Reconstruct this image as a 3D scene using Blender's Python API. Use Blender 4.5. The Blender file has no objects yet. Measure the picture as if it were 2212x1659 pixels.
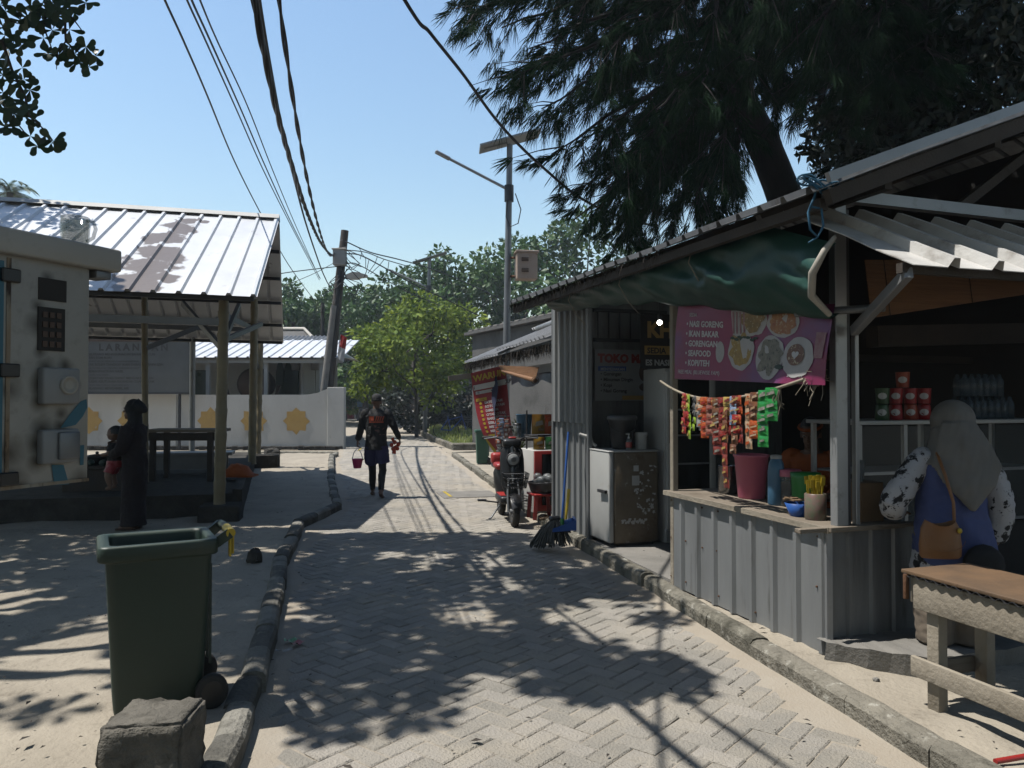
import bpy, bmesh, math, random
from mathutils import Vector, Matrix, noise
random.seed(7)
R = math.radians
scene = bpy.context.scene
C = scene.collection

# ---------------------------------------------------------------- camera, sky, sun, exposure
HC, FPX = 1.65, 1660.0
PITCH = math.atan(30.5 / FPX)
cam_d = bpy.data.cameras.new("camera")
cam_d.sensor_width = 36.0
cam_d.lens = FPX / 2212.0 * 36.0
cam_d.clip_start = 0.05
cam_d.clip_end = 2000.0
cam = bpy.data.objects.new("camera", cam_d)
C.objects.link(cam)
cam.location = (0, 0, HC)
cam.rotation_euler = (math.pi / 2 + PITCH, 0, 0)
scene.camera = cam

SUN = Vector((0.43, 0.03, -1.0)).normalized()      # direction the light travels
world = bpy.data.worlds.new("World")
scene.world = world
world.use_nodes = True
wn = world.node_tree.nodes
bg = wn["Background"]
sky = wn.new("ShaderNodeTexSky")
sky.sky_type = 'NISHITA'
sky.sun_disc = False
sky.sun_elevation = math.asin(-SUN.z)
sky.sun_rotation = math.atan2(-SUN.x, -SUN.y)
sky.air_density = 1.7
sky.dust_density = 0.7
sky.ozone_density = 4.5
world.node_tree.links.new(sky.outputs[0], bg.inputs[0])
bg.inputs[1].default_value = 0.092
sun_d = bpy.data.lights.new("sun", 'SUN')
sun_d.energy = 5.0
sun_d.angle = R(0.5)
sun_d.color = (1.0, 0.962, 0.90)
sun = bpy.data.objects.new("sun", sun_d)
C.objects.link(sun)
sun.rotation_euler = SUN.to_track_quat('-Z', 'Y').to_euler()
sun.location = (-20, 0, 40)
vs = scene.view_settings
vs.view_transform = 'Standard'
vs.look = 'None'
vs.exposure = 0.84
vs.gamma = 1.0
scene.cycles.max_bounces = 6
scene.cycles.diffuse_bounces = 3
scene.cycles.transparent_max_bounces = 6

CP, SP = math.cos(PITCH), math.sin(PITCH)
def ray(px, py):
    a, b = (px - 1106.0) / FPX, (829.5 - py) / FPX
    return Vector((a, CP - b * SP, SP + b * CP))
def P(px, py, Y):
    d = ray(px, py)
    return Vector((0, 0, HC)) + d * (Y / d.y)
def G(px, py, z=0.0):
    d = ray(px, py)
    return Vector((0, 0, HC)) + d * ((z - HC) / d.z)

# ---------------------------------------------------------------- mesh helpers
def wm(o):
    m = Matrix.Identity(4)
    while o is not None:
        m = Matrix.Translation(o.location) @ o.rotation_euler.to_matrix().to_4x4() @ m
        o = o.parent
    return m
def frame(o, x, y, z):
    m = Matrix((x, y, z)).transposed().to_4x4()
    m.translation = o
    return m
def rotz(a):
    return Matrix.Rotation(a, 4, 'Z')

class MB:
    def __init__(s):
        s.v, s.f, s.m, s.sm = [], [], [], []
    def add(s, vs, fs, mi=0, smooth=False, M=None):
        o = len(s.v)
        if M is not None:
            s.v += [(M @ Vector(p))[:] for p in vs]
        else:
            s.v += [tuple(p) for p in vs]
        for f in fs:
            s.f.append([i + o for i in f])
        s.m += [mi] * len(fs)
        s.sm += [smooth] * len(fs)
        return s
    def box(s, c, size, rz=0.0, bev=0.0, mi=0, M=None, seg=1):
        hx, hy, hz = size[0] / 2, size[1] / 2, size[2] / 2
        T = Matrix.Translation(c) @ rotz(rz)
        if M is not None:
            T = M @ T
        if bev <= 0:
            vs = [(x, y, z) for x in (-hx, hx) for y in (-hy, hy) for z in (-hz, hz)]
            fs = [(0, 1, 3, 2), (4, 6, 7, 5), (0, 4, 5, 1), (2, 3, 7, 6), (0, 2, 6, 4), (1, 5, 7, 3)]
            return s.add(vs, fs, mi, False, T)
        bm = bmesh.new()
        bmesh.ops.create_cube(bm, size=1.0)
        for v in bm.verts:
            v.co = Vector((v.co.x * size[0], v.co.y * size[1], v.co.z * size[2]))
        bmesh.ops.bevel(bm, geom=bm.edges[:], offset=bev, segments=seg, affect='EDGES', profile=0.5)
        bm.verts.index_update()
        s.add([v.co[:] for v in bm.verts], [[v.index for v in f.verts] for f in bm.faces], mi, seg > 1, T)
        bm.free()
        return s
    def bar(s, a, b, w, h, mi=0, bev=0.0, up=(0, 0, 1)):
        a, b = Vector(a), Vector(b)
        y = (b - a)
        L = y.length
        y.normalize()
        u = Vector(up)
        if abs(y.dot(u)) > 0.98:
            u = Vector((0, 1, 0))
        x = y.cross(u).normalized()
        z = x.cross(y)
        return s.box((0, 0, 0), (w, L, h), 0, bev, mi, frame((a + b) / 2, x, y, z))
    def loft(s, rings, mi=0, smooth=True, cap=True, closed=True):
        n = len(rings[0])
        vs = [p for r in rings for p in r]
        fs = []
        for i in range(len(rings) - 1):
            for j in range(n if closed else n - 1):
                k = (j + 1) % n
                fs.append((i * n + j, i * n + k, (i + 1) * n + k, (i + 1) * n + j))
        s.add(vs, fs, mi, smooth)
        if cap and closed:
            s.add(rings[0], [list(range(n))[::-1]], mi, False)
            s.add(rings[-1], [list(range(n))], mi, False)
        return s
    def tube(s, pts, r, n=8, mi=0, smooth=True, cap=True, flat=1.0):
        pts = [Vector(p) for p in pts]
        rr = r if isinstance(r, (list, tuple)) else [r] * len(pts)
        rings = []
        ref = None
        for i, p in enumerate(pts):
            t = (pts[min(i + 1, len(pts) - 1)] - pts[max(i - 1, 0)])
            if t.length < 1e-9:
                t = Vector((0, 0, 1))
            t.normalize()
            if ref is None:
                ref = Vector((1, 0, 0)) if abs(t.x) < 0.9 else Vector((0, 1, 0))
            x = (ref - t * ref.dot(t)).normalized()
            y = t.cross(x)
            ref = x
            rings.append([p + x * (rr[i] * math.cos(2 * math.pi * k / n)) + y * (flat * rr[i] * math.sin(2 * math.pi * k / n)) for k in range(n)])
        return s.loft(rings, mi, smooth, cap)
    def lathe(s, prof, n=20, M=None, mi=0, smooth=True, cap=True):
        M = M or Matrix.Identity(4)
        rings = [[M @ Vector((r * math.cos(2 * math.pi * k / n), r * math.sin(2 * math.pi * k / n), z)) for k in range(n)] for r, z in prof]
        return s.loft(rings, mi, smooth, cap)
    def ball(s, c, r, n=12, mi=0, M=None):
        r = r if isinstance(r, (list, tuple)) else (r, r, r)
        T = Matrix.Translation(c)
        if M is not None:
            T = T @ M
        rings = []
        k = max(5, n // 2 + 1)
        for i in range(k + 1):
            a = -math.pi / 2 + math.pi * i / k
            cr = max(math.cos(a), 0.02)
            rings.append([T @ Vector((r[0] * cr * math.cos(2 * math.pi * j / n), r[1] * cr * math.sin(2 * math.pi * j / n), r[2] * math.sin(a))) for j in range(n)])
        return s.loft(rings, mi, True, True)
    def prism(s, out, h, M=None, mi=0, smooth=False):
        n = len(out)
        vs = [(x, y, 0) for x, y in out] + [(x, y, h) for x, y in out]
        fs = [list(range(n))[::-1], list(range(n, 2 * n))] + [(i, (i + 1) % n, n + (i + 1) % n, n + i) for i in range(n)]
        return s.add(vs, fs, mi, smooth, M)
    def corr(s, p0, U, V, pitch=0.2, hgt=0.03, kind='rib', th=0.004, mi=0, nv=1, wob=0.0, sag=0.0):
        # profiled sheet: ribs stand across U and run along V
        p0, U, V = Vector(p0), Vector(U), Vector(V)
        L = U.length
        u, v = U.normalized(), V.normalized()
        nrm = u.cross(v).normalized()
        prof = []
        if kind == 'rib':
            t = 0.0
            while t < L - 1e-6:
                for a, h in ((0, 0), (0.74, 0), (0.80, 1), (0.93, 1)):
                    x = t + a * pitch
                    if x < L:
                        prof.append((x, h * hgt))
                t += pitch
            prof.append((L, 0))
        else:
            k = max(2, int(L / pitch * 6))
            prof = [(L * i / k, hgt * 0.5 * (1 + math.cos(2 * math.pi * L * i / k / pitch))) for i in range(k + 1)]
        rows = []
        for r in range(nv + 1):
            fr = r / nv
            rows.append([p0 + u * x + V * fr + nrm * (h + wob * noise.noise(Vector((x * 1.3, fr * 3, p0.x))) - sag * math.sin(math.pi * fr)) for x, h in prof])
        n = len(prof)
        top = [p for r in rows for p in r]
        bot = [p - nrm * th for p in top]
        N = len(top)
        fs = []
        for r in range(nv):
            for j in range(n - 1):
                a, b, c, d = r * n + j, r * n + j + 1, (r + 1) * n + j + 1, (r + 1) * n + j
                fs.append((a, b, c, d))
                fs.append((N + d, N + c, N + b, N + a))
        e = nv * n
        for j in range(n - 1):
            fs.append((j, N + j, N + j + 1, j + 1))
            fs.append((e + j, e + j + 1, N + e + j + 1, N + e + j))
        for r in range(nv):
            fs.append((r * n, (r + 1) * n, N + (r + 1) * n, N + r * n))
            fs.append((r * n + n - 1, N + r * n + n - 1, N + (r + 1) * n + n - 1, (r + 1) * n + n - 1))
        return s.add(top + bot, fs, mi, False)
    def text(s, body, o, x, up, size, mi=0, align='LEFT', bold=0.0, depth=0.0012, sx=1.0):
        cu = bpy.data.curves.new("lettering", 'FONT')
        cu.body, cu.size, cu.align_x = body, size, align
        cu.resolution_u = 2
        cu.offset = bold
        cu.extrude = depth / 2
        ob = bpy.data.objects.new("lettering", cu)
        C.objects.link(ob)
        dg = bpy.context.evaluated_depsgraph_get()
        me = bpy.data.meshes.new_from_object(ob.evaluated_get(dg))
        x, up = Vector(x).normalized(), Vector(up).normalized()
        M = frame(Vector(o), x * sx, up, x.cross(up).normalized())
        s.add([v.co for v in me.vertices], [list(p.vertices) for p in me.polygons], mi, False, M)
        bpy.data.objects.remove(ob)
        bpy.data.curves.remove(cu)
        bpy.data.meshes.remove(me)
        return s
    def islands(s):
        par = list(range(len(s.v)))
        def find(i):
            while par[i] != i:
                par[i] = par[par[i]]
                i = par[i]
            return i
        for f in s.f:
            a = find(f[0])
            for i in f[1:]:
                par[find(i)] = a
        # loft caps repeat their ring: join vertices that coincide
        seen = {}
        for i, v in enumerate(s.v):
            k = (round(v[0], 4), round(v[1], 4), round(v[2], 4))
            if k in seen:
                par[find(i)] = find(seen[k])
            else:
                seen[k] = i
        out = {}
        for k, f in enumerate(s.f):
            out.setdefault(find(f[0]), []).append(k)
        for ks in out.values():
            m = MB()
            idx = {}
            for k in ks:
                for i in s.f[k]:
                    if i not in idx:
                        idx[i] = len(m.v)
                        m.v.append(s.v[i])
                m.f.append([idx[i] for i in s.f[k]])
                m.m.append(s.m[k])
                m.sm.append(s.sm[k])
            yield m
    def build_each(s, name, mats, parent):
        return [m.build(name, mats, parent) for m in s.islands()]
    def build(s, name, mats, parent=None, loc=None, label=None, cat=None, group=None, kind=None):
        if not isinstance(mats, (list, tuple)):
            mats = [mats]
        V = s.v
        if parent is not None:
            inv = wm(parent).inverted()
            V = [(inv @ Vector(p))[:] for p in V]
        else:
            if loc is None:
                xs, ys, zs = zip(*V)
                loc = ((min(xs) + max(xs)) / 2, (min(ys) + max(ys)) / 2, min(zs))
            V = [(p[0] - loc[0], p[1] - loc[1], p[2] - loc[2]) for p in V]
        me = bpy.data.meshes.new(name)
        me.from_pydata(V, [], s.f)
        for m in mats:
            me.materials.append(m)
        me.polygons.foreach_set('material_index', s.m)
        me.polygons.foreach_set('use_smooth', s.sm)
        me.update()
        ob = bpy.data.objects.new(name, me)
        C.objects.link(ob)
        if parent is not None:
            ob.parent = parent
        else:
            ob.location = loc
        return tag(ob, label, cat, group, kind)

def tag(o, label=None, cat=None, group=None, kind=None):
    for k, v in (('label', label), ('category', cat), ('group', group), ('kind', kind)):
        if v:
            o[k] = v
    return o
def thing(name, label, cat, loc=(0, 0, 0), rz=0.0, group=None):
    o = bpy.data.objects.new(name, None)
    o.empty_display_size = 0.2
    C.objects.link(o)
    o.location = loc
    o.rotation_euler = (0, 0, rz)
    return tag(o, label, cat, group)
def copy_tree(o, parent=None):
    c = o.copy()
    C.objects.link(c)
    if parent is not None:
        c.parent = parent
    for ch in [k for k in bpy.data.objects if k.parent == o]:
        copy_tree(ch, c)
    return c
def remesh(mb, voxel=0.012, smooth=4, dec=None):
    # one continuous surface grown round overlapping lofts
    me = bpy.data.meshes.new("tmp")
    me.from_pydata(mb.v, [], mb.f)
    ob = bpy.data.objects.new("tmp", me)
    C.objects.link(ob)
    m = ob.modifiers.new("r", 'REMESH')
    m.mode = 'VOXEL'
    m.voxel_size = voxel
    m.use_smooth_shade = True
    if smooth:
        m2 = ob.modifiers.new("s", 'SMOOTH')
        m2.factor = 0.5
        m2.iterations = smooth
    dg = bpy.context.evaluated_depsgraph_get()
    e = bpy.data.meshes.new_from_object(ob.evaluated_get(dg))
    out = MB()
    out.add([v.co[:] for v in e.vertices], [list(p.vertices) for p in e.polygons], 0, True)
    bpy.data.objects.remove(ob)
    bpy.data.meshes.remove(me)
    bpy.data.meshes.remove(e)
    return out

def leaf(mb_, p, d, up, L, w, fold=.0):
    # pointed leaf made of one folded quad pair
    d = d.normalized()
    s_ = d.cross(up)
    if s_.length < 1e-4:
        s_ = Vector((1, 0, 0))
    s_.normalize()
    nn = s_.cross(d)
    a, b = p, p + d * L
    mid = p + d * (L * .55)
    mb_.add([a, mid + s_ * w + nn * fold, b, mid - s_ * w + nn * fold], [(0, 1, 2, 3)])
def round_leaf(mb_, p, d, up, L, w):
    d = d.normalized()
    s_ = d.cross(up)
    if s_.length < 1e-4:
        s_ = Vector((1, 0, 0))
    s_.normalize()
    pts = [p]
    for t, k in ((.35, .45), (.65, .9), (.85, .85), (.97, .45)):
        pts.append(p + d * L * t + s_ * w * k)
    pts.append(p + d * L)
    for t, k in ((.97, -.45), (.85, -.85), (.65, -.9), (.35, -.45)):
        pts.append(p + d * L * t + s_ * w * k)
    mb_.add(pts, [tuple(range(len(pts)))])
def rvec(r):
    while True:
        v = Vector((r.uniform(-1, 1), r.uniform(-1, 1), r.uniform(-1, 1)))
        if .05 < v.length < 1:
            return v.normalized()
# ---------------------------------------------------------------- materials
AL = 0.41                                 # scales every base colour down to deepen shade under the raised exposure
def mat(name, c, c2=None, sc=3.0, rough=0.65, metal=0.0, bump=0.0, bsc=60.0, island=0.0, dirt=None,
        dirt2=None, trans=0.0, spec=0.4, emis=0.0, stretch=None, glass=0.0, alpha=1.0, spots=None):
    m = bpy.data.materials.new(name)
    m.use_nodes = True
    nt = m.node_tree
    N, L = nt.nodes, nt.links
    b = N["Principled BSDF"]
    b.inputs['Roughness'].default_value = rough
    b.inputs['Metallic'].default_value = metal
    b.inputs['Specular IOR Level'].default_value = spec
    tc = N.new('ShaderNodeTexCoord')
    vec = tc.outputs['Object']
    if stretch:
        mp = N.new('ShaderNodeMapping')
        mp.inputs['Scale'].default_value = stretch
        L.new(vec, mp.inputs[0])
        vec = mp.outputs[0]
    def nz(scale, detail=5.0, ro=0.6):
        t = N.new('ShaderNodeTexNoise')
        t.inputs['Scale'].default_value = scale
        t.inputs['Detail'].default_value = detail
        t.inputs['Roughness'].default_value = ro
        L.new(vec, t.inputs['Vector'])
        return t.outputs[0]
    def ramp(src, lo, hi):
        r = N.new('ShaderNodeMapRange')
        r.inputs[1].default_value = lo
        r.inputs[2].default_value = hi
        L.new(src, r.inputs[0])
        return r.outputs[0]
    def mix(f, a, bb, mode='MIX'):
        x = N.new('ShaderNodeMix')
        x.data_type = 'RGBA'
        x.blend_type = mode
        for sock, v in ((x.inputs[0], f), (x.inputs[6], a), (x.inputs[7], bb)):
            if isinstance(v, (int, float)):
                sock.default_value = v
            elif isinstance(v, tuple):
                sock.default_value = (v[0], v[1], v[2], 1)
            else:
                L.new(v, sock)
        return x.outputs[2]
    c2 = c2 or tuple(0.72 * k for k in c)
    if not emis and not glass:
        c, c2 = tuple(AL * k for k in c), tuple(AL * k for k in c2)
        dirt = dirt and (tuple(AL * k for k in dirt[0]),) + tuple(dirt[1:])
        dirt2 = dirt2 and (tuple(AL * k for k in dirt2[0]),) + tuple(dirt2[1:])
    col = mix(ramp(nz(sc), 0.3, 0.7), tuple(c), tuple(c2))
    if island > 0:
        g = N.new('ShaderNodeNewGeometry')
        hs = N.new('ShaderNodeHueSaturation')
        v1 = N.new('ShaderNodeMapRange')
        v1.inputs[3].default_value = 1 - island
        v1.inputs[4].default_value = 1 + island
        L.new(g.outputs['Random Per Island'], v1.inputs[0])
        L.new(v1.outputs[0], hs.inputs['Value'])
        v2 = N.new('ShaderNodeMapRange')
        v2.inputs[3].default_value = 0.5 + 0.04 * min(1, island)
        v2.inputs[4].default_value = 0.5 - 0.04 * min(1, island)
        L.new(g.outputs['Random Per Island'], v2.inputs[0])
        L.new(v2.outputs[0], hs.inputs['Hue'])
        L.new(col, hs.inputs['Color'])
        col = hs.outputs[0]
    for dd in (dirt, dirt2):
        if dd:
            dc, ds, lo, hi = dd
            col = mix(ramp(nz(ds, 7.0, 0.65), lo, hi), col, tuple(dc))
    if spots:                               # stains with a place of their own: (colour, [(x, y, z, radius)], raggedness)
        sc_, pts_, rag = spots
        acc = None
        for x_, y_, z_, r_ in pts_:
            vm = N.new('ShaderNodeVectorMath')
            vm.operation = 'DISTANCE'
            L.new(tc.outputs['Object'], vm.inputs[0])
            vm.inputs[1].default_value = (x_, y_, z_)
            dv = N.new('ShaderNodeMath')
            dv.operation = 'DIVIDE'
            L.new(vm.outputs['Value'], dv.inputs[0])
            dv.inputs[1].default_value = r_
            if acc is None:
                acc = dv.outputs[0]
            else:
                mn = N.new('ShaderNodeMath')
                mn.operation = 'MINIMUM'
                L.new(acc, mn.inputs[0])
                L.new(dv.outputs[0], mn.inputs[1])
                acc = mn.outputs[0]
        nn_ = N.new('ShaderNodeTexNoise')
        nn_.inputs['Scale'].default_value = rag
        nn_.inputs['Detail'].default_value = 8
        L.new(tc.outputs['Object'], nn_.inputs['Vector'])
        ad = N.new('ShaderNodeMath')
        ad.operation = 'MULTIPLY_ADD'
        L.new(nn_.outputs[0], ad.inputs[0])
        ad.inputs[1].default_value = 1.5 if rag < 20 else .8
        L.new(acc, ad.inputs[2])
        mr_ = N.new('ShaderNodeMapRange')
        for k_, v_ in ((1, .5 if rag > 20 else 1.5), (2, 2.4 if rag > 20 else 1.66), (3, .92), (4, 0.0)):
            mr_.inputs[k_].default_value = v_
        L.new(ad.outputs[0], mr_.inputs[0])
        col = mix(mr_.outputs[0], col, tuple(AL * k for k in sc_))
    L.new(col, b.inputs['Base Color'])
    if bump:
        bp = N.new('ShaderNodeBump')
        bp.inputs['Strength'].default_value = bump
        bp.inputs['Distance'].default_value = 0.02
        L.new(nz(bsc, 4.0), bp.inputs['Height'])
        L.new(bp.outputs[0], b.inputs['Normal'])
    if emis:
        b.inputs['Emission Color'].default_value = (c[0], c[1], c[2], 1)
        b.inputs['Emission Strength'].default_value = emis
    if glass:
        b.inputs['Transmission Weight'].default_value = glass
        b.inputs['IOR'].default_value = 1.45
    if alpha < 1:
        b.inputs['Alpha'].default_value = alpha
    if trans:
        t = N.new('ShaderNodeBsdfTranslucent')
        L.new(col, t.inputs[0])
        x = N.new('ShaderNodeMixShader')
        x.inputs[0].default_value = trans
        L.new(b.outputs[0], x.inputs[1])
        L.new(t.outputs[0], x.inputs[2])
        L.new(x.outputs[0], N["Material Output"].inputs[0])
    return m

M = {}
M['sand'] = mat('sand', (.58, .515, .415), (.44, .39, .315), 1.6, .95, bump=.7, bsc=26, spec=.1, dirt=((.25, .215, .17), 7, .56, .8), dirt2=((.16, .14, .115), 45, .64, .72))
M['joint'] = mat('joint_sand', (.56, .505, .42), (.50, .43, .34), 2.2, .95, bump=.5, bsc=70, spec=.1)
M['paver'] = mat('paver', (.585, .54, .47), (.43, .405, .36), .9, .9, bump=.9, bsc=75, island=.14, spec=.1, dirt=((.60, .54, .445), 1.3, .46, .68), dirt2=((.28, .26, .23), 95, .58, .72))
M['kerb'] = mat('kerb_concrete', (.36, .335, .275), (.22, .205, .17), 5, .9, bump=1.0, bsc=38, spec=.1, island=.16, dirt=((.10, .095, .075), 6, .50, .70), dirt2=((.60, .575, .50), 9, .58, .68))
M['conc'] = mat('concrete', (.36, .34, .31), (.24, .23, .21), 2.5, .9, bump=.4, bsc=40, spec=.15, dirt=((.14, .13, .12), 3, .6, .8))
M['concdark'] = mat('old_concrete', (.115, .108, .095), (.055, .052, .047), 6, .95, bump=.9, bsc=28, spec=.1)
M['white'] = mat('white_paint', (.72, .71, .68), (.62, .61, .57), 2.5, .7, bump=.15, bsc=40, dirt=((.34, .31, .26), 2.6, .66, .85))
M['whitewall'] = mat('whitewashed_wall', (.78, .76, .71), (.66, .64, .59), 1.2, .85, bump=.25, bsc=60, spec=.2, dirt=((.42, .39, .34), 1.1, .56, .80), dirt2=((.30, .28, .24), 7, .66, .76), stretch=(1, 1, .5))
M['star'] = mat('mustard_paint', (.70, .45, .14), (.56, .35, .11), 3, .85, bump=.2, dirt=((.60, .56, .48), 5, .64, .70), dirt2=((.34, .20, .06), 2.2, .58, .8))
M['zinc'] = mat('galvanised_sheet', (.66, .67, .69), (.52, .53, .55), 2.0, .42, .35, bump=.12, bsc=8, dirt=((.30, .26, .22), 1.1, .66, .8), stretch=(1, 1, 1))
M['zincroof'] = mat('shelter_roof_sheet', (1.1, 1.12, 1.15), (.9, .92, .95), 1.5, .38, .15, bump=.15, bsc=6, dirt=((.16, .115, .085), .8, .66, .70), dirt2=((.35, .30, .25), 3.5, .64, .78))
M['zincold'] = mat('weathered_sheet', (.34, .35, .355), (.22, .225, .23), 2.5, .5, .35, bump=.2, bsc=10, dirt=((.10, .085, .07), 2.2, .55, .75), stretch=(3, 3, .5))
M['zincwall'] = mat('kiosk_wall_sheet', (.43, .445, .45), (.33, .34, .345), 2, .48, .35, bump=.12, bsc=9, dirt=((.16, .15, .135), 3.5, .58, .8), stretch=(3, 3, .4))
M['rust'] = mat('rusty_edge', (.24, .10, .035), (.10, .045, .02), 6, .9, bump=.4)
M['kerbdark'] = mat('dark_painted_kerb', (.23, .22, .195), (.13, .125, .11), 5, .9, bump=1.0, bsc=38, spec=.1, dirt=((.34, .32, .27), 7, .54, .7))
M['kerbpale'] = mat('faded_white_kerb', (.42, .40, .35), (.26, .25, .215), 5, .9, bump=1.0, bsc=38, spec=.1, dirt=((.16, .15, .13), 6, .54, .72))
M['block'] = mat('rough_block', (.27, .25, .215), (.16, .15, .13), 7, .95, bump=1.0, bsc=40, spec=.1, dirt=((.08, .075, .06), 9, .55, .75))
M['box_rusty'] = mat('rusting_box_paint', (.60, .46, .36), (.50, .37, .28), 3, .6, dirt=((.30, .14, .07), 4, .56, .72))
M['rustpaint'] = mat('rust_streaked_paint', (.50, .45, .36), (.30, .17, .07), 14, .8, stretch=(1, 1, .25), dirt=((.05, .03, .02), 20, .54, .66))
M['awning'] = mat('awning_sheet', (1.0, .98, .94), (.72, .70, .66), 3, .5, .1, bump=.25, bsc=12, dirt=((.24, .19, .14), 3, .52, .72))
M['steel'] = mat('grey_steel', (.33, .34, .35), (.24, .25, .26), 3, .45, .5, bump=.05)
M['steeldark'] = mat('dark_steel', (.07, .07, .075), (.045, .045, .05), 4, .5, .3)
M['alu'] = mat('aluminium', (.55, .56, .57), (.42, .43, .44), 2, .42, .5, dirt=((.2, .18, .16), 6, .6, .8))
M['wood'] = mat('grey_wood', (.34, .28, .215), (.21, .17, .125), 3, .8, bump=.4, bsc=22, stretch=(1, 1, 6), dirt=((.10, .06, .035), 3, .62, .74))
M['woodpale'] = mat('pale_plank', (.50, .44, .35), (.36, .31, .24), 3, .8, bump=.4, bsc=30, dirt=((.20, .10, .045), 5, .66, .74), spec=.2)
M['woodtop'] = mat('orange_board', (.27, .155, .075), (.12, .075, .042), 3, .7, bump=.25, bsc=30)
M['wooddark'] = mat('dark_timber', (.085, .065, .05), (.05, .04, .03), 4, .8, bump=.3)
M['bamboo'] = mat('bamboo', (.36, .29, .16), (.24, .19, .10), 4, .55, bump=.2, bsc=20, dirt=((.09, .07, .045), 5, .6, .8))
M['blind'] = mat('bamboo_slats', (.38, .19, .075), (.22, .10, .04), 8, .7, bump=.4, bsc=30, stretch=(.4, .4, 9))
M['fibre'] = mat('palm_fibre', (.06, .045, .032), (.03, .024, .018), 12, .95, island=.3)
M['black'] = mat('black_plastic', (.018, .018, .02), (.012, .012, .013), 5, .4)
M['rubber'] = mat('tyre_rubber', (.022, .021, .02), (.05, .046, .04), 9, .85)
M['cable'] = mat('cable_sheath', (.03, .03, .033), (.02, .02, .022), 5, .6)
M['bing'] = mat('dark_green_bin', (.024, .056, .038), (.018, .042, .028), 2.5, .5, bump=.06, bsc=90, dirt=((.075, .075, .055), 4, .58, .9), dirt2=((.10, .095, .07), 26, .66, .8))
M['bin2'] = mat('green_bin', (.03, .14, .085), (.022, .11, .065), 2.5, .45)
M['yellow'] = mat('yellow_plastic', (.72, .52, .03), (.60, .42, .02), 5, .45)
M['red'] = mat('red_plastic', (.50, .035, .03), (.38, .025, .02), 4, .4)
M['redp'] = mat('red_print', (.42, .018, .028), (.36, .014, .022), 2, .5)
M['blue'] = mat('blue_plastic', (.03, .14, .52), (.025, .11, .42), 5, .4)
M['bluedk'] = mat('navy_cloth', (.02, .03, .10), (.015, .02, .07), 5, .9)
M['cyan'] = mat('sky_blue_plastic', (.10, .26, .42), (.08, .2, .34), 5, .4)
M['pink'] = mat('pink_plastic', (.85, .22, .31), (.78, .18, .27), 3, .4)
M['magenta'] = mat('magenta_plastic', (.66, .03, .20), (.55, .025, .16), 4, .4)
M['orange'] = mat('orange_plastic', (.85, .09, .02), (.75, .07, .015), 4, .4)
M['green'] = mat('leaf_green_plastic', (.04, .36, .06), (.03, .28, .05), 4, .4)
M['teal'] = mat('teal_paint', (.03, .19, .27), (.025, .15, .22), 4, .5)
M['cream'] = mat('cream_paint', (.62, .58, .50), (.5, .46, .39), 3, .6, dirt=((.22, .12, .06), 3, .66, .78))
M['boxpaint'] = mat('cabinet_paint', (.60, .575, .52), (.52, .49, .43), 3, .5, bump=.06, bsc=40, dirt=((.36, .22, .10), 6, .70, .84), dirt2=((.42, .39, .34), 14, .58, .8))
M['ltgrey'] = mat('grey_abs', (.40, .40, .39), (.32, .32, .31), 4, .5)
M['print'] = mat('white_print', (.78, .78, .77), (.74, .74, .73), 4, .6)
M['ink'] = mat('black_ink', (.02, .02, .022), None, 4, .6)
M['bark'] = mat('bark', (.10, .082, .065), (.05, .042, .034), 7, .95, bump=.9, bsc=16, stretch=(1, 1, .3))
M['barkdark'] = mat('dark_bark', (.035, .03, .026), (.018, .016, .014), 7, .95, bump=.9, bsc=16, stretch=(1, 1, .3))
M['leaf1'] = mat('dense_leaf', (.105, .215, .045), (.06, .145, .034), .7, .5, island=.38, trans=.22, spec=.28)
M['leaf2'] = mat('yellowish_leaf', (.34, .44, .06), (.17, .28, .04), .9, .65, island=.38, trans=.32, spec=.12)
M['leaf3'] = mat('round_leaf', (.05, .10, .03), (.035, .075, .025), 2, .4, island=.3, trans=.25)
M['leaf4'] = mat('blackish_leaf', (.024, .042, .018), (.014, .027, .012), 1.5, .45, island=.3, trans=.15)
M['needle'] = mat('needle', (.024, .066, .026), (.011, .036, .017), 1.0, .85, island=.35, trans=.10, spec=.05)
M['palm'] = mat('palm_leaf', (.10, .17, .05), (.06, .11, .035), 2, .45, trans=.25)
M['grass'] = mat('grass_blade', (.50, .56, .15), (.30, .42, .10), 1.2, .6, island=.4, trans=.25)
M['skin'] = mat('skin', (.21, .11, .07), (.17, .085, .055), 6, .55)
M['skin2'] = mat('lighter_skin', (.26, .145, .095), (.22, .12, .075), 6, .55)
M['clothblack'] = mat('black_cloth', (.013, .013, .014), (.009, .009, .010), 9, .9, bump=.2, bsc=25)
M['clothnavy'] = mat('navy_shorts', (.022, .02, .13), (.016, .015, .09), 9, .85, bump=.2, bsc=25)
M['hijabgrey'] = mat('taupe_hijab', (.26, .245, .225), (.21, .198, .18), 5, .9, bump=.25, bsc=9)
M['denim'] = mat('blue_vest', (.085, .115, .30), (.065, .09, .24), 5, .85, bump=.2, bsc=14)
M['beige'] = mat('beige_trousers', (.26, .21, .16), (.2, .16, .12), 6, .9, bump=.2, bsc=14)
M['maroon'] = mat('maroon_cloth', (.020, .010, .011), (.014, .008, .009), 6, .9, bump=.2, bsc=14)
M['leather'] = mat('tan_leather', (.34, .15, .045), (.25, .10, .03), 6, .55, bump=.1)
M['orangecloth'] = mat('orange_cloth', (.55, .13, .02), (.42, .09, .015), 6, .9, bump=.25, bsc=15)
M['tarp'] = mat('green_tarp', (.032, .125, .095), (.02, .085, .066), 2, .5, bump=.12, bsc=14, spec=.35, trans=.08)
M['bluetarp'] = mat('blue_tarp', (.02, .04, .13), (.015, .03, .1), 3, .45, bump=.2, bsc=9)
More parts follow.
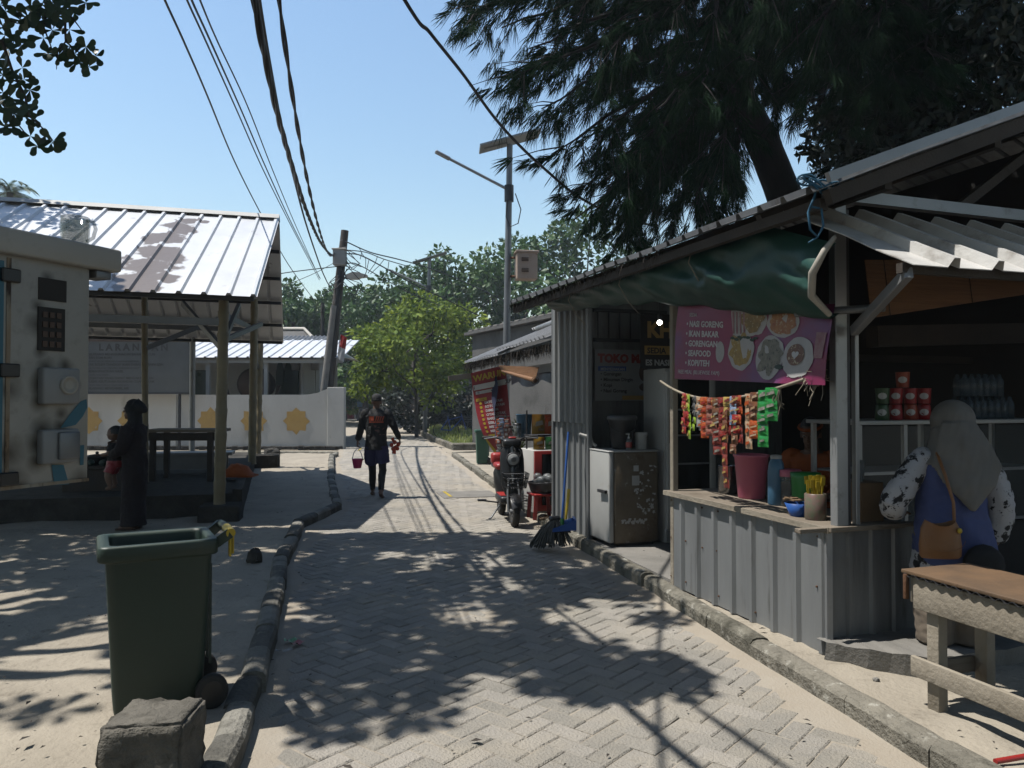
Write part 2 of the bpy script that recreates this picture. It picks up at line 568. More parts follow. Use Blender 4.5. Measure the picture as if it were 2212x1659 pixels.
M['glass'] = mat('clear_glass', (.62, .70, .66), (.30, .36, .33), 40, .06, alpha=.42, spec=.9)
M['pane'] = mat('dark_pane', (.02, .024, .024), (.014, .016, .016), 3, .12, spec=.5)
M['fridge'] = mat('fridge_door', (.62, .62, .60), (.54, .54, .52), 2, .42, dirt=((.30, .20, .11), 3, .64, .82))
M['fridgeside'] = mat('stained_fridge_side', (.25, .195, .13), (.17, .125, .08), 4, .6, bump=.12, bsc=30, dirt=((.12, .055, .02), 6, .56, .74), dirt2=((.44, .42, .38), 13, .62, .68))
M['roofgrey'] = mat('grey_roof_tile', (.16, .155, .15), (.10, .095, .09), 4, .85, bump=.4, bsc=12)
M['roofred'] = mat('red_roof', (.36, .10, .07), (.25, .07, .05), 4, .7)
M['wallgrey'] = mat('bare_render', (.16, .155, .15), (.10, .10, .095), 1.2, .95, bump=.4, bsc=20, dirt=((.06, .058, .055), 1.2, .55, .75))
M['shade'] = mat('dark_board', (.05, .045, .042), (.03, .028, .026), 2, .85)  # near-black brown for dark panels and inner walls
M['mosque'] = mat('mosque_wall', (.52, .53, .51), (.45, .46, .44), 1.0, .85)
M['moss'] = mat('green_paint', (.03, .075, .05), (.02, .05, .035), 4, .6)
M['solar'] = mat('solar_cells', (.012, .016, .035), (.01, .012, .025), 9, .18, spec=.6)
M['flagred'] = mat('flag_red', (.55, .02, .02), None, 3, .8, trans=.3)
M['flagwhite'] = mat('flag_white', (.75, .75, .75), None, 3, .8, trans=.3)
M['rope'] = mat('blue_rope', (.03, .17, .30), (.02, .12, .22), 20, .8)
M['cord'] = mat('pale_cord', (.46, .40, .30), (.34, .29, .22), 12, .85)
M['lamp'] = mat('lit_bulb', (1.0, .98, .92), (1.0, .98, .92), 3, .4, emis=14)
M['lampglass'] = mat('lamp_lens', (.62, .63, .62), (.5, .5, .5), 5, .25)
M['card'] = mat('cardboard', (.30, .19, .10), (.24, .15, .08), 5, .85)
M['clear'] = mat('clear_plastic', (.42, .44, .44), (.25, .27, .27), 14, .2, alpha=.42)
M['blue_water'] = mat('bottle_plastic', (.16, .21, .25), (.09, .13, .17), 34, .12, alpha=.5)
M['mopgrey'] = mat('mop_yarn', (.17, .165, .15), (.09, .088, .08), 14, .95, island=.3)
M['steelshine'] = mat('polished_steel', (.55, .55, .55), (.45, .45, .45), 3, .22, .9)
M['brown'] = mat('brown_paint', (.13, .07, .045), (.09, .05, .032), 4, .6)
# ================================================================ setting: ground, road, kerbs
KR = [(-3, 3.0), (0, 2.6), (1.5, 2.3), (3.43, 1.85), (4.01, 1.72), (4.91, 1.52), (7.3, .99), (9.13, .56), (10.1, .35), (13.97, -.32), (16.7, -.81), (21.7, -1.71)]
KL = [(-3, -.4), (0, -.75), (2.6, -1.1), (3.53, -1.225), (4.31, -1.387), (5.68, -1.71), (7.52, -2.18), (9.7, -2.62), (11.3, -2.5), (15.2, -3.5), (21.1, -4.87)]
def lerp_tab(T, y):
    if y <= T[0][0]:
        return T[0][1]
    for (a, xa), (b, xb) in zip(T, T[1:]):
        if y <= b:
            return xa + (xb - xa) * (y - a) / (b - a)
    return T[-1][1]
RL = KL[:-1] + [(21.1, -4.87), (24.8, -5.55), (60, -14), (80, -17)]
RR = KR + [(24.9, -2.3), (42, -5.7), (60, -9.6), (80, -13)]

mb = MB()
mb.add([(-250, -60, -.03), (250, -60, -.03), (250, 500, -.03), (-250, 500, -.03)], [(0, 1, 2, 3)])
mb.build('ground', M['sand'], loc=(0, 0, 0), kind='structure')

# road: sandy bed and laid pavers in a herringbone
bed = MB()
ys, y = [], -3.0
while y < 80:
    ys.append(y)
    y += .09 if y > 2 and y < 16 else .5
nb_ = 44
vs = []
for y in ys:
    xa, xb = lerp_tab(RL, y) - .3 * (y < 21), lerp_tab(RR, y) + .3 * (y < 21)
    for k in range(nb_ + 1):
        x = xa + (xb - xa) * k / nb_
        e = min(x - lerp_tab(RL, y), lerp_tab(RR, y) - x)
        vs.append((x, y, .003 + .0065 * noise.noise(Vector((x * 1.4, y * 1.1, 6))) + .004 * noise.noise(Vector((x * 5, y * 5, 2))) + (max(0, .22 - max(e, 0)) * .05)))
bed.add(vs, [(i * (nb_ + 1) + k, i * (nb_ + 1) + k + 1, (i + 1) * (nb_ + 1) + k + 1, (i + 1) * (nb_ + 1) + k) for i in range(len(ys) - 1) for k in range(nb_)], 0, True)
bed.build('road_bed', M['joint'], loc=(0, 0, 0), kind='structure')
W = .114
ca, sa = math.cos(R(50)), math.sin(R(50))
pv = MB()
rnd = random.Random(3)
def put_paver(cx, cy, horiz):
    X, Y = cx * ca - cy * sa, cx * sa + cy * ca + 12
    if not (1.6 < Y < 34) or abs(X) > 9:
        return
    if not (lerp_tab(RL, Y) + .05 < X < lerp_tab(RR, Y) - .05):
        return
    L2, W2 = (.1115, .0545) if horiz else (.0545, .1115)
    low = noise.noise(Vector((X * .8, Y * .8, 0)))
    edge = min(X - lerp_tab(RL, Y), lerp_tab(RR, Y) - X)
    h = .0105 + .005 * low + rnd.uniform(-.0022, .0022) - max(0, .35 - edge) * .022
    tx, ty = rnd.gauss(0, .013), rnd.gauss(0, .013)
    c = .008
    vs = []
    for (k, zz) in ((1.0, -1), (1.0, -c * .8), (1 - c / min(L2, W2), 0)):
        for sx, sy in ((-1, -1), (1, -1), (1, 1), (-1, 1)):
            lx, ly = sx * (L2 if k == 1 else L2 - c), sy * (W2 if k == 1 else W2 - c)
            z = -.02 if zz == -1 else h + zz + lx * tx + ly * ty
            vs.append((X + lx * ca - ly * sa, Y + lx * sa + ly * ca, z))
    fs = [(8, 9, 10, 11)]
    for k in range(4):
        j = (k + 1) % 4
        fs += [(4 + k, 4 + j, 8 + j, 8 + k), (k, j, 4 + j, 4 + k)]
    pv.add(vs, fs)
n = 176
for i in range(-n, n):
    for j in range(-n, n):
        k = (i - j) % 4
        if k == 0:
            put_paver((i + 1) * W, (j + .5) * W, True)
        elif k == 3:
            put_paver((i + .5) * W, (j + 1) * W, False)
pv.build('road', M['paver'], loc=(0, 0, 0), kind='structure')

def kerb(pts, name, side, w=.14, h=.125, step=.62, mats=None):
    nth = 0
    k = MB()
    rr = random.Random(5)
    pts = [Vector((x, y, 0)) for x, y in pts]
    for a, b in zip(pts, pts[1:]):
        L = (b - a).length
        m = max(1, round(L / step))
        d = (b - a).normalized()
        s_ = Vector((d.y, -d.x, 0)) * side
        for i in range(m):
            p, q = a.lerp(b, i / m), a.lerp(b, (i + 1) / m)
            gap = rr.uniform(.001, .006)
            hh = h + rr.uniform(-.010, .010)
            c = (p + q) / 2 + s_ * (w / 2 + rr.uniform(-.012, .012))
            n_ = 6
            ang = math.atan2(d.y, d.x) + rr.uniform(-.03, .03)
            ln = (q - p).length - gap
            T = Matrix.Translation(c) @ rotz(ang)
            prof = [(-w / 2, -.05), (w / 2, -.05), (w / 2, hh * .74), (w * .38, hh * .93), (w * .16, hh), (-w * .16, hh), (-w * .38, hh * .93), (-w / 2, hh * .74)]
            rings = []
            for e in range(5):
                xx = -ln / 2 + ln * e / 4
                sh = .982 if e in (0, 4) else 1
                rings.append([T @ Vector((xx, py * sh + .006 * noise.noise(Vector((xx * 6 + c.x * 9, py * 14, c.y * 7))), pz * (sh if pz > 0 else 1) + (.007 * noise.noise(Vector((c.x * 5 + xx * 7, py * 9, c.y * 5 + 3))) if pz > 0 else 0))) for py, pz in prof])
            k.loft(rings, nth % 2 if mats else 0, False, True)
            nth += 1
    return k.build(name, mats or M['kerb'], loc=(0, 0, 0), kind='structure')
kerb([(x, y) for y, x in KR] + [(-1.1, 22.2), (1.2, 22.8)], 'kerb_beside_the_stalls', 1)
kerb([(x, y) for y, x in KL] + [(-4.9, 21.75)], 'kerb_beside_the_yard', -1, step=.5, mats=[M['kerbdark'], M['kerbpale']])
kerb([(-4.95, 21.75), (-6.1, 21.9), (-7.9, 22.0)], 'kerb_across_the_yard', 1, .14, .13)
kerb([(-1.95, 24.9), (-3.6, 32), (-5.4, 41.5)], 'kerb_beside_the_grass', 1, .16, .17, .7)
kerb([(-1.9, 24.75), (-.3, 25.0), (1.6, 25.1)], 'kerb_before_the_grass', -1, .18, .2, .9)

def yard(name, xfun, far, sgn, z0, m, y0, y1, seed):
    # sand or earth surface with real hollows and ridges; starts at the kerb
    rowsY, y = [], y0
    while y < y1:
        rowsY.append(y)
        y += max(.07, .018 * y)
    xs = [0]
    st = .07
    while xs[-1] < far:
        xs.append(xs[-1] + st)
        st *= 1.025
    g = MB()
    vs = []
    for yy in rowsY:
        e = xfun(yy) + sgn * .10
        for t in xs:
            x = e + sgn * t
            f = min(1, t / .3)
            zz = z0 + .030 * noise.noise(Vector((x * 1.1, yy * 1.1, seed))) * f + .019 * noise.noise(Vector((x * 3.7, yy * 3.7, seed + 4))) + .010 * noise.noise(Vector((x * 8, yy * 8, seed + 9)))
            vs.append((x, yy, zz))
    n = len(xs)
    fs = []
    for i in range(len(rowsY) - 1):
        for j in range(n - 1):
            q = (i * n + j, i * n + j + 1, (i + 1) * n + j + 1, (i + 1) * n + j)
            fs.append(q if sgn > 0 else q[::-1])
    g.add(vs, fs, 0, True)
    return g.build(name, m, loc=(0, 0, 0), kind='structure')
yard('sand_yard', lambda y: lerp_tab(KL, y), 13, -1, .085, M['sand'], -2.5, 22, 1)
yard('sandy_walk', lambda y: lerp_tab(KR, y), 9, 1, .10, M['sand'], -2.5, 22.3, 2)
# concrete threshold of the shop and its floor
KC = Vector((1.9, 4.65, 0))
KU = Vector((-.313, .950, 0)).normalized()
KV = Vector((KU.y, -KU.x, 0))
def K(s, v, z=0.0):
    return KC + KU * s + KV * v + Vector((0, 0, z))
fl = MB()
fl.add([K(1.7, .02, .02), K(5.0, .16, .02), K(5.0, 3.2, .02), K(1.7, 3.2, .02)] + [K(1.7, .02, .128), K(5.0, .16, .128), K(5.0, 3.2, .128), K(1.7, 3.2, .128)],
       [(4, 7, 6, 5), (0, 1, 5, 4), (0, 4, 7, 3), (1, 2, 6, 5)])
fl.build('shop_floor', M['conc'], kind='structure')
# covers let into the road
for (px, py, w, l, a) in ((800, 972, .9, 1.3, .1), (1010, 1070, .95, .8, .25)):
    c = G(px, py)
    p = MB().box((c.x, c.y, .016), (w, l, .012), a, .004).box((c.x - w * .36, c.y, .0235), (.05, l * .9, .004), a, 0, 1)
    p.build('drain_cover', [M['conc'], M['yellow']], label='pale concrete drain cover with a yellow edge ' + ('near the parked scooter' if px > 900 else 'beyond the walking man'), cat='drain cover', group='covers let into the road')
# grass plot
gb = MB()
gb.add([(-2.0, 25.1, .05), (1.8, 25.2, .05), (2.2, 42, .05), (-5.3, 42, .05)], [(0, 1, 2, 3)])
gb.build('grass_plot_soil', M['sand'], loc=(0, 0, 0), kind='structure')
gr = MB()
rg = random.Random(11)
for i in range(15000):
    y = 25.15 + 16.5 * rg.random() ** 1.6
    xl = -2.0 - (y - 25) * .2
    x = xl + .18 + (2.0 - xl) * rg.random()
    if noise.noise(Vector((x * .8, y * .6, 5))) < -.32:
        continue
    h = rg.uniform(.10, .34) * (1.3 if noise.noise(Vector((x * .5, y * .4, 1))) > 0 else .8)
    a = rg.uniform(0, 6.28)
    w = rg.uniform(.012, .024)
    l = rg.uniform(.02, .16)
    dx, dy = math.cos(a), math.sin(a)
    gr.add([(x - dy * w, y + dx * w, .04), (x + dy * w, y - dx * w, .04), (x + dx * l * .4 + dy * w * .7, y + dy * l * .4 - dx * w * .7, h * .6), (x + dx * l, y + dy * l, h)], [(0, 1, 2, 3)])
gr.build('grass', M['grass'], loc=(0, 0, 0), kind='stuff')

# leaf litter and small dark seeds on the lane, the yard and the walk
lt = MB()
rl = random.Random(21)
for i in range(900):
    y = 2.8 + 17 * rl.random() ** 1.5
    x = lerp_tab(KL, y) + rl.uniform(-5.5, 7.5)
    inside = lerp_tab(KL, y) < x < lerp_tab(KR, y)
    if x > lerp_tab(KR, y) + 1.0 or (not inside and abs(x - lerp_tab(KL, y)) < .25):
        continue
    z = .024 if inside else .125
    a, l = rl.uniform(0, 6.28), rl.uniform(.006, .016) * (1 if rl.random() < .85 else 2.2)
    ca_, sa_ = math.cos(a) * l, math.sin(a) * l
    lt.add([(x - ca_, y - sa_, z), (x + sa_ * .5, y - ca_ * .5, z + .006), (x + ca_, y + sa_, z + .004), (x - sa_ * .5, y + ca_ * .5, z + .008)], [(0, 1, 2, 3)])
lt.build('leaf_litter', M['bark'], loc=(0, 0, 0), kind='stuff')
# ================================================================ left side: shelter, mosque, wall, cabinet, bin
Z = Vector((0, 0, 1))
# ---- open shelter with a sheet-metal gable roof
RIDGE, EAVE, FAR = Vector((-3.95, 13.0, 4.70)), Vector((-3.19, 9.6, 2.92)), Vector((-4.97, 16.7, 2.85))
RD = Vector((-.968, -.225, .012)).normalized()
LEN = 9.0
sh = thing('open_shelter', 'open shelter with a shiny white sheet metal gable roof on bamboo posts', 'shelter', (-5.5, 13.0, 0))
m = MB().corr(EAVE + RD * LEN, -RD * LEN, RIDGE - EAVE, pitch=.29, hgt=.035, nv=8, wob=.012)
# corr() ribs run from eave to ridge; the sheet normal must look up
cr_ = Vector((-5.5, 13.0, 0))
def on_slope(px, py):
    # point of the front roof slope seen in a given image column and row
    n_ = (RD).cross(RIDGE - EAVE).normalized()
    d_ = ray(px, py)
    o_ = Vector((0, 0, HC))
    return o_ + d_ * ((EAVE - o_).dot(n_) / d_.dot(n_))
stain_shadow = []
for px, py, rr_ in ((408, 478, .34), (385, 490, .46), (360, 515, .58), (345, 545, .62), (325, 575, .66), (308, 600, .62), (300, 622, .55), (398, 500, .36), (335, 520, .42), (375, 560, .4), (350, 600, .45), (270, 560, .22), (440, 480, .18)):  # brown stain; lowest spots also darken for the shadow at the eave
    q_ = on_slope(px, py) - cr_
    stain_shadow.append((q_.x, q_.y, q_.z, rr_ * .60))
M['zincroof2'] = mat('stained_roof_sheet', (1.15, 1.17, 1.2), (.95, .97, 1.0), 1.5, .38, .15, bump=.2, bsc=6, dirt=((.50, .45, .40), 2.6, .62, .76), dirt2=((.80, .77, .74), 9, .64, .82), spots=((.20, .145, .11), stain_shadow, 4.5))
m.build('front_roof_slope', M['zincroof2'], sh)
m = MB().corr(FAR, RD * LEN, RIDGE - FAR, pitch=.29, hgt=.03, nv=6)
m.build('back_roof_slope', M['zincroof'], sh)
m = MB()
m.prism([(-.16, -.085), (0, .012), (.16, -.085), (.16, -.09), (0, .004), (-.16, -.09)], LEN, frame(RIDGE + Z * .06, (RD.cross(Z)).normalized(), Z, RD))
m.build('ridge_cap', M['white'], sh)
m = MB()
for t in (.03, .2, .4, .6, .8, .97):
    a = RIDGE.lerp(FAR, t) - Z * .06
    m.bar(a + RD * .02, a + RD * LEN, .05, .06)
    a = RIDGE.lerp(EAVE, t) - Z * .07
    m.bar(a + RD * .05, a + RD * LEN, .05, .06)
m.build_each('purlin', M['steeldark'], sh)
pA, pB, pC = Vector((-3.76, 9.9, .28)), Vector((-4.93, 14.6, .40)), Vector((-5.72, 17.3, .40))
def roof_z(p):
    f = (p - RIDGE).dot((EAVE - RIDGE).normalized() * 1)
    e = Vector((EAVE.x - RIDGE.x, EAVE.y - RIDGE.y, 0))
    t = (p - RIDGE).dot(e) / e.dot(e)
    return RIDGE.z + (EAVE.z - RIDGE.z) * t if t > 0 else RIDGE.z + (FAR.z - RIDGE.z) * (-t) * e.length / Vector((FAR.x - RIDGE.x, FAR.y - RIDGE.y, 0)).length
def bamboo_post(p, ztop, r, name='post', mm='bamboo'):
    b = MB()
    zs, rs, z = [], [], p.z
    rr = random.Random(int(p.y * 100))
    lean = Vector((rr.uniform(-.05, .05), rr.uniform(-.03, .03), 0))
    pts = []
    while z < ztop:
        f = (z - p.z) / (ztop - p.z)
        c = Vector((p.x, p.y, z)) + lean * f
        for dz, k in ((0, 1.10), (.018, 1.0), (.15, .97)):
            pts.append(c + Z * dz)
            rs.append(r * k * (1 - .12 * f))
        z += rr.uniform(.27, .34)
    b.tube(pts, rs, 12)
    b.build(name, M[mm], sh)
bamboo_post(pA, roof_z(pA) - .12, .073)
bamboo_post(pB, 3.5, .075)
bamboo_post(pC, 3.35, .075)
qD = P(315, 900, 11.5); qD.z = .4
bamboo_post(qD, 3.1, .048)
for s_ in (4.0, 7.2):
    q = pA + RD * s_; q.z = .4
    bamboo_post(q, 3.0, .06)
qE = P(415, 900, 16.2); qE.z = .4
m = MB().tube([qE, qE + Z * 2.9], .058, 12)
m.build('steel_post', M['alu'], sh)
m = MB()
tb = [(pA + Z * 2.45, pC + Z * 2.75), (pA + Z * 2.35 + RD * .0, pA + Z * 2.35 + RD * 7.5), (pB + Z * 2.55 + RD * .1, pB + Z * 2.55 + RD * 7), (pC + Z * 2.7, pC + Z * 2.7 + RD * 7)]
for a, b in tb:
    m.bar(a, b, .07, .09)
m.build_each('tie_beam', M['steel'], sh)
m = MB()
for a, b in ((pA + Z * 2.05 + Vector((-.05, .1, 0)), P(395, 655, 11)), (pA + Z * 2.0, pA + Vector((-.3, 1.5, 2.75))), (pC + Z * 1.9, P(520, 612, 15.3)), (pA + Z * 2.1, P(565, 700, 13.5)), (qD + Z * 2.0, qD + Vector((.9, .9, 2.6)))):
    m.bar(a, b, .05, .07)
m.build_each('brace', M['steel'], sh)
# raised floor
f1, f2 = Vector((-3.62, 10.25, 0)), Vector((-6.05, 18.0, 0))
fm = MB()
ll = RD * 8.5
def slab(mb_, pts, z0, z1, mi=0):
    n_ = len(pts)
    mb_.prism([(p.x, p.y) for p in pts], z1 - z0, Matrix.Translation((0, 0, z0)), mi)
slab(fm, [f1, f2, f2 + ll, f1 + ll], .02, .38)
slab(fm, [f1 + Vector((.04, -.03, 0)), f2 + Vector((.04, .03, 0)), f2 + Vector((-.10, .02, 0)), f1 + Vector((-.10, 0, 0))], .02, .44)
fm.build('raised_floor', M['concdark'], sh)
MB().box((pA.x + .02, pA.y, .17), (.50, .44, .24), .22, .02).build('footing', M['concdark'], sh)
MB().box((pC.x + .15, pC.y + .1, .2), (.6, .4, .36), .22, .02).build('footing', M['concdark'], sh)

# ---- long table on the platform
tl = P(318, 930, 11.7); tr = P(462, 927, 11.9)
tt = thing('wooden_table', 'plain brown wooden table standing on the shelter floor beside the bamboo posts', 'table', ((tl.x + tr.x) / 2, 11.9, .38))
MB().box((tl.x + .5, 12.0, 1.15), (1.12, .62, .045), .06, .004).build('table_top', M['wood'], tt)
MB().box((tl.x + .5, 11.76, 1.06), (1.0, .03, .12), .06).build('apron', M['wooddark'], tt)
for dx in (.06, .94):
    for dy in (-.24, .24):
        MB().box((tl.x + dx, 12.0 + dy, .755), (.08, .08, .75), .06, .004).build('leg', M['wooddark'], tt)
# low pale bench slab behind the table
pb = P(390, 1000, 13.0)
lb = thing('low_bench', 'long low grey bench along the shelter floor under the brown table', 'bench', (pb.x, 13.2, .38))
MB().box((pb.x - .1, 13.2, .70), (1.75, .5, .05), .23, .005).build('seat', M['steel'], lb)
MB().box((pb.x - .1, 13.02, .56), (1.7, .03, .24), .23).build('front_panel', M['steel'], lb)
for dx in (-.8, .6):
    MB().box((pb.x + dx, 13.2, .53), (.06, .4, .29), .23).build('leg', M['steeldark'], lb)
# cooking things at the left end
def pot(x, y, z, r, h, m_, label, group=None, name='cooking_pot'):
    t = thing(name, label, 'pot', (x, y, z), group=group)
    MB().lathe([(r * .8, 0), (r, .02), (r, h), (r + .012, h + .008), (r - .012, h + .004), (r * .9, h - .01)], 16, Matrix.Translation((x, y, z))).build('body', m_, t)
    MB().lathe([(r * .98, h + .012), (r * .6, h + .04), (.03, h + .05)], 16, Matrix.Translation((x, y, z))).lathe([(.02, h + .05), (.024, h + .075), (.01, h + .085)], 8, Matrix.Translation((x, y, z))).build('lid', m_, t)
    for sx in (-1, 1):
        MB().tube([(x + sx * r, y - .03, z + h * .7), (x + sx * (r + .035), y, z + h * .72), (x + sx * r, y + .03, z + h * .7)], .007, 6).build('handle', M['black'], t)
b1 = P(238, 985, 10.6)
pk = thing('low_shelf', 'dark low wooden shelf on the shelter floor under the pots', 'shelf', (b1.x, 10.75, .38))
MB().box((b1.x - .15, 10.75, .70), (1.0, .5, .04), .2).build('board', M['wooddark'], pk)
MB().box((b1.x - .15, 10.72, .52), (.92, .42, .30), .2, .01).build('base', M['wooddark'], pk)
pot(b1.x + .08, 10.7, .72, .13, .14, M['steelshine'], 'shiny steel cooking pot on the dark low shelf, right of the sooty pan')
pot(b1.x - .26, 10.75, .72, .16, .10, M['steeldark'], 'sooty dark wide pan on the dark low shelf in the shelter')
for i in range(5):
    MB().ball((b1.x - .4 + .17 * i, 10.52 + .02 * (i % 2), .725 + .04), (.05, .05, .045), 8).build('fruit', M['moss'], label='dark green fruit lying in a row along the low shelf front', cat='fruit', group='green fruit on the low shelf')
oc = P(503, 1003, 11.6)
m = MB()
rings = []
for i in range(9):
    f = i / 8
    hh = .20 * math.sin(math.pi * min(.97, f + .06)) ** .7 * (1 + .35 * noise.noise(Vector((f * 5, 2, 1))))
    rings.append([Vector((oc.x - .26 + .5 * f, 11.9 + .16 * math.cos(a), .44 + max(0, hh * math.sin(a) * (1 + .4 * noise.noise(Vector((f * 7, a * 2, 3))))))) for a in [math.pi * k / 8 for k in range(9)]])
m.loft(rings, 0, True, True)
m.build('crumpled_cloth', M['orangecloth'], label='crumpled orange cloth heaped on the shelter floor between two bamboo posts', cat='cloth')

# ---- white boundary wall with stars
WY = 24.85
wz = .0
x0, x1 = -16.0, -5.95
wl = thing('boundary_wall', 'long white boundary wall painted with mustard eight point stars', 'wall', (-10, WY, 0))
zt = 1.76
prof = [(x0, 0), (x1 - .02, 0), (x1 - .02, 1.93)]
for k in range(7):
    a = math.pi / 2 * k / 6
    prof.append((x1 - .02 - .75 * math.sin(a) , 1.93 - .17 * (1 - math.cos(a)) - .0))
prof = [(x0, 0), (x1 - .02, 0), (x1 - .02, 1.95), (x1 - .15, 1.90), (x1 - .35, 1.82), (x1 - .6, 1.775), (x1 - .85, zt), (x1 - 4.9, zt), (x1 - 4.91, zt + .02), (x0, zt + .02)]
MB().prism([(x, z) for x, z in prof], .16, frame(Vector((0, WY + .16, 0)), Vector((1, 0, 0)), Z, Vector((0, -1, 0)))).build('wall_panel', M['whitewall'], wl)
MB().box((x1 + .27, WY + .06, 1.0), (.54, .30, 2.0), 0, .01).build('end_pillar', M['whitewall'], wl)
MB().box((x1 - 4.95, WY - .015, .88), (.12, .05, 1.76)).build('pilaster', M['whitewall'], wl)
st = [P(px, 908, WY) for px in (640, 548, 455, 283, 192)]
for p in st + [st[-1] + Vector((-1.37, 0, 0)), st[-1] + Vector((-2.74, 0, 0))]:
    pts = []
    jr = random.Random(int(p.x * 10))
    for k in range(16):
        r = (.44 if k % 2 == 0 else .335) * jr.uniform(.95, 1.04)
        a = math.pi / 8 * k + jr.uniform(-.03, .03)
        pts.append((r * math.cos(a), r * math.sin(a)))
    MB().prism(pts, .008, frame(Vector((p.x, WY - .002, p.z - .02)), Vector((1, 0, 0)), Z, Vector((0, -1, 0)))).build('painted_star', M['star'], wl)
m = MB()
rr = random.Random(2)
for i in range(60):
    x = x0 + (x1 + .4 - x0) * i / 59
    m.box((x, WY - .06 - rr.random() * .05, .05), (.2, .12, .10 + .05 * rr.random()), rr.random() * .4, .02)
m.build('footing', M['concdark'], wl)

# ---- notice board
nb0, nb1 = P(150, 847, 24.3), P(408, 717, 24.3)
bw = thing('notice_board', 'large grey public notice board headed with the word prohibition in Indonesian', 'notice board', ((nb0.x + nb1.x) / 2, 24.4, 0))
w_ = nb1.x - nb0.x
hb = nb1.z - nb0.z
cx = (nb0.x + nb1.x) / 2
MB().box((cx, 24.40, nb0.z + hb / 2), (w_, .04, hb)).build('panel', mat('shade_toned_board', (.15, .155, .15), (.11, .115, .11), 1.2, .7), bw)  # board grey darkened to carry the roof's shade
MB().box((cx, 24.365, nb1.z - .15), (w_, .012, .30)).build('header_strip', M['brown'], bw)
m = MB()
for a, b in ((nb0.x - .03, 1), (nb1.x + .03, 1)):
    m.box((a, 24.38, nb0.z + hb / 2), (.06, .08, hb + .12))
for zz in (nb0.z - .03, nb1.z + .03):
    m.box((cx, 24.38, zz), (w_, .08, .06))
m.build('frame', M['steeldark'], bw)
m = MB()
for x in (nb0.x + .4, nb1.x - .35):
    m.tube([(x, 24.47, 0), (x, 24.47, nb1.z)], .05, 8)
m.build_each('support_post', M['steeldark'], bw)
m = MB()
X, lx = Vector((1, 0, 0)), nb0.x + .62
m.text('L A R A N G A N', (lx + .25, 24.375, nb1.z - .58), X, Z, .30, 0, bold=.012)
lines = ['DILARANG MENGGUNAKAN BAHAN RACUN', 'DAN BOM IKAN', 'SANKSI SESUAI DENGAN UNDANG UNDANG', 'TAK BOLEH TANGKAP IKAN KARANG TANPA IZIN', 'SERTA MERUSAK TERUMBU KARANG DI LAUT', 'MEMANFAATKAN HASIL', 'TANPA IZIN RESMI', 'KEGIATAN YANG DAPAT MENGAKIBATKAN', 'RUSAK KEUTUHAN KAWASAN SUAKA ALAM', 'SESUAI PERATURAN YANG BERLAKU', 'DILARANG MENGAMBIL AIR', 'PASIR DAN BATU']
zz = nb1.z - .74
for i, t in enumerate(lines):
    b_ = i in (0, 1, 3, 5, 7, 8, 10)
    m.text(t, (lx - .1, 24.375, zz), X, Z, .105 if b_ else .08, 0, bold=.003 if b_ else 0)
    zz -= .108
m.build('lettering', mat('faded_ink', (.085, .075, .072), None, 3, .8), bw)

# ---- mosque behind the wall
MY = 29.0
mq = thing('mosque', 'grey white mosque with arched windows and a low sheet metal porch roof', 'mosque', (-10, 31, 0))
mm = MB()
mm.box((-12.7, MY + 1.5, 1.7), (10.6, 3, 3.4))
mm.build('wall', M['mosque'], mq)
for px in (605, 622.5, 637):
    c = P(px, 824, MY - .03)
    pts = [(-.15, -1.0), (.15, -1.0), (.15, .35), (.10, .62), (0, .86), (-.10, .62), (-.15, .35)]
    MB().prism(pts, .05, frame(Vector((c.x, MY - .003, 2.28)), X, Z, Vector((0, -1, 0)))).build('arched_window', M['moss'], mq)
for px, w in ((430, .55), (548, .0)):
    if w:
        c = P(px, 820, MY)
        MB().box((c.x, MY - .02, 1.45), (w, .05, 2.5)).build('door', M['moss'], mq)
# porch roof in front
q0, q1 = P(418, 772, 25.9), P(757, 772, 25.9)
ez = q0.z
pr = MB().corr((q0.x - 4.25, 25.9, ez), (q1.x - q0.x + 4, 0, 0), (0, 2.9, .80), pitch=.36, hgt=.04, nv=2)
pr.build('porch_roof', M['zincroof'], mq)
MB().corr((q0.x - 4.5, 28.75, ez + .74), (q1.x - q0.x + 3, 0, 0), (0, .9, .26), pitch=.16, hgt=.06, kind='wave', nv=1).build('upper_porch_roof', M['zincold'], mq)
# hipped right end of the porch roof
MB().add([(q1.x - .25, 25.9, ez - .01), (q1.x + .05, 26.2, ez - .02), (q1.x - .35, 29.4, ez + .0), (q1.x - 1.6, 28.7, ez + .79)], [(0, 1, 2, 3)]).build('roof_end', M['zinc'], mq)
m = MB()
for px in (695, 575, 450):
    a = P(px, 800, 26.2)
    m.box((a.x, 26.2, ez / 2), (.12, .12, ez - .06))
m.bar((q0.x - 3, 26.1, ez - .12), (q1.x - .3, 26.1, ez - .12), .08, .12)
m.build_each('porch_post', M['mosque'], mq)
ra, rb, rc = P(612, 708, 30), P(715, 765, 30), P(560, 712, 34)
m = MB().add([(-16, 29.6, 3.30), (rb.x, 29.6, 3.30), (ra.x, 33, 4.55), (-16, 33, 4.55)], [(0, 1, 2, 3)])
m.add([(rb.x, 29.6, 3.30), (rb.x - 1.6, 36.6, 3.30), (ra.x, 33, 4.55)], [(0, 1, 2)])
m.build('main_roof', M['roofgrey'], mq)
m = MB().tube([(rb.x, 29.6, 3.34), (ra.x, 33, 4.62), (-16, 33, 4.62)], .09, 6)
m.build('hip_ridge', M['cream'], mq)
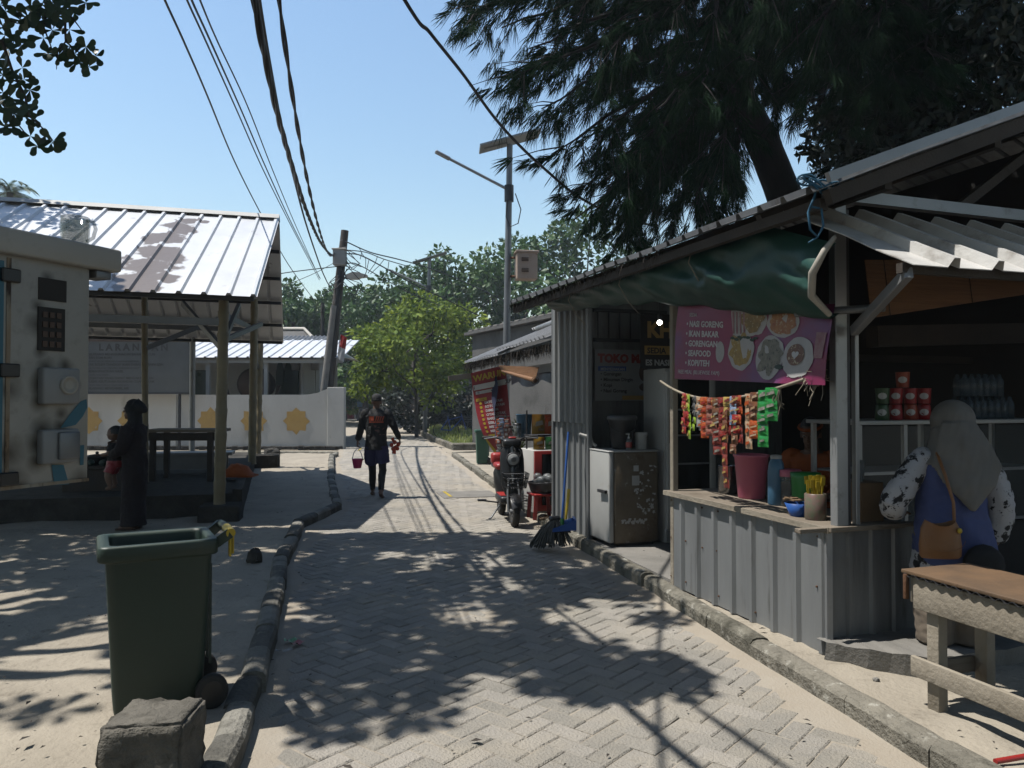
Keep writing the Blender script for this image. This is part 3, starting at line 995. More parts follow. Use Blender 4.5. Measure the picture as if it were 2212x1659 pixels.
# end bay of the porch with an open window frame
wx = P(686, 810, 27.6)
m = MB()
m.box((wx.x - .45, 28, 1.7), (.10, 1.6, 3.2)).box((wx.x + .48, 28.3, 1.7), (.12, .12, 3.2)).box((wx.x, 28.3, 2.85), (1.0, .12, .35)).box((wx.x, 28.3, .9), (1.0, .12, .9))
m.build('end_bay', M['mosque'], mq)
# dome finial above the shelter roof
fz = P(301, 437, 32)
m = MB()
m.lathe([(2.2, -2.6), (2.3, -1.9), (2.0, -1.1), (1.3, -.5), (.5, -.16), (.08, 0), (.05, .05)], 24, Matrix.Translation((fz.x, 36.5, fz.z * 1.0 + .0)))
m.build('dome', M['zinc'], mq)
m = MB()
fb = Vector((fz.x, 36.5, fz.z))
m.tube([fb, fb + Z * .85], [.03, .008], 8)
cr = []
for k in range(13):
    a = R(125) + R(290) * k / 12
    cr.append(fb + Vector((.22 * math.cos(a), 0, .27 + .22 * math.sin(a))))
m.tube(cr, [.01 + .035 * math.sin(math.pi * k / 12) for k in range(13)], 6)
m.build('crescent_finial', M['steel'], mq)
# porch drum
dc = P(554, 836, 27.4)
dr = thing('porch_drum', 'big round dark drum on a wooden cradle in the mosque porch', 'drum', (dc.x, 27.4, 0))
dm = frame(Vector((dc.x, 27.0, dc.z + .1)), X, Z, Vector((0, -1, 0)))
MB().lathe([(.50, -1.0), (.60, -.5), (.56, 0), (.50, .01)], 24, dm).build('body', M['wooddark'], dr)
MB().lathe([(.49, .0), (.49, .03), (.02, .032)], 24, dm).build('drumhead', M['brown'], dr)
m = MB()
for sx in (-1, 1):
    m.bar((dc.x + sx * .95, 26.95, dc.z + .05), (dc.x + sx * .6, 26.95, .9), .12, .1)
    m.bar((dc.x + sx * .6, 26.95, .9), (dc.x + sx * .6, 26.95, 0), .1, .1)
m.bar((dc.x - .7, 26.95, .95), (dc.x + .7, 26.95, .95), .1, .12)
m.build_each('cradle', M['wooddark'], dr)
# small speaker under the porch
sp = P(640, 777, 28.9)
MB().box((sp.x, MY - .12, sp.z - .1), (.3, .22, .6), 0, .02).build('wall_speaker', M['ltgrey'], label='small grey loudspeaker fixed high on the mosque wall above the arched windows', cat='speaker')

# ---- near power cabinet with sockets, seen at a grazing angle
c0, c1 = Vector((-1.313, 1.97, 0)), Vector((-1.214, 2.205, 0))
du = (c1 - c0).normalized()
dn = Vector((du.y, -du.x, 0))            # face normal, towards the lane
zb, ztp = P(0, 1058, 1.97).z, P(0, 512, 1.97).z
A0 = c1 - du * .74
pw = thing('power_cabinet', 'rusty white steel power cabinet with two sockets and a meter panel', 'power cabinet', ((A0.x + c1.x) / 2 - .15, (A0.y + c1.y) / 2, 0))
def CB(t, n_, z):                        # t: metres back along the face from its right edge, n: out of the face
    return c1 - du * t + dn * n_ + Z * z
def face_box(mb_, t0, t1, z0, z1, d0, d1, bev=0.0, mi=0):
    c = CB((t0 + t1) / 2, (d0 + d1) / 2, (z0 + z1) / 2)
    mb_.box((0, 0, 0), (abs(t1 - t0), d1 - d0, z1 - z0), 0, bev, mi, frame(c, du, -dn, Z), 2)
def spot_at(px, py, r_):
    k_ = (px - 1106) / FPX
    t_ = (c1.x - k_ * c1.y) / (du.x - k_ * du.y)
    q_ = c1 - du * t_
    q_.z = P(px, py, q_.y).z
    q_ = q_ - Vector(pw.location)
    return (q_.x, q_.y, q_.z, r_)
grime = [spot_at(*a_) for a_ in ((98, 792, .016), (88, 830, .02), (84, 870, .016), (140, 790, .014), (160, 830, .012), (92, 925, .02), (80, 960, .022), (78, 1000, .018), (130, 920, .014), (86, 760, .012), (76, 700, .02), (78, 660, .012), (100, 600, .012), (133, 894, .012), (20, 980, .03), (20, 1045, .035), (45, 1052, .02), (176, 1040, .022), (18, 840, .022))]
M['boxpaint2'] = mat('cabinet_paint_grimy', (.56, .535, .48), (.46, .435, .38), 3, .5, bump=.08, bsc=40, dirt=((.34, .20, .09), 9, .66, .82), dirt2=((.36, .33, .28), 24, .55, .8), spots=((.09, .075, .055), grime, 34))
m = MB(); face_box(m, 0, .74, zb, ztp - .02, -.34, 0, .006); m.build('body', M['boxpaint2'], pw)
m = MB()
rz0, rz1 = ztp - .055, ztp + .012
def slant(t, n_, z):
    return CB(t, n_, z - .0)
m = MB(); face_box(m, -.085, .80, rz0 + .012, rz1 + .012, -.40, .028, .008); m.build('roof', M['boxpaint'], pw)
m = MB(); face_box(m, -.06, -.012, rz0 - .012, rz0 + .010, -.05, .012, .002); m.build('roof_clip', M['steel'], pw)
tt_ = lambda px: (c1 - P(px, 860, 1)).length
def t_at(px):                            # distance back along the face for an image column
    k = (px - 1106) / FPX
    # (c1 - du t).x = k (c1 - du t).y
    return (c1.x - k * c1.y) / (du.x - k * du.y)
def z_at(px, py):
    t = t_at(px)
    return P(px, py, (c1 - du * t).y).z
m = MB(); face_box(m, t_at(140), t_at(80), z_at(110, 650), z_at(110, 603), -.01, .003); m.build('meter_window', M['shade'], pw)
m = MB(); face_box(m, t_at(137), t_at(79), z_at(108, 758), z_at(108, 665), -.01, .004, 0, 0); m.build('keypad_panel', M['shade'], pw)
m = MB()
for i in range(4):
    for j in range(3):
        ta, tb2 = t_at(88 + j * 15), t_at(98 + j * 15)
        za = z_at(108, 675 + i * 21); zc = z_at(108, 687 + i * 21)
        face_box(m, tb2, ta, zc, za, .004, .0065)
m.build_each('keypad_key', M['brown'], pw)
for i, (ya, yb) in enumerate(((795, 873), (927, 1000))):
    m = MB(); face_box(m, t_at(160), t_at(80), z_at(120, yb), z_at(120, ya), -.002, .026, .006)
    so = m.build('socket', M['ltgrey'], pw)
    m = MB()
    cc = CB((t_at(150) + t_at(118)) / 2, .026, z_at(135, (ya + yb) / 2 - 2))
    fm_ = frame(cc, du, Z, dn)
    if i == 0:
        m.lathe([(.026, -.002), (.026, .006), (.020, .0065), (.018, .002), (.008, .002)], 20, fm_)
        m.build('outlet_ring', M['cream'], so)
    else:
        m.box((0, 0, .004), (.062, .075, .012), 0, .004, 0, fm_, 2)
        m.build('socket_cover', M['steel'], so)
m = MB()
for py in (595, 800, 1035):
    cc = CB(t_at(17), .004, z_at(17, py))
    m.box((0, 0, 0), (.05, .018, .035), 0, .003, 0, frame(cc, du, -dn, Z))
m.build_each('hinge', M['black'], pw)
# teal sticker shapes: an arc that crosses the face corner
m = MB()
arc = []
for (px, py) in ((130, 925), (150, 895), (172, 868), (186, 862), (188, 880), (178, 900), (163, 918)):
    t = t_at(px)
    arc.append(CB(t, .0022, z_at(px, py)))
m.add(arc, [tuple(range(len(arc)))])
m.add([CB(t_at(px), .0022, z_at(px, py)) for px, py in ((112, 1004), (138, 1004), (150, 1046), (118, 1048))], [(0, 1, 2, 3)])
m.add([CB(t_at(px), .0022, z_at(px, py)) for px, py in ((173, 962), (182, 961), (181, 1004), (173, 1005))], [(0, 1, 2, 3)])
m.build_each('teal_decal', M['teal'], pw)
m = MB(); face_box(m, t_at(5), .739, zb + .01, ztp - .06, -.001, .0016); m.build('side_panel', M['teal'], pw)
m = MB()
for t0, t1, za, zc in ((t_at(20), t_at(11), zb + .02, ztp - .05), (0.0, t_at(0), zb - .003, zb + .006)):
    face_box(m, t0, t1, za, zc, -.001, .003)
m.build_each('rusty_seam', M['rustpaint'], pw)
m = MB().tube([CB(.5, -.17, 0), CB(.5, -.17, zb)], .05, 10)
m.build('stand_pole', M['steel'], pw)
# glass mug on the cabinet roof
mg = CB(t_at(165) + .0, -.10, rz1 + .013)
mg = P(162, 530, 2.22); mg.z = rz1 + .0125
gt = thing('glass_mug', 'dimpled clear glass mug with a handle on the power cabinet roof', 'mug', mg)
m = MB()
n_ = 24
rings = []
for zz, r in ((0, .030), (.004, .034), (.03, .0375), (.06, .0385), (.085, .038), (.086, .0365), (.06, .0355), (.012, .032), (.010, .004)):
    rings.append([Vector((mg.x + (r + (.0012 * math.cos(6 * a + zz * 160) if .01 < zz < .08 and r > .036 else 0)) * math.cos(a), mg.y + r * math.sin(a), mg.z + zz)) for a in [2 * math.pi * k / n_ for k in range(n_)]])
m.loft(rings)
m.build('body', M['glass'], gt)
MB().tube([(mg.x + .036, mg.y - .004, mg.z + .074), (mg.x + .056, mg.y - .006, mg.z + .07), (mg.x + .063, mg.y - .006, mg.z + .05), (mg.x + .056, mg.y - .006, mg.z + .024), (mg.x + .037, mg.y - .004, mg.z + .014)], .0055, 8).build('handle', M['glass'], gt)

# ---- wheeled bins
def wheelie_bin(loc, ang, label, m_, s=1.0, tagm='yellow', kx=.93, ky=.88):
    # local frame: +x from front to hinge side; built in place
    t = thing('wheeled_bin', label, 'bin', loc, ang)
    T = wm(t) @ Matrix.Diagonal((s * kx, s * ky, s * 1.02, 1))
    def ringq(x0_, x1_, y_, z, r=.045, n=5):
        pts = []
        for (cx_, cy_, a0) in ((x1_ - r, y_ - r, 0), (x0_ + r, y_ - r, 90), (x0_ + r, -y_ + r, 180), (x1_ - r, -y_ + r, 270)):
            for k in range(n):
                a = R(a0 + 90 * k / (n - 1))
                pts.append(T @ Vector((cx_ + r * math.cos(a), cy_ + r * math.sin(a), z)))
        return pts
    b = MB()
    R_ = [(-.22, .20, .185, .03), (-.225, .21, .19, .06), (-.265, .25, .222, .752), (-.268, .252, .224, .760), (-.298, .272, .244, .764), (-.305, .278, .25, .772), (-.303, .277, .249, .828), (-.298, .272, .245, .838), (-.25, .235, .206, .838), (-.245, .23, .20, .82), (-.235, .22, .195, .6), (-.2, .19, .17, .06)]
    b.loft([ringq(a, c, d, z) for a, c, d, z in R_], 0, True, True)
    b.build('body', m_, t)
    h = MB()
    for sy in (-1, 1):
        h.bar(T @ Vector((.26, sy * .17, .80)), T @ Vector((.345, sy * .19, .855)), .03 * s, .05 * s)
    h.build_each('hinge_arm', m_, t)
    h = MB().tube([T @ Vector((.345, -.20, .855)), T @ Vector((.345, -.05, .862)), T @ Vector((.345, .05, .862)), T @ Vector((.345, .20, .855))], .021 * s, 12)
    h.build('handle', m_, t)
    if tagm:
        h = MB().tube([T @ Vector((.345, -.205, .855)), T @ Vector((.345, -.04, .862))], .0235 * s, 12)
        h.box((.345, -.17, .80), (.012, .045, .13), 0, .003, 0, T).box((.36, -.12, .79), (.012, .045, .10), .4, .003, 0, T)
        h.build('yellow_tape', M[tagm], t)
    for sy in (-1, 1):
        w = MB().lathe([(.02, -.025), (.072, -.024), (.085, -.015), (.085, .015), (.072, .024), (.02, .025)], 24, T @ frame(Vector((.25, sy * .215, .085)), X, Z, Vector((0, -1, 0))))
        wh = w.build('wheel', M['rubber'], t)
        MB().lathe([(.055, -.0265), (.055, .0265)], 12, T @ frame(Vector((.25, sy * .215, .085)), X, Z, Vector((0, -1, 0)))).build('hub', M['black'], wh)
    h = MB()
    for yy in (-.12, 0, .12):
        h.box((.252, yy, .45), (.012, .02, .5), 0, 0, 0, T)
    h.build('back_rib', m_, t)
    return t
bx = P(345, 1210, 3.90)
ba = R(29)
wheelie_bin((bx.x - .03, 3.96, .085), ba, 'large dark green open wheeled bin with yellow tape on its handle', M['bing'], 1.0)
g2 = G(1042, 1003, .1)
wheelie_bin((g2.x, g2.y, .1), R(8), 'small bright green wheeled bin beside the red hanging banner', M['bin2'], .95, None, .62, .7)

# ---- concrete block, stump, litter
bk = P(322, 1545, 3.05)
m = MB()
bm = bmesh.new()
bmesh.ops.create_cube(bm, size=1)
bmesh.ops.bevel(bm, geom=bm.edges[:], offset=.035, segments=2, affect='EDGES')
bmesh.ops.subdivide_edges(bm, edges=bm.edges[:], cuts=9, use_grid_fill=True)
bm.verts.index_update()
T = Matrix.Translation((bk.x, 3.1, .22)) @ rotz(.06)
vs_ = []
for v in bm.verts:
    p = Vector((v.co.x * .31, v.co.y * .28, v.co.z * .36))
    p += p.normalized() * (.014 * noise.noise(p * 8) + .012 * noise.noise(p * 26) + .006 * noise.noise(p * 60))
    vs_.append(T @ p)
m.add(vs_, [[v.index for v in f.verts] for f in bm.faces], 0, True)
bm.free()
m.build('concrete_block', M['block'], label='rough dark concrete block on the sand in front of the dark bin', cat='block')
def rock(c, r, m_, label, cat, name, seed):
    b = MB()
    rings = []
    for i in range(8):
        a = -math.pi / 2 + math.pi * i / 7
        rings.append([Vector(c) + Vector((r[0] * max(.05, math.cos(a)) * math.cos(t), r[1] * max(.05, math.cos(a)) * math.sin(t), r[2] * math.sin(a))) * (1 + .3 * noise.noise(Vector((math.cos(t) * 1.6 + seed, math.sin(t) * 1.6, a * 1.4)))) for t in [2 * math.pi * k / 12 for k in range(12)]])
    b.loft(rings, 0, False)
    b.build(name, m_, label=label, cat=cat)
q = G(549, 1212, .1)
rock((q.x, q.y, .13), (.085, .07, .085), M['concdark'], 'small dark stump sticking out of the sand near the left kerb', 'stump', 'stump', 3)
q = G(588, 982, .1)
rock((q.x, q.y, .16), (.22, .16, .13), M['concdark'], 'broken stone lying at the far corner of the sandy bay', 'stone', 'stone', 7)
def wrapper(px, py, m_, label, a, sz=(.09, .05), z=.02):
    q = G(px, py, z)
    b = MB()
    vs, n_ = [], 5
    for i in range(n_):
        for j in range(3):
            x, y = (i / (n_ - 1) - .5) * sz[0], (j / 2 - .5) * sz[1]
            vs.append((q.x + x * math.cos(a) - y * math.sin(a), q.y + x * math.sin(a) + y * math.cos(a), z + .012 + .012 * math.sin(i * 2.1 + j)))
    fs = [(i * 3 + j, i * 3 + j + 1, i * 3 + j + 4, i * 3 + j + 3) for i in range(n_ - 1) for j in range(2)]
    b.add(vs, fs, 0, True)
    b.build('candy_wrapper', m_, label=label, cat='litter', group='litter on the road')
wrapper(629, 1386, M['green'], 'crumpled green wrapper lying on the pavers near the left kerb', .3)
wrapper(642, 1392, M['red'], 'crumpled red wrapper lying on the pavers beside the green one', .9)
wrapper(616, 1408, M['clear'], 'small clear wrapper lying on the pavers against the left kerb', .2, (.11, .03))
# ================================================================ main stall on the right
RZ0, RZ1, RV, OV, FR, BK = 2.735, 4.06, 2.9, .5, -.6, 4.75   # eave and ridge height, ridge, overhangs, ends
ks = thing('food_stall', 'long food stall of grey profiled sheet with a counter facing the lane', 'stall', K(2.4, 1.5, 0))
m = MB().corr(K(1.86, 0, .105), -KU * 1.86, Z * .745, pitch=.232, hgt=.026, th=.003)
m.build('counter_front', M['zincwall'], ks)
m = MB().corr(K(0, 0.005, .105), KV * .66, Z * .745, pitch=.175, hgt=.02, th=.003)
m.build('counter_side', M['zincold'], ks)
m = MB()
m.box((0, 0, 0), (1.96, .56, .03), 0, .003, 0, frame(K(.90, .24, .868), -KU, -KV, Z))
m.box((0, 0, 0), (.05, 1.0, .026), 0, .003, 0, frame(K(-.03, .26, .866), -KU, -KV, Z))
m.build('counter_top', M['wood'], ks)
m = MB()
m.bar(K(1.9, -.035, .862), K(-.06, -.035, .862), .02, .036)
m.build('counter_edge', M['woodpale'], ks)
m = MB().bar(K(-.01, .0, .1), K(-.01, .0, .86), .035, .035)
m.build('corner_trim', M['alu'], ks)
m = MB()
rr = random.Random(17)
for k in range(9):
    for z_ in (.17, .50, .80):
        s_ = .06 + .232 * k * .96 + rr.uniform(-.03, .03)
        m.box((0, 0, 0), (.012, .012, .012), 0, .003, 0, frame(K(min(s_, 1.84), -.006, z_ + rr.uniform(-.01, .01)), -KU, -KV, Z))
tag(m.build('screw_heads', M['rust'], ks), kind='stuff')
# posts
def cpost(s, v, z0, z1, w, d, mm, name='post', par=ks):
    return MB().box((0, 0, 0), (w, d, z1 - z0), 0, .004, 0, frame(K(s, v, (z0 + z1) / 2), KV, KU, Z)).build(name, M[mm], par)
cpost(-.02, .075, .88, 2.86, .085, .06, 'alu')
cpost(-.01, .135, .88, 2.80, .03, .055, 'steeldark')
cpost(-.02, .20, .875, 2.05, .03, .04, 'alu')
cpost(1.83, .02, .10, 2.78, .05, .05, 'woodpale')
cpost(3.83, .14, .12, 2.86, .05, .06, 'steel')
cpost(4.92, .16, .05, 2.86, .05, .05, 'steel')
# profiled wall, upper and lower sheets
m = MB().corr(K(4.9, .165, .10), -KU * 1.05, Z * 1.30, pitch=.165, hgt=.03, th=.003)
m.build('wall_sheet', M['zincwall'], ks)
m = MB().corr(K(4.9, .135, 1.37), -KU * 1.05, Z * 1.52, pitch=.165, hgt=.03, th=.003)
m.build('wall_sheet', M['zincwall'], ks)
# dark inside walls
m = MB()
m.prism([(.17, .12), (3.08, .12), (3.08, RZ1 - .16), (2.9, RZ1 - .16), (.17, 2.88)], .05, frame(K(4.47, 0, 0), KV, Z, -KU))
m.build('partition', M['zincold'], ks)
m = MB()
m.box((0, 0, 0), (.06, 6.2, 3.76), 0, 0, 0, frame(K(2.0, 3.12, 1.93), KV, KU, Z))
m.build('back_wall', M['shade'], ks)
# roof
m = MB().corr(K(BK, -OV, RZ0), -KU * (BK - FR), KV * (RV + OV) + Z * (RZ1 - RZ0), pitch=.21, hgt=.035, th=.004, nv=6, wob=.012)
m.build('roof_sheet', M['zincold'], ks)
m = MB().corr(K(FR, RV * 2 + OV, RZ0), KU * (BK - FR), -KV * (RV + OV) + Z * (RZ1 - RZ0), pitch=.21, hgt=.035, th=.004, nv=2)
m.build('roof_sheet', M['zincold'], ks)
m = MB()
sl = (RZ1 - RZ0) / (RV + OV)
m.bar(K(FR - .012, -OV, RZ0 + .045), K(FR - .012, RV, RZ1 + .045), .03, .05)
m.build('verge_flashing', M['alu'], ks)
m = MB()
for s_ in (-.55, .02, 1.9, 3.8, 4.6):
    m.bar(K(s_, -OV + .05, RZ0 - .04), K(s_, RV, RZ1 - .055), .05, .08)
for v_ in (0, .8, 1.6, 2.4):
    z_ = RZ0 + sl * (v_ + OV) - .115
    m.bar(K(-.5, v_, z_), K(4.6, v_, z_), .05, .05)
m.build_each('rafter', M['wooddark'], ks)
m = MB()
m.bar(K(-.06, -.05, 2.87), K(-.06, 3.1, 2.84), .06, .07)
m.build_each('tie_beam', M['alu'], ks)
m = MB()
m.bar(K(-.05, 1.0, 2.87), K(-.05, 2.3, 3.75), .05, .06)
m.build('gable_brace', M['wooddark'], ks)
m = MB()
m.bar(K(4.65, -.43, RZ0 - .06), K(-.5, -.43, RZ0 - .06), .05, .06)
m.build('eave_beam', M['wooddark'], ks)
# ragged palm-fibre edge below the eave
m = MB()
r = random.Random(31)
for i in range(900):
    s_ = 1.2 + 3.5 * r.random()
    if r.random() > .25 + .75 * (s_ - 1.2) / 3.5:
        continue
    p = K(s_, -.46 + r.uniform(-.03, .05), RZ0)
    d = Vector((r.uniform(-.4, .4), r.uniform(-.4, .4), -1)).normalized() * r.uniform(.05, .16)
    sd = Vector((r.uniform(-1, 1), r.uniform(-1, 1), 0)).normalized() * .004
    m.add([p - sd, p + sd, p + d], [(0, 1, 2)])
m.build('fibre_fringe', M['fibre'], ks)
# small profiled awning over the open gable side
AW0 = Vector((1.57, 4.43, 2.735))
aw_d = Vector((.40, -.68, -.43))
m = MB()
m.corr(AW0 + aw_d, KV * 2.7, -aw_d, pitch=.29, hgt=.05, kind='rib', th=.005, nv=4, wob=.01)
m.build('awning', M['awning'], ks)
m = MB()
m.bar(AW0 + aw_d * .90 - Z * .05, AW0 + aw_d * .90 - Z * .05 + KV * 2.7, .04, .05)
m.build_each('awning_batten', M['wooddark'], ks)
b0 = P(1845, 715, 4.60)
m = MB().bar(b0, AW0 + aw_d * .93 + KV * .03 - Z * .06, .045, .06, 0, .004)
m.build_each('brace', M['alu'], ks)
# shelf rail deep in the shop
m = MB()
m.bar(K(1.6, .75, 2.0), K(1.6, 3.0, 2.0), .05, .06)
m.bar(K(.9, 1.2, 2.12), K(.9, 3.0, 2.2), .12, .16)
m.build_each('shelf_rail', M['wooddark'], ks)

# rolled bamboo blind under the awning
bl = thing('bamboo_blind', 'orange brown slatted bamboo blind half rolled under the awning', 'blind', K(-.05, 1.4, 2.3))
m = MB()
TL, TR, BL_, BR_ = K(-.03, .27, 2.50), K(-.03, 2.6, 2.62), K(-.05, .30, 2.14), K(-.05, 2.6, 2.50)
n_ = 30
for i in range(n_):
    f = (i + .5) / n_
    a, b = TL.lerp(BL_, f), TR.lerp(BR_, f)
    m.bar(a, b, .006, (TL - BL_).length / n_ * .86)
m.build('slats', M['blind'], bl)
m = MB()
for f in (.06, .35, .66, .93):
    m.tube([TL.lerp(TR, f) - KU * .008, BL_.lerp(BR_, f) - KU * .008], .003, 5)
m.build('cord', M['fibre'], bl)

# rolled green tarpaulin hanging under the eave
tp_ = MB()
ns, nc = 130, 22
vs_ = []
for i in range(ns + 1):
    f = i / ns
    s_ = 4.05 * (1 - f) - .20 * f
    zb_ = lerp_tab([(0, 2.60), (.45, 2.47), (.6, 2.38), (.82, 2.22), (1, 2.10)], f)
    zt_ = lerp_tab([(0, RZ0 + .05), (.86, RZ0 + .02), (1, 2.50)], f) - .02 * math.sin(f * 9)
    sc_ = .6 + .4 * f
    for j in range(nc + 1):
        t = j / nc
        bul = math.sin(math.pi * min(1, t * 1.05)) ** .8 * .12 * sc_
        z_ = zt_ + (zb_ - zt_) * min(1, t * 1.04) + (.04 if t > .97 else 0)
        w_ = .06 * noise.noise(Vector((s_ * 2.1, t * 2.2, 1))) + .05 * noise.noise(Vector((s_ * 3.2 + t * 4, t * 2.4, 4))) + .022 * (1 - abs(noise.noise(Vector((s_ * 6 - t * 5, t * 2, 8)))))
        vs_.append(K(s_ - .22 * f * f * (1 - t), -.27 + .15 * t ** 1.3 - bul * .9 - w_ * (.3 + math.sin(math.pi * t)) * (.45 + .75 * f) + (.06 if t > .97 else 0), z_ + .03 * noise.noise(Vector((s_ * 3, 7, 1))) * t))
fs_ = [(i * (nc + 1) + j, i * (nc + 1) + j + 1, (i + 1) * (nc + 1) + j + 1, (i + 1) * (nc + 1) + j) for i in range(ns) for j in range(nc)]
tp_.add(vs_, fs_, 0, True)
tpo = thing('tarpaulin', 'dark green tarpaulin bundled under the eave above the pink menu banner', 'tarpaulin', K(2, -.1, 2.2))
tp_.build('sheet', M['tarp'], tpo)
m = MB()
m.tube([K(-.44, -.31, 2.52), K(-.44, -.38, 2.44), K(-.37, -.40, 2.33), K(-.29, -.34, 2.22), K(-.27, -.20, 2.12)], [.012, .018, .022, .022, .016], 8)
m.build('hem', M['cream'], tpo)
m = MB().tube([K(.1, -.14, 2.17), K(-.34, .12, 2.165)], .024, 10)
m.build('roller_pole', M['steel'], tpo)
m = MB()
for s_ in (.9, 2.0, 3.1):
    m.tube([K(s_, -.36, 2.74), K(s_, -.40, 2.60), K(s_ - .03, -.33, 2.46), K(s_ - .05, -.24, 2.36)], .004, 5)
m.build_each('tie_cord', M['cord'], tpo)

# pink menu banner
bn = thing('menu_banner', 'pink printed menu banner with pictures of food hung over the counter', 'banner', K(.9, -.06, 1.7))
bTL, bTR, bBL, bBR = K(1.585, -.07, 2.43), K(-.15, -.075, 2.20), K(1.67, -.075, 1.807), K(-.10, -.08, 1.726)
def bpt(fx, fy, out=0.0):
    p = bTL.lerp(bTR, fx).lerp(bBL.lerp(bBR, fx), fy)
    return p - KV * (.016 * math.sin(fx * 9) * fy + .012 * math.sin(fx * 5 + fy * 4) + out)
m = MB()
nx, ny = 40, 12
for k_, o_ in ((0, 0.0), (1, -.003)):
    vs_ = [bpt(i / nx, j / ny, o_) for i in range(nx + 1) for j in range(ny + 1)]
    fs_ = [(i * (ny + 1) + j, i * (ny + 1) + j + 1, (i + 1) * (ny + 1) + j + 1, (i + 1) * (ny + 1) + j) for i in range(nx) for j in range(ny)]
    m.add(vs_, fs_, 0, True)
M['bannerpink'] = mat('pink_banner_print', (.40, .035, .125), (.26, .035, .14), 1.6, .45, dirt=((.16, .10, .34), 1.3, .54, .74), dirt2=((.30, .06, .10), 3, .58, .8))
m.build('cloth', M['bannerpink'], bn)
def on_banner(mb_, W_, H_):
    # lay flat print (x right, y up, metres from the top left corner) on the hanging cloth
    mb_.v = [bpt(x / W_, -y / H_, .003 + z)[:] for x, y, z in mb_.v]
    return mb_
BW, BH = (bTR - bTL).length, (bTL - bBL).length
m = MB()
X1, Y1 = Vector((1, 0, 0)), Vector((0, 1, 0))
m.text('0823-8736', (.42, -.035, 0), X1, Y1, .055)
m.text('SEDIA', (.20, -.125, 0), X1, Y1, .042)
for i, t in enumerate(('NASI GORENG', 'IKAN BAKAR', 'GORENGAN', 'SEAFOOD', 'KOPI/TEH')):
    m.text('• ' + t, (.17, -.205 - .078 * i, 0), X1, Y1, .066, bold=.0022)
m.text('FREE MEAL (BLUEWISE FAM)', (.06, -.585, 0), X1, Y1, .046)
m.text('SUPPORT', (1.42, -.575, 0), X1, Y1, .036)
on_banner(m, BW, BH).build('lettering', M['print'], bn)
def disc_flat(mb_, cx_, cy_, rx, ry, z, seed, mi=0, jag=.05, n=28):
    mb_.add([(cx_ + rx * (1 + jag * noise.noise(Vector((math.cos(a) * 2 + seed, math.sin(a) * 2, seed)))) * math.cos(a), cy_ + ry * (1 + jag * noise.noise(Vector((math.cos(a) * 2 + seed, math.sin(a) * 2, seed)))) * math.sin(a), z) for a in [2 * math.pi * k / n for k in range(n)]], [tuple(range(n))], mi)
m = MB()
pl = [(.98, -.14, .155, .125), (1.30, -.15, .165, .12), (.86, -.38, .15, .16), (1.20, -.43, .16, .175), (1.50, -.42, .15, .16)]
for i, (x, y, a, b) in enumerate(pl):
    disc_flat(m, x, y, a, b, .0005 * i, i, 0, .1)
m.add([(.74, -.07, 0), (.90, -.06, 0), (.92, -.27, 0), (.76, -.28, 0)], [(0, 1, 2, 3)])
disc_flat(m, .615, -.40, .05, .085, 0, 3, 0, .0)
on_banner(m, BW, BH).build_each('plate_picture', mat('plate_print', (.62, .60, .58), (.52, .50, .50), 9, .5), bn)
fcol = [((.46, .26, .07), (.20, .14, .04)), ((.55, .26, .08), (.40, .10, .03)), ((.58, .38, .07), (.34, .20, .05)), ((.16, .15, .11), (.34, .31, .24)), ((.26, .11, .05), (.16, .06, .03))]
for i, (x, y, a, b) in enumerate(pl):
    m = MB()
    fm_ = mat('food_print', fcol[i][0], fcol[i][1], 26, .5, dirt=((.66, .56, .36) if i != 3 else (.05, .05, .04), 40, .56, .62))
    if i == 4:
        disc_flat(m, x - .02, y + .02, .085, .085, .004, 9, 0, .05)
    else:
        disc_flat(m, x, y, a * .80, b * .80, .004, i + 5, 0, .5)
    on_banner(m, BW, BH).build('food_picture', fm_, bn)
m = MB()
for k in range(9):
    disc_flat(m, .76 + .03 * k + .02 * math.sin(k), -.285 - .012 * math.sin(k * 2), .028, .012, .005, k, 0, .3, 8)
disc_flat(m, 1.33, -.50, .05, .02, .006, 2, 0, .4)
on_banner(m, BW, BH).build('herb_picture', M['moss'], bn)
m = MB()
for i, (x, y) in enumerate(((.76, -.07), (.80, -.07), (.84, -.07), (.88, -.07))):
    m.add([(x, y - .01, .004), (x + .018, y - .01, .004), (x + .02, y - .18, .004), (x + .002, y - .18, .004)], [(0, 1, 2, 3)])
m.add([(1.64, -.22, .004), (1.73, -.22, .004), (1.72, -.42, .004), (1.65, -.42, .004)], [(0, 1, 2, 3)])
on_banner(m, BW, BH).build_each('drink_picture', mat('dark_drink_print', (.30, .06, .10), (.45, .28, .28), 14, .5), bn)
m = MB()
pts = []
for k in range(24):
    t = 2 * math.pi * k / 24
    pts.append((1.48 + .0022 * 16 * math.sin(t) ** 3, -.40 + .0022 * (13 * math.cos(t) - 5 * math.cos(2 * t) - 2 * math.cos(3 * t) - math.cos(4 * t)), .006))
m.add(pts, [tuple(range(24))])
on_banner(m, BW, BH).build('heart_mark', M['print'], bn)

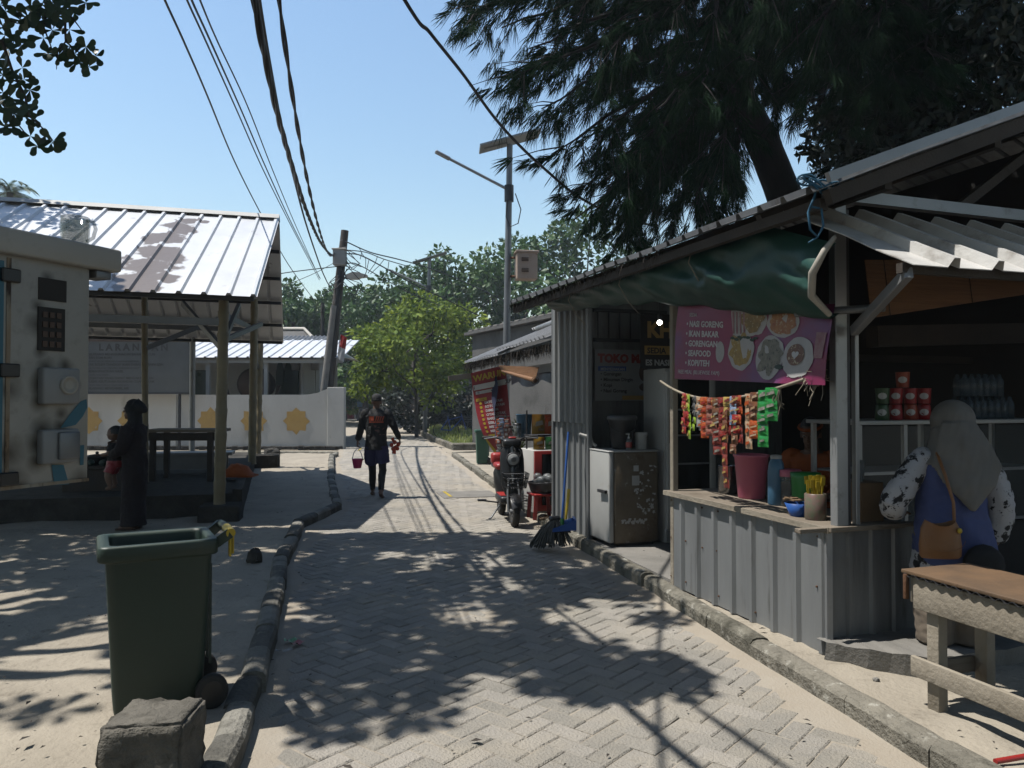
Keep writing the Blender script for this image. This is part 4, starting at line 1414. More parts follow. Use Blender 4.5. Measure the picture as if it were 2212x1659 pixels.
# string of sachets
L0, L1_ = K(1.82, -.10, 1.79), K(.06, -.10, 1.765)
def string_pt(f):
    return L0.lerp(L1_, f) - Z * (.135 * 4 * f * (1 - f) * (1.25 - .5 * f)) - KV * .01
m = MB().tube([string_pt(i / 24) for i in range(25)], .0105, 8)
m.build('hanging_pole', M['cord'], label='sagging pale stick line under the pink banner that carries the sachets', cat='line')
SC = {'red': M['red'], 'yg': mat('lime_foil', (.42, .62, .05), (.30, .50, .04), 12, .3), 'grey': mat('grey_foil', (.10, .10, .10), (.2, .2, .2), 12, .3), 'bw': mat('white_black_foil', (.6, .6, .58), (.06, .06, .06), 24, .3),
      'or': mat('orange_foil', (.66, .16, .03), (.50, .06, .02), 14, .3), 'mar': mat('maroon_foil', (.20, .03, .025), (.36, .06, .04), 16, .3), 'pk': mat('rose_foil', (.45, .20, .14), (.26, .08, .06), 16, .3),
      'br': mat('brown_foil', (.13, .05, .03), (.30, .12, .05), 14, .3), 'ye': mat('yellow_foil', (.72, .55, .18), (.55, .32, .08), 14, .3), 'bl': mat('blue_foil', (.05, .20, .55), (.5, .55, .6), 16, .3),
      'wo': mat('cream_foil', (.66, .58, .46), (.55, .24, .06), 10, .3), 'gr': mat('green_foil', (.03, .34, .07), (.02, .26, .05), 12, .3), 'cup': mat('cup_print', (.05, .04, .035), (.6, .58, .5), 20, .3)}
# px, bottom py, first foil, second foil, label patch, packets, words
strips = [(1482, 940, 'red', 'red', 'ye', 5, 'red sachet strip at the left end of the line'), (1492, 952, 'yg', 'yg', 'ye', 5, 'lime green sachet strip next to the left end'),
          (1503, 934, 'grey', 'yg', 'bw', 5, 'dark grey and lime sachet strip near the left end'), (1514, 934, 'bw', 'bw', 'grey', 5, 'narrow white and black sachet strip'),
          (1525, 950, 'or', 'or', 'red', 5, 'bright orange sachet strip left of the middle'), (1538, 946, 'pk', 'pk', 'mar', 5, 'rose brown sachet strip'),
          (1551, 986, 'br', 'mar', 'cup', 6, 'long dark brown sachet strip with printed cups'), (1566, 952, 'mar', 'mar', 'red', 5, 'maroon sachet strip in the middle'),
          (1577, 944, 'ye', 'red', 'mar', 4, 'yellow sachet strip with a red top'), (1571, 1058, 'br', 'mar', 'ye', 8, 'longest dark brown sachet strip reaching the counter'),
          (1589, 984, 'bl', 'br', 'wo', 6, 'blue topped sachet strip turning brown below'), (1603, 962, 'or', 'mar', 'red', 5, 'red orange sachet strip right of the blue one'),
          (1620, 974, 'wo', 'wo', 'or', 4, 'wide cream and orange sachet strip'), (1651, 970, 'gr', 'gr', 'cup', 5, 'wide bright green sachet strip with printed cups'), (1671, 914, 'gr', 'gr', 'cup', 3, 'short green sachet strip at the right end'),
          (1487, 928, 'ye', 'red', 'red', 4, 'short yellow and red sachet strip tucked in at the left end'), (1519, 926, 'wo', 'bw', 'or', 4, 'short cream sachet strip behind the white and black one'), (1545, 930, 'or', 'pk', 'ye', 4, 'short orange sachet strip beside the rose brown one'),
          (1596, 940, 'mar', 'red', 'ye', 4, 'short maroon sachet strip beside the blue topped one'), (1634, 952, 'br', 'or', 'wo', 5, 'brown sachet strip between the cream and the green strips')]
r = random.Random(51)
for px, pb, fa, fb_, lab, n_, words in strips:
    f = (px - 1466.0) / (1792 - 1466)
    # find the point of the line under that image column
    best = min((abs(1106 + FPX * string_pt(i / 300).x / string_pt(i / 300).y - px), i / 300) for i in range(301))[1]
    top = string_pt(best)
    bot = P(px, pb, top.y).z
    L = max(.12, top.z - bot)
    ph = L / n_
    w = .041 if fa not in ('wo', 'gr') else .052
    if fa == 'bw':
        w = .017
    yaw = r.uniform(-.35, .35)
    dx = (-KU * math.cos(yaw) + KV * math.sin(yaw)) * 1.0
    dn_ = dx.cross(Z)
    tthing = thing('sachet_strip', words, 'sachets', (top.x, top.y, bot), group='sachet strips hung along the counter')
    ma, mb2, ml = MB(), MB(), MB()
    for k in range(n_):
        z1_ = top.z + .012 - k * ph
        z0_ = z1_ - ph * .985
        o = -KV * (.012 + r.uniform(-.004, .012)) + dx * r.uniform(-.003, .003)
        tgt = ma if k < n_ * (.45 if fa != fb_ else 2) else mb2
        vs_ = []
        for j in range(5):
            for i in range(4):
                fx, fz = i / 3 - .5, j / 4
                bul = .009 * math.sin(math.pi * fz) * (1 - (2 * fx) ** 2 * .9)
                vs_.append(Vector((top.x, top.y, z1_ + (z0_ - z1_) * fz)) + o + dx * (2 * w * fx) + dn_ * (bul + r.uniform(-.0015, .0015)))
        tgt.add(vs_, [(j * 4 + i, j * 4 + i + 1, j * 4 + i + 5, j * 4 + i + 4) for j in range(4) for i in range(3)], 0, False)
        zc = (z0_ + z1_) / 2
        cc_ = Vector((top.x, top.y, zc)) + o + dn_ * .0118
        lw, lh, lz = w * r.uniform(.45, .75), ph * r.uniform(.08, .16), ph * r.uniform(-.2, .15)
        ml.add([cc_ + dx * (lw * a) + Z * (lz + lh * b_ + .006 * a) for a, b_ in ((-1, -1), (1, -.8), (.9, 1), (-.8, .9))], [(0, 1, 2, 3)])
        if r.random() < .6:
            ml.add([cc_ + dx * (w * (.25 + .3 * a)) + Z * (ph * (.28 + .05 * b_)) for a, b_ in ((-1, -1), (1, -1), (1, 1), (-1, 1))], [(0, 1, 2, 3)])
    ma.build('foil', SC[fa], tthing)
    if mb2.v:
        mb2.build('foil', SC[fb_], tthing)
    ml.build('label_print', SC[lab], tthing)
# bits of net and string on the right post
m = MB()
for k in range(40):
    p = K(.03 + r.uniform(-.03, .03), -.05 + r.uniform(-.05, .05), 1.80 + r.uniform(-.05, .05))
    q = p + Vector((r.uniform(-.07, .07), r.uniform(-.05, .05), -abs(r.gauss(0, .09))))
    m.tube([p, p.lerp(q, .5) + rvec(r) * .03, q], .0022, 4)
for k in range(18):
    p = K(.33 + r.uniform(-.05, .05), -.11, 1.72)
    m.tube([p, p + Vector((r.uniform(-.03, .03), 0, -.08)), p + Vector((r.uniform(-.03, .03), 0, -r.uniform(.1, .22)))], .002, 4)
m.build('tangled_string', M['cord'], label='tangled string tied round the corner post under the banner', cat='string')
m = MB()
c = K(-.48, -.46, 2.80)
for k in range(5):
    m.tube([c + Vector((.05 * math.cos(a + k) + .03 * (k - 2), -.02, .03 * math.sin(a * 1.0) - .01 * k)) for a in [2 * math.pi * q / 12 for q in range(13)]], .006, 5)
m.tube([c + Vector((.1, 0, .03)), c + Vector((.2, .1, .05)), c + Vector((.33, .15, .03))], .006, 5)
m.tube([c, c + Vector((-.01, 0, -.08)), c + Vector((-.05, -.01, -.17)), c + Vector((-.04, -.01, -.26)), c + Vector((.0, -.01, -.30)), c + Vector((.03, -.01, -.24)), c + Vector((.02, -.01, -.15)), c + Vector((-.03, -.01, -.14))], .007, 6)
m.tube([c + Vector((.0, -.01, -.30)), c + Vector((-.05, -.01, -.33))], .005, 5)
m.build('blue_rope', M['rope'], label='blue rope knotted round the roof corner with a hanging loop', cat='rope')

# fridge
fg = thing('fridge', 'small old fridge with a white door and a brown stained side', 'fridge', K(3.58, .42, .128))
def kbox(s0, s1, v0, v1, z0, z1, bev=0.0, mb_=None):
    mb_ = mb_ or MB()
    return mb_.box((0, 0, 0), (v1 - v0, s1 - s0, z1 - z0), 0, bev, 0, frame(K((s0 + s1) / 2, (v0 + v1) / 2, (z0 + z1) / 2), KV, KU, Z), 2)
kbox(3.33, 3.83, .20, .70, .16, 1.09, .012).build('body', M['fridgeside'], fg)
kbox(3.325, 3.835, .135, .193, .17, 1.10, .014).build('door', M['fridge'], fg)
kbox(3.32, 3.84, .13, .71, 1.093, 1.108, .005).build('top', M['fridge'], fg)
m = kbox(3.36, 3.385, .105, .135, .68, .705, .004); m.bar(K(3.35, .11, .69), K(3.52, .105, .69), .025, .03)
m.build('door_handle', M['steeldark'], fg)
kbox(3.36, 3.8, .22, .66, .128, .16).build('plinth', M['black'], fg)
m = MB()
rr = random.Random(9)
def fsticker(mb_, v, z, w, h, rot=0):
    ca_, sa_ = math.cos(rot), math.sin(rot)
    c = K(3.3275, v, z)
    j_ = .45 if w < .03 else .04         # torn edges on the small ones
    ring = [(x * rr.uniform(1 - j_, 1 + j_), y * rr.uniform(1 - j_, 1 + j_)) for x, y in ((-w, -h), (0, -h), (w, -h), (w, 0), (w, h), (0, h), (-w, h), (-w, 0))]
    mb_.add([c + KV * (x * ca_ - y * sa_) + Z * (x * sa_ + y * ca_) for x, y in ring], [tuple(range(8))])
fsticker(m, .44, .80, .042, .05); fsticker(m, .445, .925, .03, .03)
for i in range(44):
    v, z = .42 + .25 * rr.random() ** .7, .46 + .5 * rr.random()
    fsticker(m, v, z, rr.uniform(.006, .018), rr.uniform(.005, .016), rr.uniform(-.6, .6))
for i in range(14):
    fsticker(m, .29 + .020 * i, .38 + .014 * math.sin(i * 2), rr.uniform(.008, .018), rr.uniform(.008, .022), rr.uniform(-.4, .4))
m.build_each('sticker', M['white'], fg)
# things standing on the fridge
fc = K(3.60, .42, 1.108)
bt_ = thing('lidded_bucket', 'tall black plastic bucket with a lid standing on the fridge', 'bucket', fc)
MB().lathe([(.105, 0), (.11, .01), (.15, .30), (.152, .31)], 24, Matrix.Translation(fc)).build('body', M['black'], bt_)
MB().lathe([(.162, .31), (.165, .325), (.16, .35), (.14, .362), (.01, .366)], 24, Matrix.Translation(fc)).build('lid', mat('grey_lid', (.10, .10, .105), (.07, .07, .075), 4, .4), bt_)
m = MB().tube([fc + Vector((.155 * math.cos(a), .155 * math.sin(a) - .0, .30 - .12 * max(0, -math.sin(a)))) for a in [math.pi + math.pi * k / 10 for k in range(11)]], .004, 5)
m.build('handle', M['black'], bt_)
sb = K(3.40, .40, 1.108)
sn = thing('pump_bottle', 'clear sanitizer pump bottle with a red label on the fridge edge', 'bottle', sb)
MB().lathe([(.03, 0), (.033, .008), (.033, .09), (.026, .11), (.012, .122)], 16, Matrix.Translation(sb)).build('body', M['clear'], sn)
MB().lathe([(.0335, .03), (.0335, .085)], 16, Matrix.Translation(sb), 0, True, False).build('label', M['red'], sn)
MB().lathe([(.013, .122), (.013, .14), (.006, .142), (.006, .165)], 10, Matrix.Translation(sb)).box((sb.x - .012, sb.y, sb.z + .168), (.04, .014, .01)).build('pump', M['white'], sn)
tb_ = K(3.55, .62, 1.108)
t_ = thing('plastic_tub', 'small white plastic tub on the fridge right of the pump bottle', 'tub', tb_)
MB().lathe([(.055, 0), (.06, .01), (.065, .14)], 16, Matrix.Translation(tb_)).build('body', M['white'], t_)
MB().lathe([(.07, .14), (.07, .17), (.06, .178), (.01, .18)], 16, Matrix.Translation(tb_)).build('lid', M['white'], t_)
sp_ = K(3.84, .16, 1.16)
m = MB().tube([sp_ + Vector((-.12, 0, .10)), sp_ + Vector((-.06, 0, .08)), sp_ + Vector((-.01, 0, .07)), sp_ + Vector((.02, 0, .0)), sp_ + Vector((.06, 0, -.03))], [.016, .02, .036, .022, .02], 10)
m.build('water_tap', M['white'], label='white plastic tap hanging over the fridge corner by the sheet wall', cat='tap')

# glass-door drinks cooler
co = thing('drinks_cooler', 'tall white drinks cooler with a dark glass door behind the counter', 'cooler', K(3.56, 1.08, .128))
kbox(3.345, 3.82, .79, 1.38, .13, 1.965, .012).build('body', M['fridge'], co)
m = kbox(3.30, 3.343, .79, .86, .28, 1.93, .006); kbox(3.30, 3.343, 1.31, 1.38, .28, 1.93, .006, m); kbox(3.30, 3.343, .86, 1.31, 1.85, 1.93, 0, m); kbox(3.30, 3.343, .86, 1.31, .28, .36, 0, m)
dd = m.build('door_frame', M['fridge'], co)
kbox(3.315, 3.335, .861, 1.309, .361, 1.849).build('glass_pane', M['pane'], dd)
m = MB()
for z_ in (.65, .95, 1.25, 1.52):
    kbox(3.306, 3.3145, .865, 1.305, z_, z_ + .018, 0, m)
m.build_each('shelf_edge', M['steel'], co)
kbox(3.275, 3.30, .815, .84, 1.18, 1.5, .004).build('handle', M['black'], co)
kbox(3.33, 3.344, .80, 1.37, .15, .26).build('kick_plate', M['ltgrey'], co)

# posters inside
po = thing('price_poster', 'white wall poster with red heading and a list of snacks inside the stall', 'poster', K(4.42, .84, 1.6))
def wall_sheet(v0, v1, z0, z1, s_, m_, name, par):
    mb_ = MB()
    mb_.box((0, 0, 0), (v1 - v0, .006, z1 - z0), 0, 0, 0, frame(K(s_, (v0 + v1) / 2, (z0 + z1) / 2), KV, KU, Z))
    return mb_.build(name, m_, par)
wall_sheet(.45, 1.22, 1.62, 2.22, 4.36, mat('poster_paper', (.46, .48, .50), (.40, .42, .44), 4, .6), 'sheet', po)
def wtext(mb_, t, v, z, size, s_, bold=0.0, sx=1.0):
    mb_.text(t, K(s_, v, z), KV, Z, size, bold=bold, sx=sx)
m = MB(); wtext(m, 'TOKO MAMA', .49, 2.07, .135, 4.355, .008); m.build('heading', M['red'], po)
m = MB()
for i, t in enumerate(('• Gorengan', '• Minuman Dingin', '• Kopi', '• Nasi Goreng')):
    wtext(m, t, .52, 1.915 - .066 * i, .058, 4.355, .0015)
m.build('list', M['ink'], po)
m = MB(); m.box((0, 0, 0), (.36, .004, .055), 0, 0, 0, frame(K(4.355, .67, 1.995), KV, KU, Z)); m.build('blue_strip', M['blue'], po)
m = MB(); wtext(m, 'MENYEDIAKAN', .52, 1.975, .045, 4.351, .001); m.build('strip_lettering', M['print'], po)
m = MB(); m.box((0, 0, 0), (.40, .004, .05), 0, 0, 0, frame(K(4.355, 1.0, 1.655), KV, KU, Z)); m.build('orange_strip', M['star'], po)
m = MB()
for k, (dv, dz, a, b) in enumerate(((1.08, 1.95, .06, .10), (1.10, 1.78, .08, .05))):
    m.add([K(4.354 - .001 * k, dv + a * math.cos(q), dz + b * math.sin(q)) for q in [2 * math.pi * i / 16 for i in range(16)]], [tuple(range(16))])
m.build_each('drink_picture', M['brown'], po)
sg = thing('dark_sign', 'dark hanging sign with faded yellow letters beside the bulb', 'sign', K(3.9, 1.2, 1.98))
wall_sheet(.80, 1.75, 1.98, 2.60, 3.90, M['shade'], 'board', sg)
m = MB(); wtext(m, 'KHE', .88, 2.34, .24, 3.895, .012); m.build('lettering', M['star'], sg)
m = MB(); m.box((0, 0, 0), (.34, .004, .10), 0, 0, 0, frame(K(3.896, 1.02, 2.19), KV, KU, Z)); m.build('yellow_strip', M['star'], sg)
m = MB(); wtext(m, 'SEDIA', .88, 2.155, .09, 3.892, .003); m.build('strip_lettering', M['ink'], sg)
m = MB(); wtext(m, 'ES NASI GORENG', .86, 2.02, .09, 3.896, .003); m.build('white_lettering', M['print'], sg)
m = MB()
for k in range(7):
    m.box((0, 0, 0), (.012, .012, .34), 0, 0, 0, frame(K(4.38, .5 + .14 * k, 2.5), KV, KU, Z))
kbox(4.36, 4.40, .45, 1.4, 2.66, 2.70, 0, m); kbox(4.36, 4.40, .45, 1.4, 2.31, 2.35, 0, m)
m.build('window_grille', M['steeldark'], ks)
# lit bulb
bp = P(1425, 697, 7.2)
bu = thing('light_bulb', 'small lit white bulb hanging inside the stall', 'bulb', bp)
MB().ball(bp, (.024, .024, .022), 14).build('bulb', M['lamp'], bu)
MB().lathe([(.022, .028), (.018, .08)], 10, Matrix.Translation(bp)).tube([bp + Z * .08, bp + Z * .75], .004, 5).build('holder', M['black'], bu)

# things on the counter
def at_counter(px, v, z=.884):
    best = min((abs(1106 + FPX * K(i / 200 * 1.9, v).x / K(i / 200 * 1.9, v).y - px), i / 200 * 1.9) for i in range(201))[1]
    return K(best, v, z)
def vessel(name, label, cat, c, prof, m_, parts=(), n=20):
    t = thing(name, label, cat, c)
    MB().lathe(prof, n, Matrix.Translation(c)).build('body', m_, t)
    for pn, pp, pm_ in parts:
        MB().lathe(pp, n, Matrix.Translation(c)).build(pn, pm_, t)
    return t
c = at_counter(1622, .34)
vessel('plastic_bucket', 'pink plastic bucket standing on the counter behind the sachets', 'bucket', c, [(.095, 0), (.10, .01), (.125, .31), (.135, .32), (.135, .335), (.122, .335), (.10, .05), (.01, .02)], M['pink'])
vessel('steel_cup', 'shiny steel pot on the counter left of the pink bucket', 'pot', at_counter(1572, .34), [(.075, 0), (.08, .01), (.08, .22), (.084, .226), (.076, .22), (.07, .02), (.01, .015)], M['steelshine'])
c = at_counter(1675, .28)
vessel('water_jug', 'pale blue plastic jug on the counter right of the pink bucket', 'jug', c, [(.055, 0), (.06, .01), (.06, .24), (.05, .30), (.035, .33)], M['cyan'], (('lid', [(.04, .33), (.04, .355), (.01, .36)], M['white']),))
c = at_counter(1706, .34)
vessel('storage_jar', 'dark storage jar with a pink lid on the counter', 'jar', c, [(.07, 0), (.075, .01), (.075, .2), (.07, .22)], M['clear'], (('lid', [(.078, .21), (.078, .25), (.07, .258), (.01, .26)], M['pink']), ('contents', [(.066, .01), (.066, .17), (.01, .18)], M['brown'])))
c = at_counter(1738, .34)
vessel('storage_box', 'green plastic container with a green lid on the counter', 'container', c, [(.085, 0), (.09, .01), (.095, .2), (.095, .22)], M['green'], (('lid', [(.10, .22), (.10, .25), (.01, .255)], M['green']),))
c = at_counter(1722, .08)
t_ = vessel('blue_bowl', 'small deep blue bowl holding brown packets at the counter front', 'bowl', c, [(.05, 0), (.055, .01), (.085, .085), (.08, .085), (.05, .02), (.01, .015)], M['blue'])
m = MB()
r = random.Random(77)
for k in range(7):
    m.box((c.x + r.uniform(-.05, .04), c.y + r.uniform(-.03, .03), c.z + .10 + r.uniform(0, .03)), (.07, .05, .012), r.uniform(0, 3), .003, 0)
m.build('snack_packet', M['card'], label='brown snack packets heaped in the small blue bowl', cat='snack packets', kind='stuff')
c = at_counter(1760, .09)
t_ = vessel('straw_jar', 'printed jar of bright yellow plastic forks beside the corner post', 'jar', c, [(.062, 0), (.066, .008), (.066, .16), (.06, .165), (.056, .15), (.05, .02), (.01, .015)], mat('flowery_jar', (.30, .16, .15), (.16, .2, .12), 30, .35))
m = MB()
for k in range(26):
    a = r.uniform(0, 6.28)
    q = r.uniform(0, .042)
    b = c + Vector((q * math.cos(a), q * math.sin(a), .06))
    e = b + Vector((q * .35 * math.cos(a), q * .35 * math.sin(a), r.uniform(.13, .17)))
    m.bar(b, e, .006, .004)
    m.bar(e, e + (e - b).normalized() * .05, .024, .004)
m.build('plastic_fork', M['yellow'], label='yellow plastic forks bundled in the printed jar', cat='forks', kind='stuff')
MB().box((0, 0, .12), (.18, .24, .24), 0, .003, 0, frame(K(.14, .36, .884), KV, KU, Z)).build('cardboard_box', M['card'], label='brown cardboard box on the counter behind the corner post', cat='box')
for k, (ds, dv) in enumerate(((.10, .33), (.15, .37), (.20, .42))):
    MB().lathe([(.03, 0), (.04, .12), (.041, .125), (.038, .12), (.028, .006)], 14, Matrix.Translation(K(ds, dv, 1.125))).build('plastic_cup', M['clear'], label='stacked clear plastic cup on the cardboard box', cat='cup', group='clear cups on the cardboard box')

# display case with noodle cups and bottles on top
ca_ = thing('display_case', 'aluminium framed glass display case inside the stall', 'display case', K(.75, 1.6, .1))
m = MB()
for v_ in (.72, 1.12, 1.75, 2.5):
    for s_ in (.52, .98):
        kbox(s_ - .015, s_ + .015, v_ - .015, v_ + .015, .1, 1.46, 0, m)
for z_ in (.75, 1.12):
    m.bar(K(.52, .72, z_), K(.52, 2.5, z_), .022, .022)
m.build('frame', M['alu'], ca_)
kbox(.49, 1.02, .68, 2.55, 1.462, 1.49, .004).build('top', M['white'], ca_)
kbox(.55, .97, .74, 2.48, 1.11, 1.125).build('shelf', M['ltgrey'], ca_)
kbox(.53, .98, .74, 2.48, .1, .72).build('base', M['shade'], ca_)
M['thinglass'] = mat('thin_glass', (.5, .55, .55), None, 3, .05, alpha=.10)
kbox(.512, .518, .735, 2.49, .77, 1.45).build('glass_pane', M['thinglass'], ca_)
cups = [(1905, 0, 'g'), (1934, 0, 'r'), (1967, 0, 'o'), (1996, 0, 'r'), (1906, 1, 'g'), (1935, 1, 'r'), (1966, 1, 'r'), (1996, 1, 'r'), (1950, 2, 'o')]
CPM = {'g': mat('green_cup_print', (.07, .15, .06), (.05, .11, .05), 9, .4), 'r': mat('red_cup_print', (.46, .03, .03), (.38, .02, .025), 9, .4), 'o': mat('orange_cup_print', (.48, .09, .03), (.38, .05, .03), 9, .4)}
words = ['green noodle cup at the lower left of the stack', 'red noodle cup second from left in the lower row', 'orange red noodle cup third from left in the lower row', 'red noodle cup at the right end of the lower row',
         'green noodle cup at the left end of the upper row', 'red noodle cup second from left in the upper row', 'red noodle cup third from left in the upper row', 'red noodle cup at the right end of the upper row', 'single orange noodle cup on top of the stack']
for (px, row, k), wd in zip(cups, words):
    kk = (px - 1106) / FPX
    s_ = .62
    b0_ = K(s_, 0)
    v_ = (kk * b0_.y - b0_.x) / (KV.x - kk * KV.y)
    c = K(s_, v_, 1.492 + row * .118)
    t = thing('noodle_cup', wd, 'noodle cup', c, group='noodle cups stacked on the display case')
    prof = [(.046, 0), (.050, .004), (.042, .105), (.038, .112)] if row == 0 else [(.041, 0), (.042, .004), (.049, .107), (.050, .112)]
    MB().lathe(prof + [(.01, .113)], 18, Matrix.Translation(c)).build('body', CPM[k], t)
    m = MB()
    d_ = (Vector((0, 0, c.z + .055)) - Vector((c.x, c.y, c.z + .055))).normalized()
    x_ = d_.cross(Z).normalized() * -1
    m.add([c + Z * .055 + d_ * (.0495 - .010 * math.cos(q) ** 2) + x_ * .03 * math.cos(q) + Z * .024 * math.sin(q) for q in [2 * math.pi * i / 14 for i in range(14)]], [tuple(range(14))])
    m.build('label', M['print'], t)
proto = None
for tier in range(2):
    for i in range(8 if tier == 0 else 6):
        for j in range(2):
            c = K(.62 + .07 * j, 1.78 + .068 * i + .03 * tier, 1.492 + .172 * tier)
            if proto is None:
                proto = MB().lathe([(.028, 0), (.032, .006), (.030, .05), (.032, .06), (.032, .12), (.014, .15), (.013, .168), (.002, .17)], 12, Matrix.Translation(c)).build('water_bottle', M['blue_water'], loc=c, label='small clear water bottle in a dense pack on the display case', cat='bottle', group='water bottles packed on the display case')
                o = proto
            else:
                o = proto.copy()
                C.objects.link(o)
                o.location = c

# wooden table at the near right
wt = thing('rough_table', 'rough table of weathered pale planks with an orange board top', 'table', K(-1.02, .2, .1))
def tb(s0, s1, v0, v1, z0, z1, m_, name, bev=.004, tilt=0):
    kbox(s0, s1, v0, v1, z0, z1, bev).build(name, m_, wt)
tb(-1.85, -.66, -.10, .36, .748, .768, M['woodtop'], 'table_top')
tb(-1.80, -.72, -.085, -.062, .58, .735, M['woodpale'], 'apron')
tb(-.71, -.68, -.06, .32, .60, .735, M['woodpale'], 'apron')
for s_ in (-.80, -1.36):
    for v_ in (-.055, .26):
        tb(s_ - .045, s_ + .025, v_, v_ + .06, .09, .735, M['woodpale'], 'leg')
tb(-1.50, -.70, -.085, -.06, .235, .335, M['woodpale'], 'lower_rail')
tb(-.78, -.755, 0.01, .26, .24, .32, M['wood'], 'lower_rail')
m = MB().corr(K(-.68, -.103, .737), -KU * 1.1, KV * .4, pitch=.06, hgt=.016, kind='wave', th=.003)
m.build('wavy_lining', M['steeldark'], wt)
tb(-.70, -.68, -.11, -.085, .62, .748, M['rust'], 'end_block')
# raised cement step along the open side, its edge cast in ripples; pebbles and red stick
st_p = MB()
n_ = 46
edge = []
for k in range(n_ + 1):
    f = k / n_
    b_ = K(-.06 - .42 * min(1, f * 5), -.06 + 2.6 * f ** 1.2)
    w_ = .007 * math.sin(k * 1.9) + .03 * noise.noise(Vector((f * 9, 2, 1)))
    edge.append(b_ - KU * w_)
top_ = [p + Z * (.205 + .006 * math.sin(k * 1.9)) for k, p in enumerate(edge)]
bak = [K(.03, -.06 + 2.6 * (k / n_) ** 1.2, .205) for k in range(n_ + 1)]
low = [p + KU * .03 + Z * .06 for p in edge]
vs_ = top_ + bak + low
N_ = n_ + 1
st_p.add(vs_, [(k, k + 1, N_ + k + 1, N_ + k) for k in range(n_)] + [(2 * N_ + k, 2 * N_ + k + 1, k + 1, k) for k in range(n_)])
st_p.build('cement_step', M['conc'], label='low rippled cement step on the ground at the counter corner', cat='step')
rr = random.Random(14)
def pebble(px, py, s_, words):
    g_ = G(px, py, .1)
    rock((g_.x, g_.y, .105), (s_, s_ * .8, s_ * .6), M['conc'], words, 'pebble', 'pebble', rr.random() * 9)
pebble(2035, 1528, .03, 'small pale pebble under the rough table')
pebble(1893, 1470, .02, 'tiny pale pebble beside the ridged slab')
a, b = G(2150, 1645, .13), G(2225, 1632, .13)
MB().tube([a, b], .012, 8).build('red_stick', M['red'], label='short red plastic stick lying on the sand at bottom right', cat='stick')

# broom, dustpan and mop by the sheet wall
a, b = P(1214, 1126, 8.25), P(1228, 933, 8.42)
bm_ = thing('broom', 'blue handled broom leaning on the grey sheet wall', 'broom', a)
MB().tube([a, b], .0135, 8).build('handle', M['blue'], bm_)
MB().tube([a - Z * .05, a + (b - a) * .03], [.022, .02], 8).build('socket', M['green'], bm_)
m = MB()
r = random.Random(19)
for k in range(160):
    o = Vector((r.uniform(-.1, .1), r.uniform(-.03, .03), 0))
    m.tube([a - Z * .05 + o * .4, a - Z * .12 + o], .003, 4)
m.build('bristles', M['mopgrey'], bm_)
d0 = P(1217, 1132, 8.2)
dp = thing('dustpan', 'blue dustpan with an upright yellow handle beside the broom', 'dustpan', (d0.x, d0.y, .13))
m = MB()
m.add([d0 + Vector(k) for k in ((-.12, -.10, -.07), (.13, -.10, -.05), (.13, .10, -.05), (-.12, .10, -.07), (.13, -.11, .06), (.13, .11, .06), (-.12, -.11, -.03), (-.12, .11, -.03), (.10, -.11, .07), (.10, .11, .07))],
      [(0, 1, 2, 3), (1, 4, 5, 2), (0, 6, 4, 1), (3, 2, 5, 7), (4, 8, 9, 5)])
m.build('pan', M['blue'], dp)
MB().tube([P(1222, 1122, 8.25), P(1229, 1056, 8.3)], [.014, .018], 8).build('handle', M['yellow'], dp)
mp_ = thing('mop', 'grey string mop head lying over the kerb beside the dustpan', 'mop', G(1190, 1150, .05))
m = MB()
hc_ = P(1198, 1122, 8.3)
for k in range(170):
    a = r.uniform(2.2, 5.6)
    L = r.uniform(.12, .30)
    e = hc_ + Vector((math.cos(a) * L * .9, math.sin(a) * L * .6, 0))
    e.z = .06 + .10 * r.random() if e.x > hc_.x - .12 else .03 + .08 * r.random()
    m.tube([hc_ + rvec(r) * .03, hc_.lerp(e, .55) + Vector((0, 0, .05)), e], .008, 5)
m.build('yarn', M['mopgrey'], mp_)
MB().box(hc_ + Z * .01, (.12, .08, .05), .4, .015).build('clamp', M['steeldark'], mp_)
# ================================================================ second, smaller stall and the electric scooter
S0, S1 = K(5.25, .22, 2.36), Vector((-.95, 15.0, 2.33))
SE = (S1 - S0).normalized()
SW = Vector((SE.y, -SE.x, 0)).normalized()
def Q(t, w, z=None):                    # t metres along the eave, w metres into the stall
    p = S0 + SE * t + SW * w
    if z is not None:
        p.z = z
    return p
SL = (S1 - S0).length
ss = thing('snack_stall', 'small snack stall with a bright corrugated roof and a brown fibre fringe', 'stall', Q(2.6, 1.2, 0))
m = MB().corr(Q(SL, 0), -SE * (SL * .52), SW * 2.6 + Z * 1.10, pitch=.19, hgt=.035, nv=3, wob=.012)
m.build('roof_sheet', M['zinc'], ss)
m = MB().corr(Q(SL * .50, -.03, 2.40), -SE * (SL * .5), SW * 2.6 + Z * 1.12, pitch=.19, hgt=.035, nv=3, wob=.015)
m.build('roof_sheet', M['zinc'], ss)
m = MB().corr(Q(SL * .72, .95, 2.86), -SE * (SL * .72), SW * 1.6 + Z * .66, pitch=.12, hgt=.045, kind='wave', nv=2)
m.build('upper_roof_sheet', M['zincold'], ss)
m = MB().tube([Q(SL * .62, .90, 2.84), Q(SL * .40, .92, 2.86)], .06, 10, 0, True, False)
m.build('ridge_roll', M['zincold'], ss)
m = MB()
r = random.Random(37)
for i in range(1500):
    t = SL * r.random()
    p = Q(t, .02 + r.uniform(-.02, .10)) - Z * .015
    d = Vector((r.uniform(-.35, .35), r.uniform(-.35, .35), -1)).normalized() * r.uniform(.06, .22)
    sd = Vector((r.uniform(-1, 1), r.uniform(-1, 1), 0)).normalized() * .006
    m.add([p - sd, p + sd, p + d], [(0, 1, 2)])
m.build('fibre_fringe', M['fibre'], ss)
m = MB()
